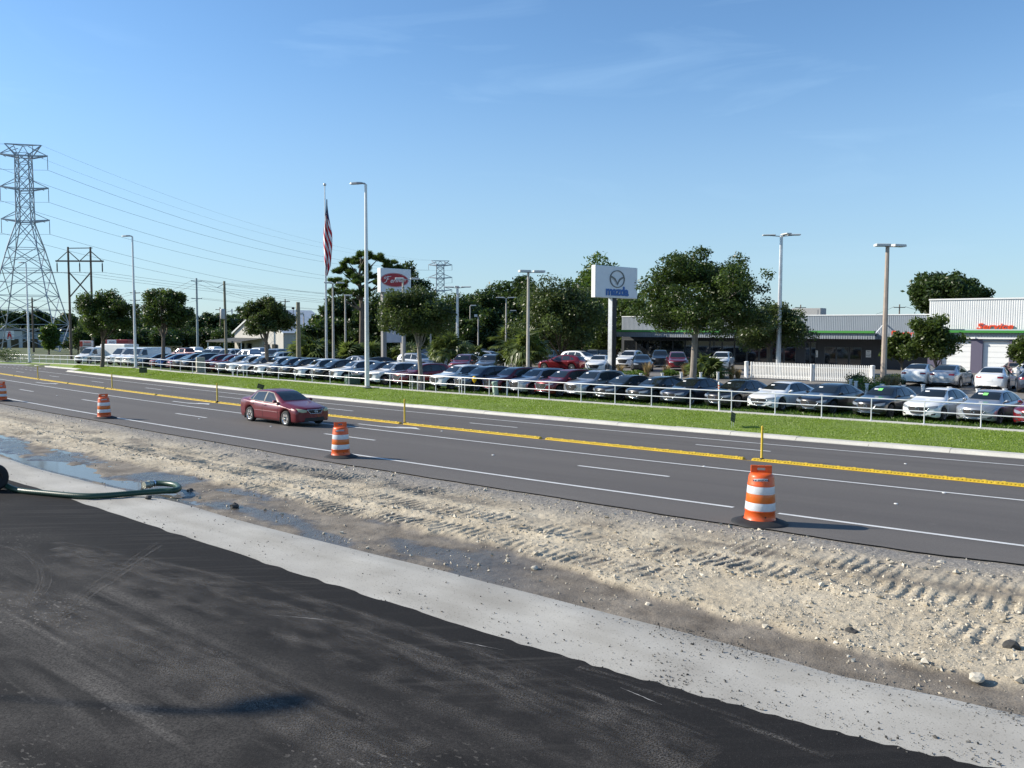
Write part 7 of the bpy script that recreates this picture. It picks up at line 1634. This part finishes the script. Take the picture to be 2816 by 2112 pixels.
# --- pine
def pine(label, px, Y, blobs, ytop):
    r = np.random.default_rng(77); bx = at(px, 1000, Y).x; z0 = gz(bx, Y); o = thing('pine_tree', label, 'tree', (bx, Y, z0), 0, GBK)
    zt = at(px, ytop, Y).z-z0
    obj('trunk', MB().tube([(0, 0, 0), (.1, 0, zt*.5), (-.2, 0, zt*.8), (.1, 0, zt*.95)], [.35, .28, .18, .06], 9), M_bark, o)
    V = []; T = []
    for bxp, byp, rr in blobs:
        c = at(bxp, byp, Y); c = np.array([c.x-bx, r.uniform(-2, 2), c.z-z0]); R_ = rr*Y/F
        st = np.array([0, 0, max(c[2]-R_*1.2-abs(c[0])*.35, zt*.45)]); obj('limb', MB().tube([tuple(st), tuple((st+c)/2+np.array([0, 0, -.1*R_])), tuple(c)], [.13, .09, .04], 6), M_bark, o)
        for k in range(7):
            d0 = r.normal(0, 1, 3); d0 /= np.linalg.norm(d0); c2 = c+d0*R_*np.array([.85, .8, .55])*r.uniform(.4, 1); n = int(26*rr/10)
            q = r.normal(0, 1, (n, 3)); q /= np.linalg.norm(q, axis=1, keepdims=True); q = c2+q*(R_*.42*r.uniform(.2, 1, n)**.6)[:, None]*np.array([1, .9, .6])
            tn_ = r.uniform(0, 1)
            for p in q:
                m = 7; d = r.normal(0, 1, (m, 3)); d[:, 2] = abs(d[:, 2])*.7; d /= np.linalg.norm(d, axis=1, keepdims=True); s = np.cross(d, r.normal(0, 1, (m, 3))); s /= np.linalg.norm(s, axis=1, keepdims=True)
                L_ = .42*r.uniform(.6, 1.2, (m, 1)); V.append(np.stack([p-s*.05, p+d*L_*.5+s*.07, p+d*L_, p+s*.05+d*0], 1).reshape(-1, 3)); T.append(np.full(m, .5*tn_+.5*r.uniform(0, 1)))
    V = np.concatenate(V); T = np.concatenate(T); obj('crown', fast_mesh('crown', V, np.arange(len(V)).reshape(-1, 4), False, T), LF['pine'], o)
pine('tall open pine with rounded needle clumps behind the tallest street lamp', 994, 108, [(980, 712, 24), (1010, 705, 20), (955, 722, 20), (1040, 712, 22), (930, 742, 22), (960, 750, 24), (1000, 735, 26), (1070, 725, 20), (1090, 735, 16), (920, 768, 20), (950, 785, 22), (985, 772, 24), (1020, 760, 22), (1045, 780, 18), (1110, 752, 16), (965, 812, 26), (1005, 805, 24), (930, 808, 20), (990, 690 + 8, 16)], 697)
# --- fan palms and palmettos
def frond_mesh(seed, droop):
    r = np.random.default_rng(seed); b = MB(); b.tube([(0, 0, 0), (.35, 0, .12), (.7, 0, .12)], [.02, .016, .012], 4, False)
    n = 17
    for i in range(n):
        a = (i/(n-1)-.5)*3.6; L_ = .85*(1-.35*abs(a)/1.8)*r.uniform(.85, 1.1); p0 = np.array([.7, 0, .12]); d = np.array([math.cos(a), math.sin(a), .10]); q = p0+d*L_*.6; e = p0+d*L_+np.array([0, 0, -droop*r.uniform(.6, 1.4)]); s = np.array([-math.sin(a), math.cos(a), 0])*.06
        b.add([p0-s*.3, q-s, e, q+s, p0+s*.3], [(0, 1, 3, 4), (1, 2, 3)])
    m = b.mesh('frond'); at_ = m.attributes.new('tone', 'FLOAT', 'FACE'); at_.data.foreach_set('value', r.uniform(.1, .95, len(m.polygons)).astype(np.float32)); m.materials.append(LF['palm']); return m
FR = [frond_mesh(i, .12+.1*i) for i in range(4)]
def fan_palm(label, px, Y, htrunk, size, n, seed, group, name='fan_palm', pyb=None):
    r = np.random.default_rng(seed); bx = at(px, 1000, Y).x; z0 = gz(bx, Y); o = thing(name, label, 'palm', (bx, Y, z0), 0, group)
    if htrunk > .2: obj('trunk', MB().tube([(0, 0, -.1), (.03, 0, htrunk*.5), (0, 0, htrunk)], [.22, .2, .19], 10), M_bark, o)
    else: obj('stem', MB().tube([(0, 0, -.1), (0, 0, max(.15, htrunk))], [.12, .1], 8), M_bark, o)
    for i in range(n):
        el = r.uniform(-.45, 1.35) if htrunk > .2 else r.uniform(.1, 1.4); q = obj('frond', FR[i % 4], LF['palm'], o, (r.normal(0, .1*size), r.normal(0, .1*size), max(htrunk, .1)), (r.normal(0, .3), -el, r.uniform(0, 6.28))); s = size*r.uniform(.75, 1.15); q.scale = (s, s, s)
GP = 'fan palms and palmettos in the lot'
for px, Y, ht, sz, n, lb in ((1455, 70.5, 1.7, 1.15, 46, 'large fan palm behind the tall beige lamp pole'), (1425, 73, 1.2, 1.1, 30, 'fan palm just left of the large fan palm'), (1235, 84, 1.6, 1.2, 44, 'fan palm right of the railing oak'), (1307, 92, 1.2, .8, 20, 'small fan palm above the picket fence'), (1392, 110, 2.4, 1.3, 30, 'distant fan palm below the double lamp head'), (1205, 92, .9, 1.0, 24, 'low fan palm left of the fan palm beside the railing oak'),
                              (822, 93, .5, 1.3, 34, 'palmetto clump left of the flagpole, left one'), (858, 91, .7, 1.5, 40, 'palmetto clump left of the flagpole, middle one'), (888, 92, .5, 1.3, 30, 'palmetto clump at the foot of the flagpole'), (956, 90, .7, 1.3, 36, 'palmetto clump between the flagpole and the tallest street lamp'), (990, 91, .6, 1.2, 30, 'palmetto clump left of the tallest street lamp'), (1022, 92, .6, 1.2, 30, 'palmetto clump right of the tallest street lamp'), (1090, 92, .5, 1.0, 26, 'palmetto under the message board'), (1125, 91, .7, 1.2, 28, 'palmetto right of the message board'), (1946, 63.5, .25, .95, 36, 'low palmetto right of the big oak trunk'), (1925, 65, .2, .7, 18, 'smaller palmetto behind the big oak trunk')):
    fan_palm(lb, px, Y, ht, sz*1.3, int(n*1.3), int(px), GP)
# --- shrubs and ornamental grasses
def shrub(label, px, Y, wd, hg, kind, n, lf, group='shrubs in the lot beds'):
    r = np.random.default_rng(int(px)); x = at(px, 1000, Y).x; z0 = gz(x, Y); o = thing('shrub', label, 'shrub', (x, Y, z0), 0, group)
    cl = r.normal(0, .32, (12, 3))*np.array([wd, wd*.8, hg*.5]); cl[:, 2] = abs(cl[:, 2])+hg*.35; k = r.integers(0, 12, n); d = r.normal(0, 1, (n, 3)); d /= np.linalg.norm(d, axis=1, keepdims=True)
    P = cl[k]+d*(r.uniform(.3, 1, (n, 1))**.5)*np.array([wd*.3, wd*.3, hg*.3]); P[:, 2] = np.maximum(P[:, 2], .03)
    obj('foliage', fast_mesh('foliage', leaf_quads(r, P, np.full(n, lf)), np.arange(4*n).reshape(-1, 4), False, r.uniform(0, 1, n)), LF[kind], o)
    st = MB()
    for c in cl[:6]: st.tube([(0, 0, -.05), tuple(c*.5), tuple(c)], [.03, .02, .01], 5)
    obj('stems', st, M_bark, o)['kind'] = 'stuff'
for px, Y, wd, hg, kd, lb in ((2375, 53.5, 1.6, .9, 'shrub', 'bright green shrub right of the picket gate'), (2405, 51.5, 1.2, .8, 'shrub', 'bright green shrub beside the brownish lamp pole'), (2358, 56, 1.3, 1.0, 'dark', 'dark green shrub behind the right gate post'), (2482, 63.5, 2.4, .45, 'olive', 'low hedge under the smaller magnolia'), (2455, 54.5, 1.5, .9, 'olive', 'grey green shrub right of the brownish lamp pole'), (1160, 58.0, .9, .7, 'dark', 'small bush at the foot of the railing oak'), (600, 112, 2.2, 1.4, 'olive', 'brownish hedge right of the dark red pickup'), (560, 118, 2.0, 1.3, 'olive', 'brownish hedge behind the dark red pickup'), (20, 118, 3.2, 2.2, 'olive', 'rounded bush behind the railing at the left edge'), (1512, 66, 1.2, .7, 'olive', 'low plants in front of the red side-on hatchback'), (1600, 66.5, 1.1, .7, 'olive', 'low plants left of the white hatchback'), (1745, 66, 1.4, .6, 'shrub', 'low green plants right of the wing emblem sign'), (1845, 65.5, 1.4, .6, 'shrub', 'low green plants left of the big oak trunk')):
    shrub(lb, px, Y, wd, hg, kd, 1500, .11 if Y < 80 else .2)
def tuft(label, px, Y, h, n=170):
    r = np.random.default_rng(int(px)+3); x = at(px, 1000, Y).x; z0 = gz(x, Y); b = MB(); tn = []
    V = []
    for i in range(n):
        a = r.uniform(0, 6.28); ln = h*r.uniform(.6, 1.1); sp = r.uniform(.1, .6)*ln; d = np.array([math.cos(a), math.sin(a), 0]); s = np.array([-math.sin(a), math.cos(a), 0])*.018; p0 = d*r.uniform(0, .15); p1 = p0+d*sp*.4+np.array([0, 0, ln*.65]); p2 = p0+d*sp+np.array([0, 0, ln*.95])
        V += [p0-s, p0+s, p1+s*.8, p1-s*.8, p1-s*.8, p1+s*.8, p2+s*.1, p2-s*.1]
    V = np.array(V); tag(obj('grass_tuft', fast_mesh('grass_tuft', V, np.arange(len(V)).reshape(-1, 4), False, r.uniform(0, 1, len(V)//4)), LF['straw'], None, (x, Y, z0)), label, 'ornamental grass', 'tan ornamental grass clumps')
for px, Y, h, lb in ((1706, 68, .9, 'tan grass clump at the foot of the wing emblem sign'), (1780, 65.5, 1.2, 'large tan grass clump left of the big oak'), (1832, 66.5, .95, 'tan grass clump between the black sedan and the red sport utility'), (1885, 66, 1.0, 'tan grass clump just left of the big oak trunk'), (2012, 63, 1.0, 'tan grass clump right of the low palmetto'), (2030, 63.5, .8, 'small tan grass clump left of the picket gate'), (2440, 53, .9, 'tan grass clump at the brownish lamp pole'), (2463, 53.5, .8, 'tan grass clump left of the first white sedan seen from behind')):
    tuft(lb, px, Y, h)
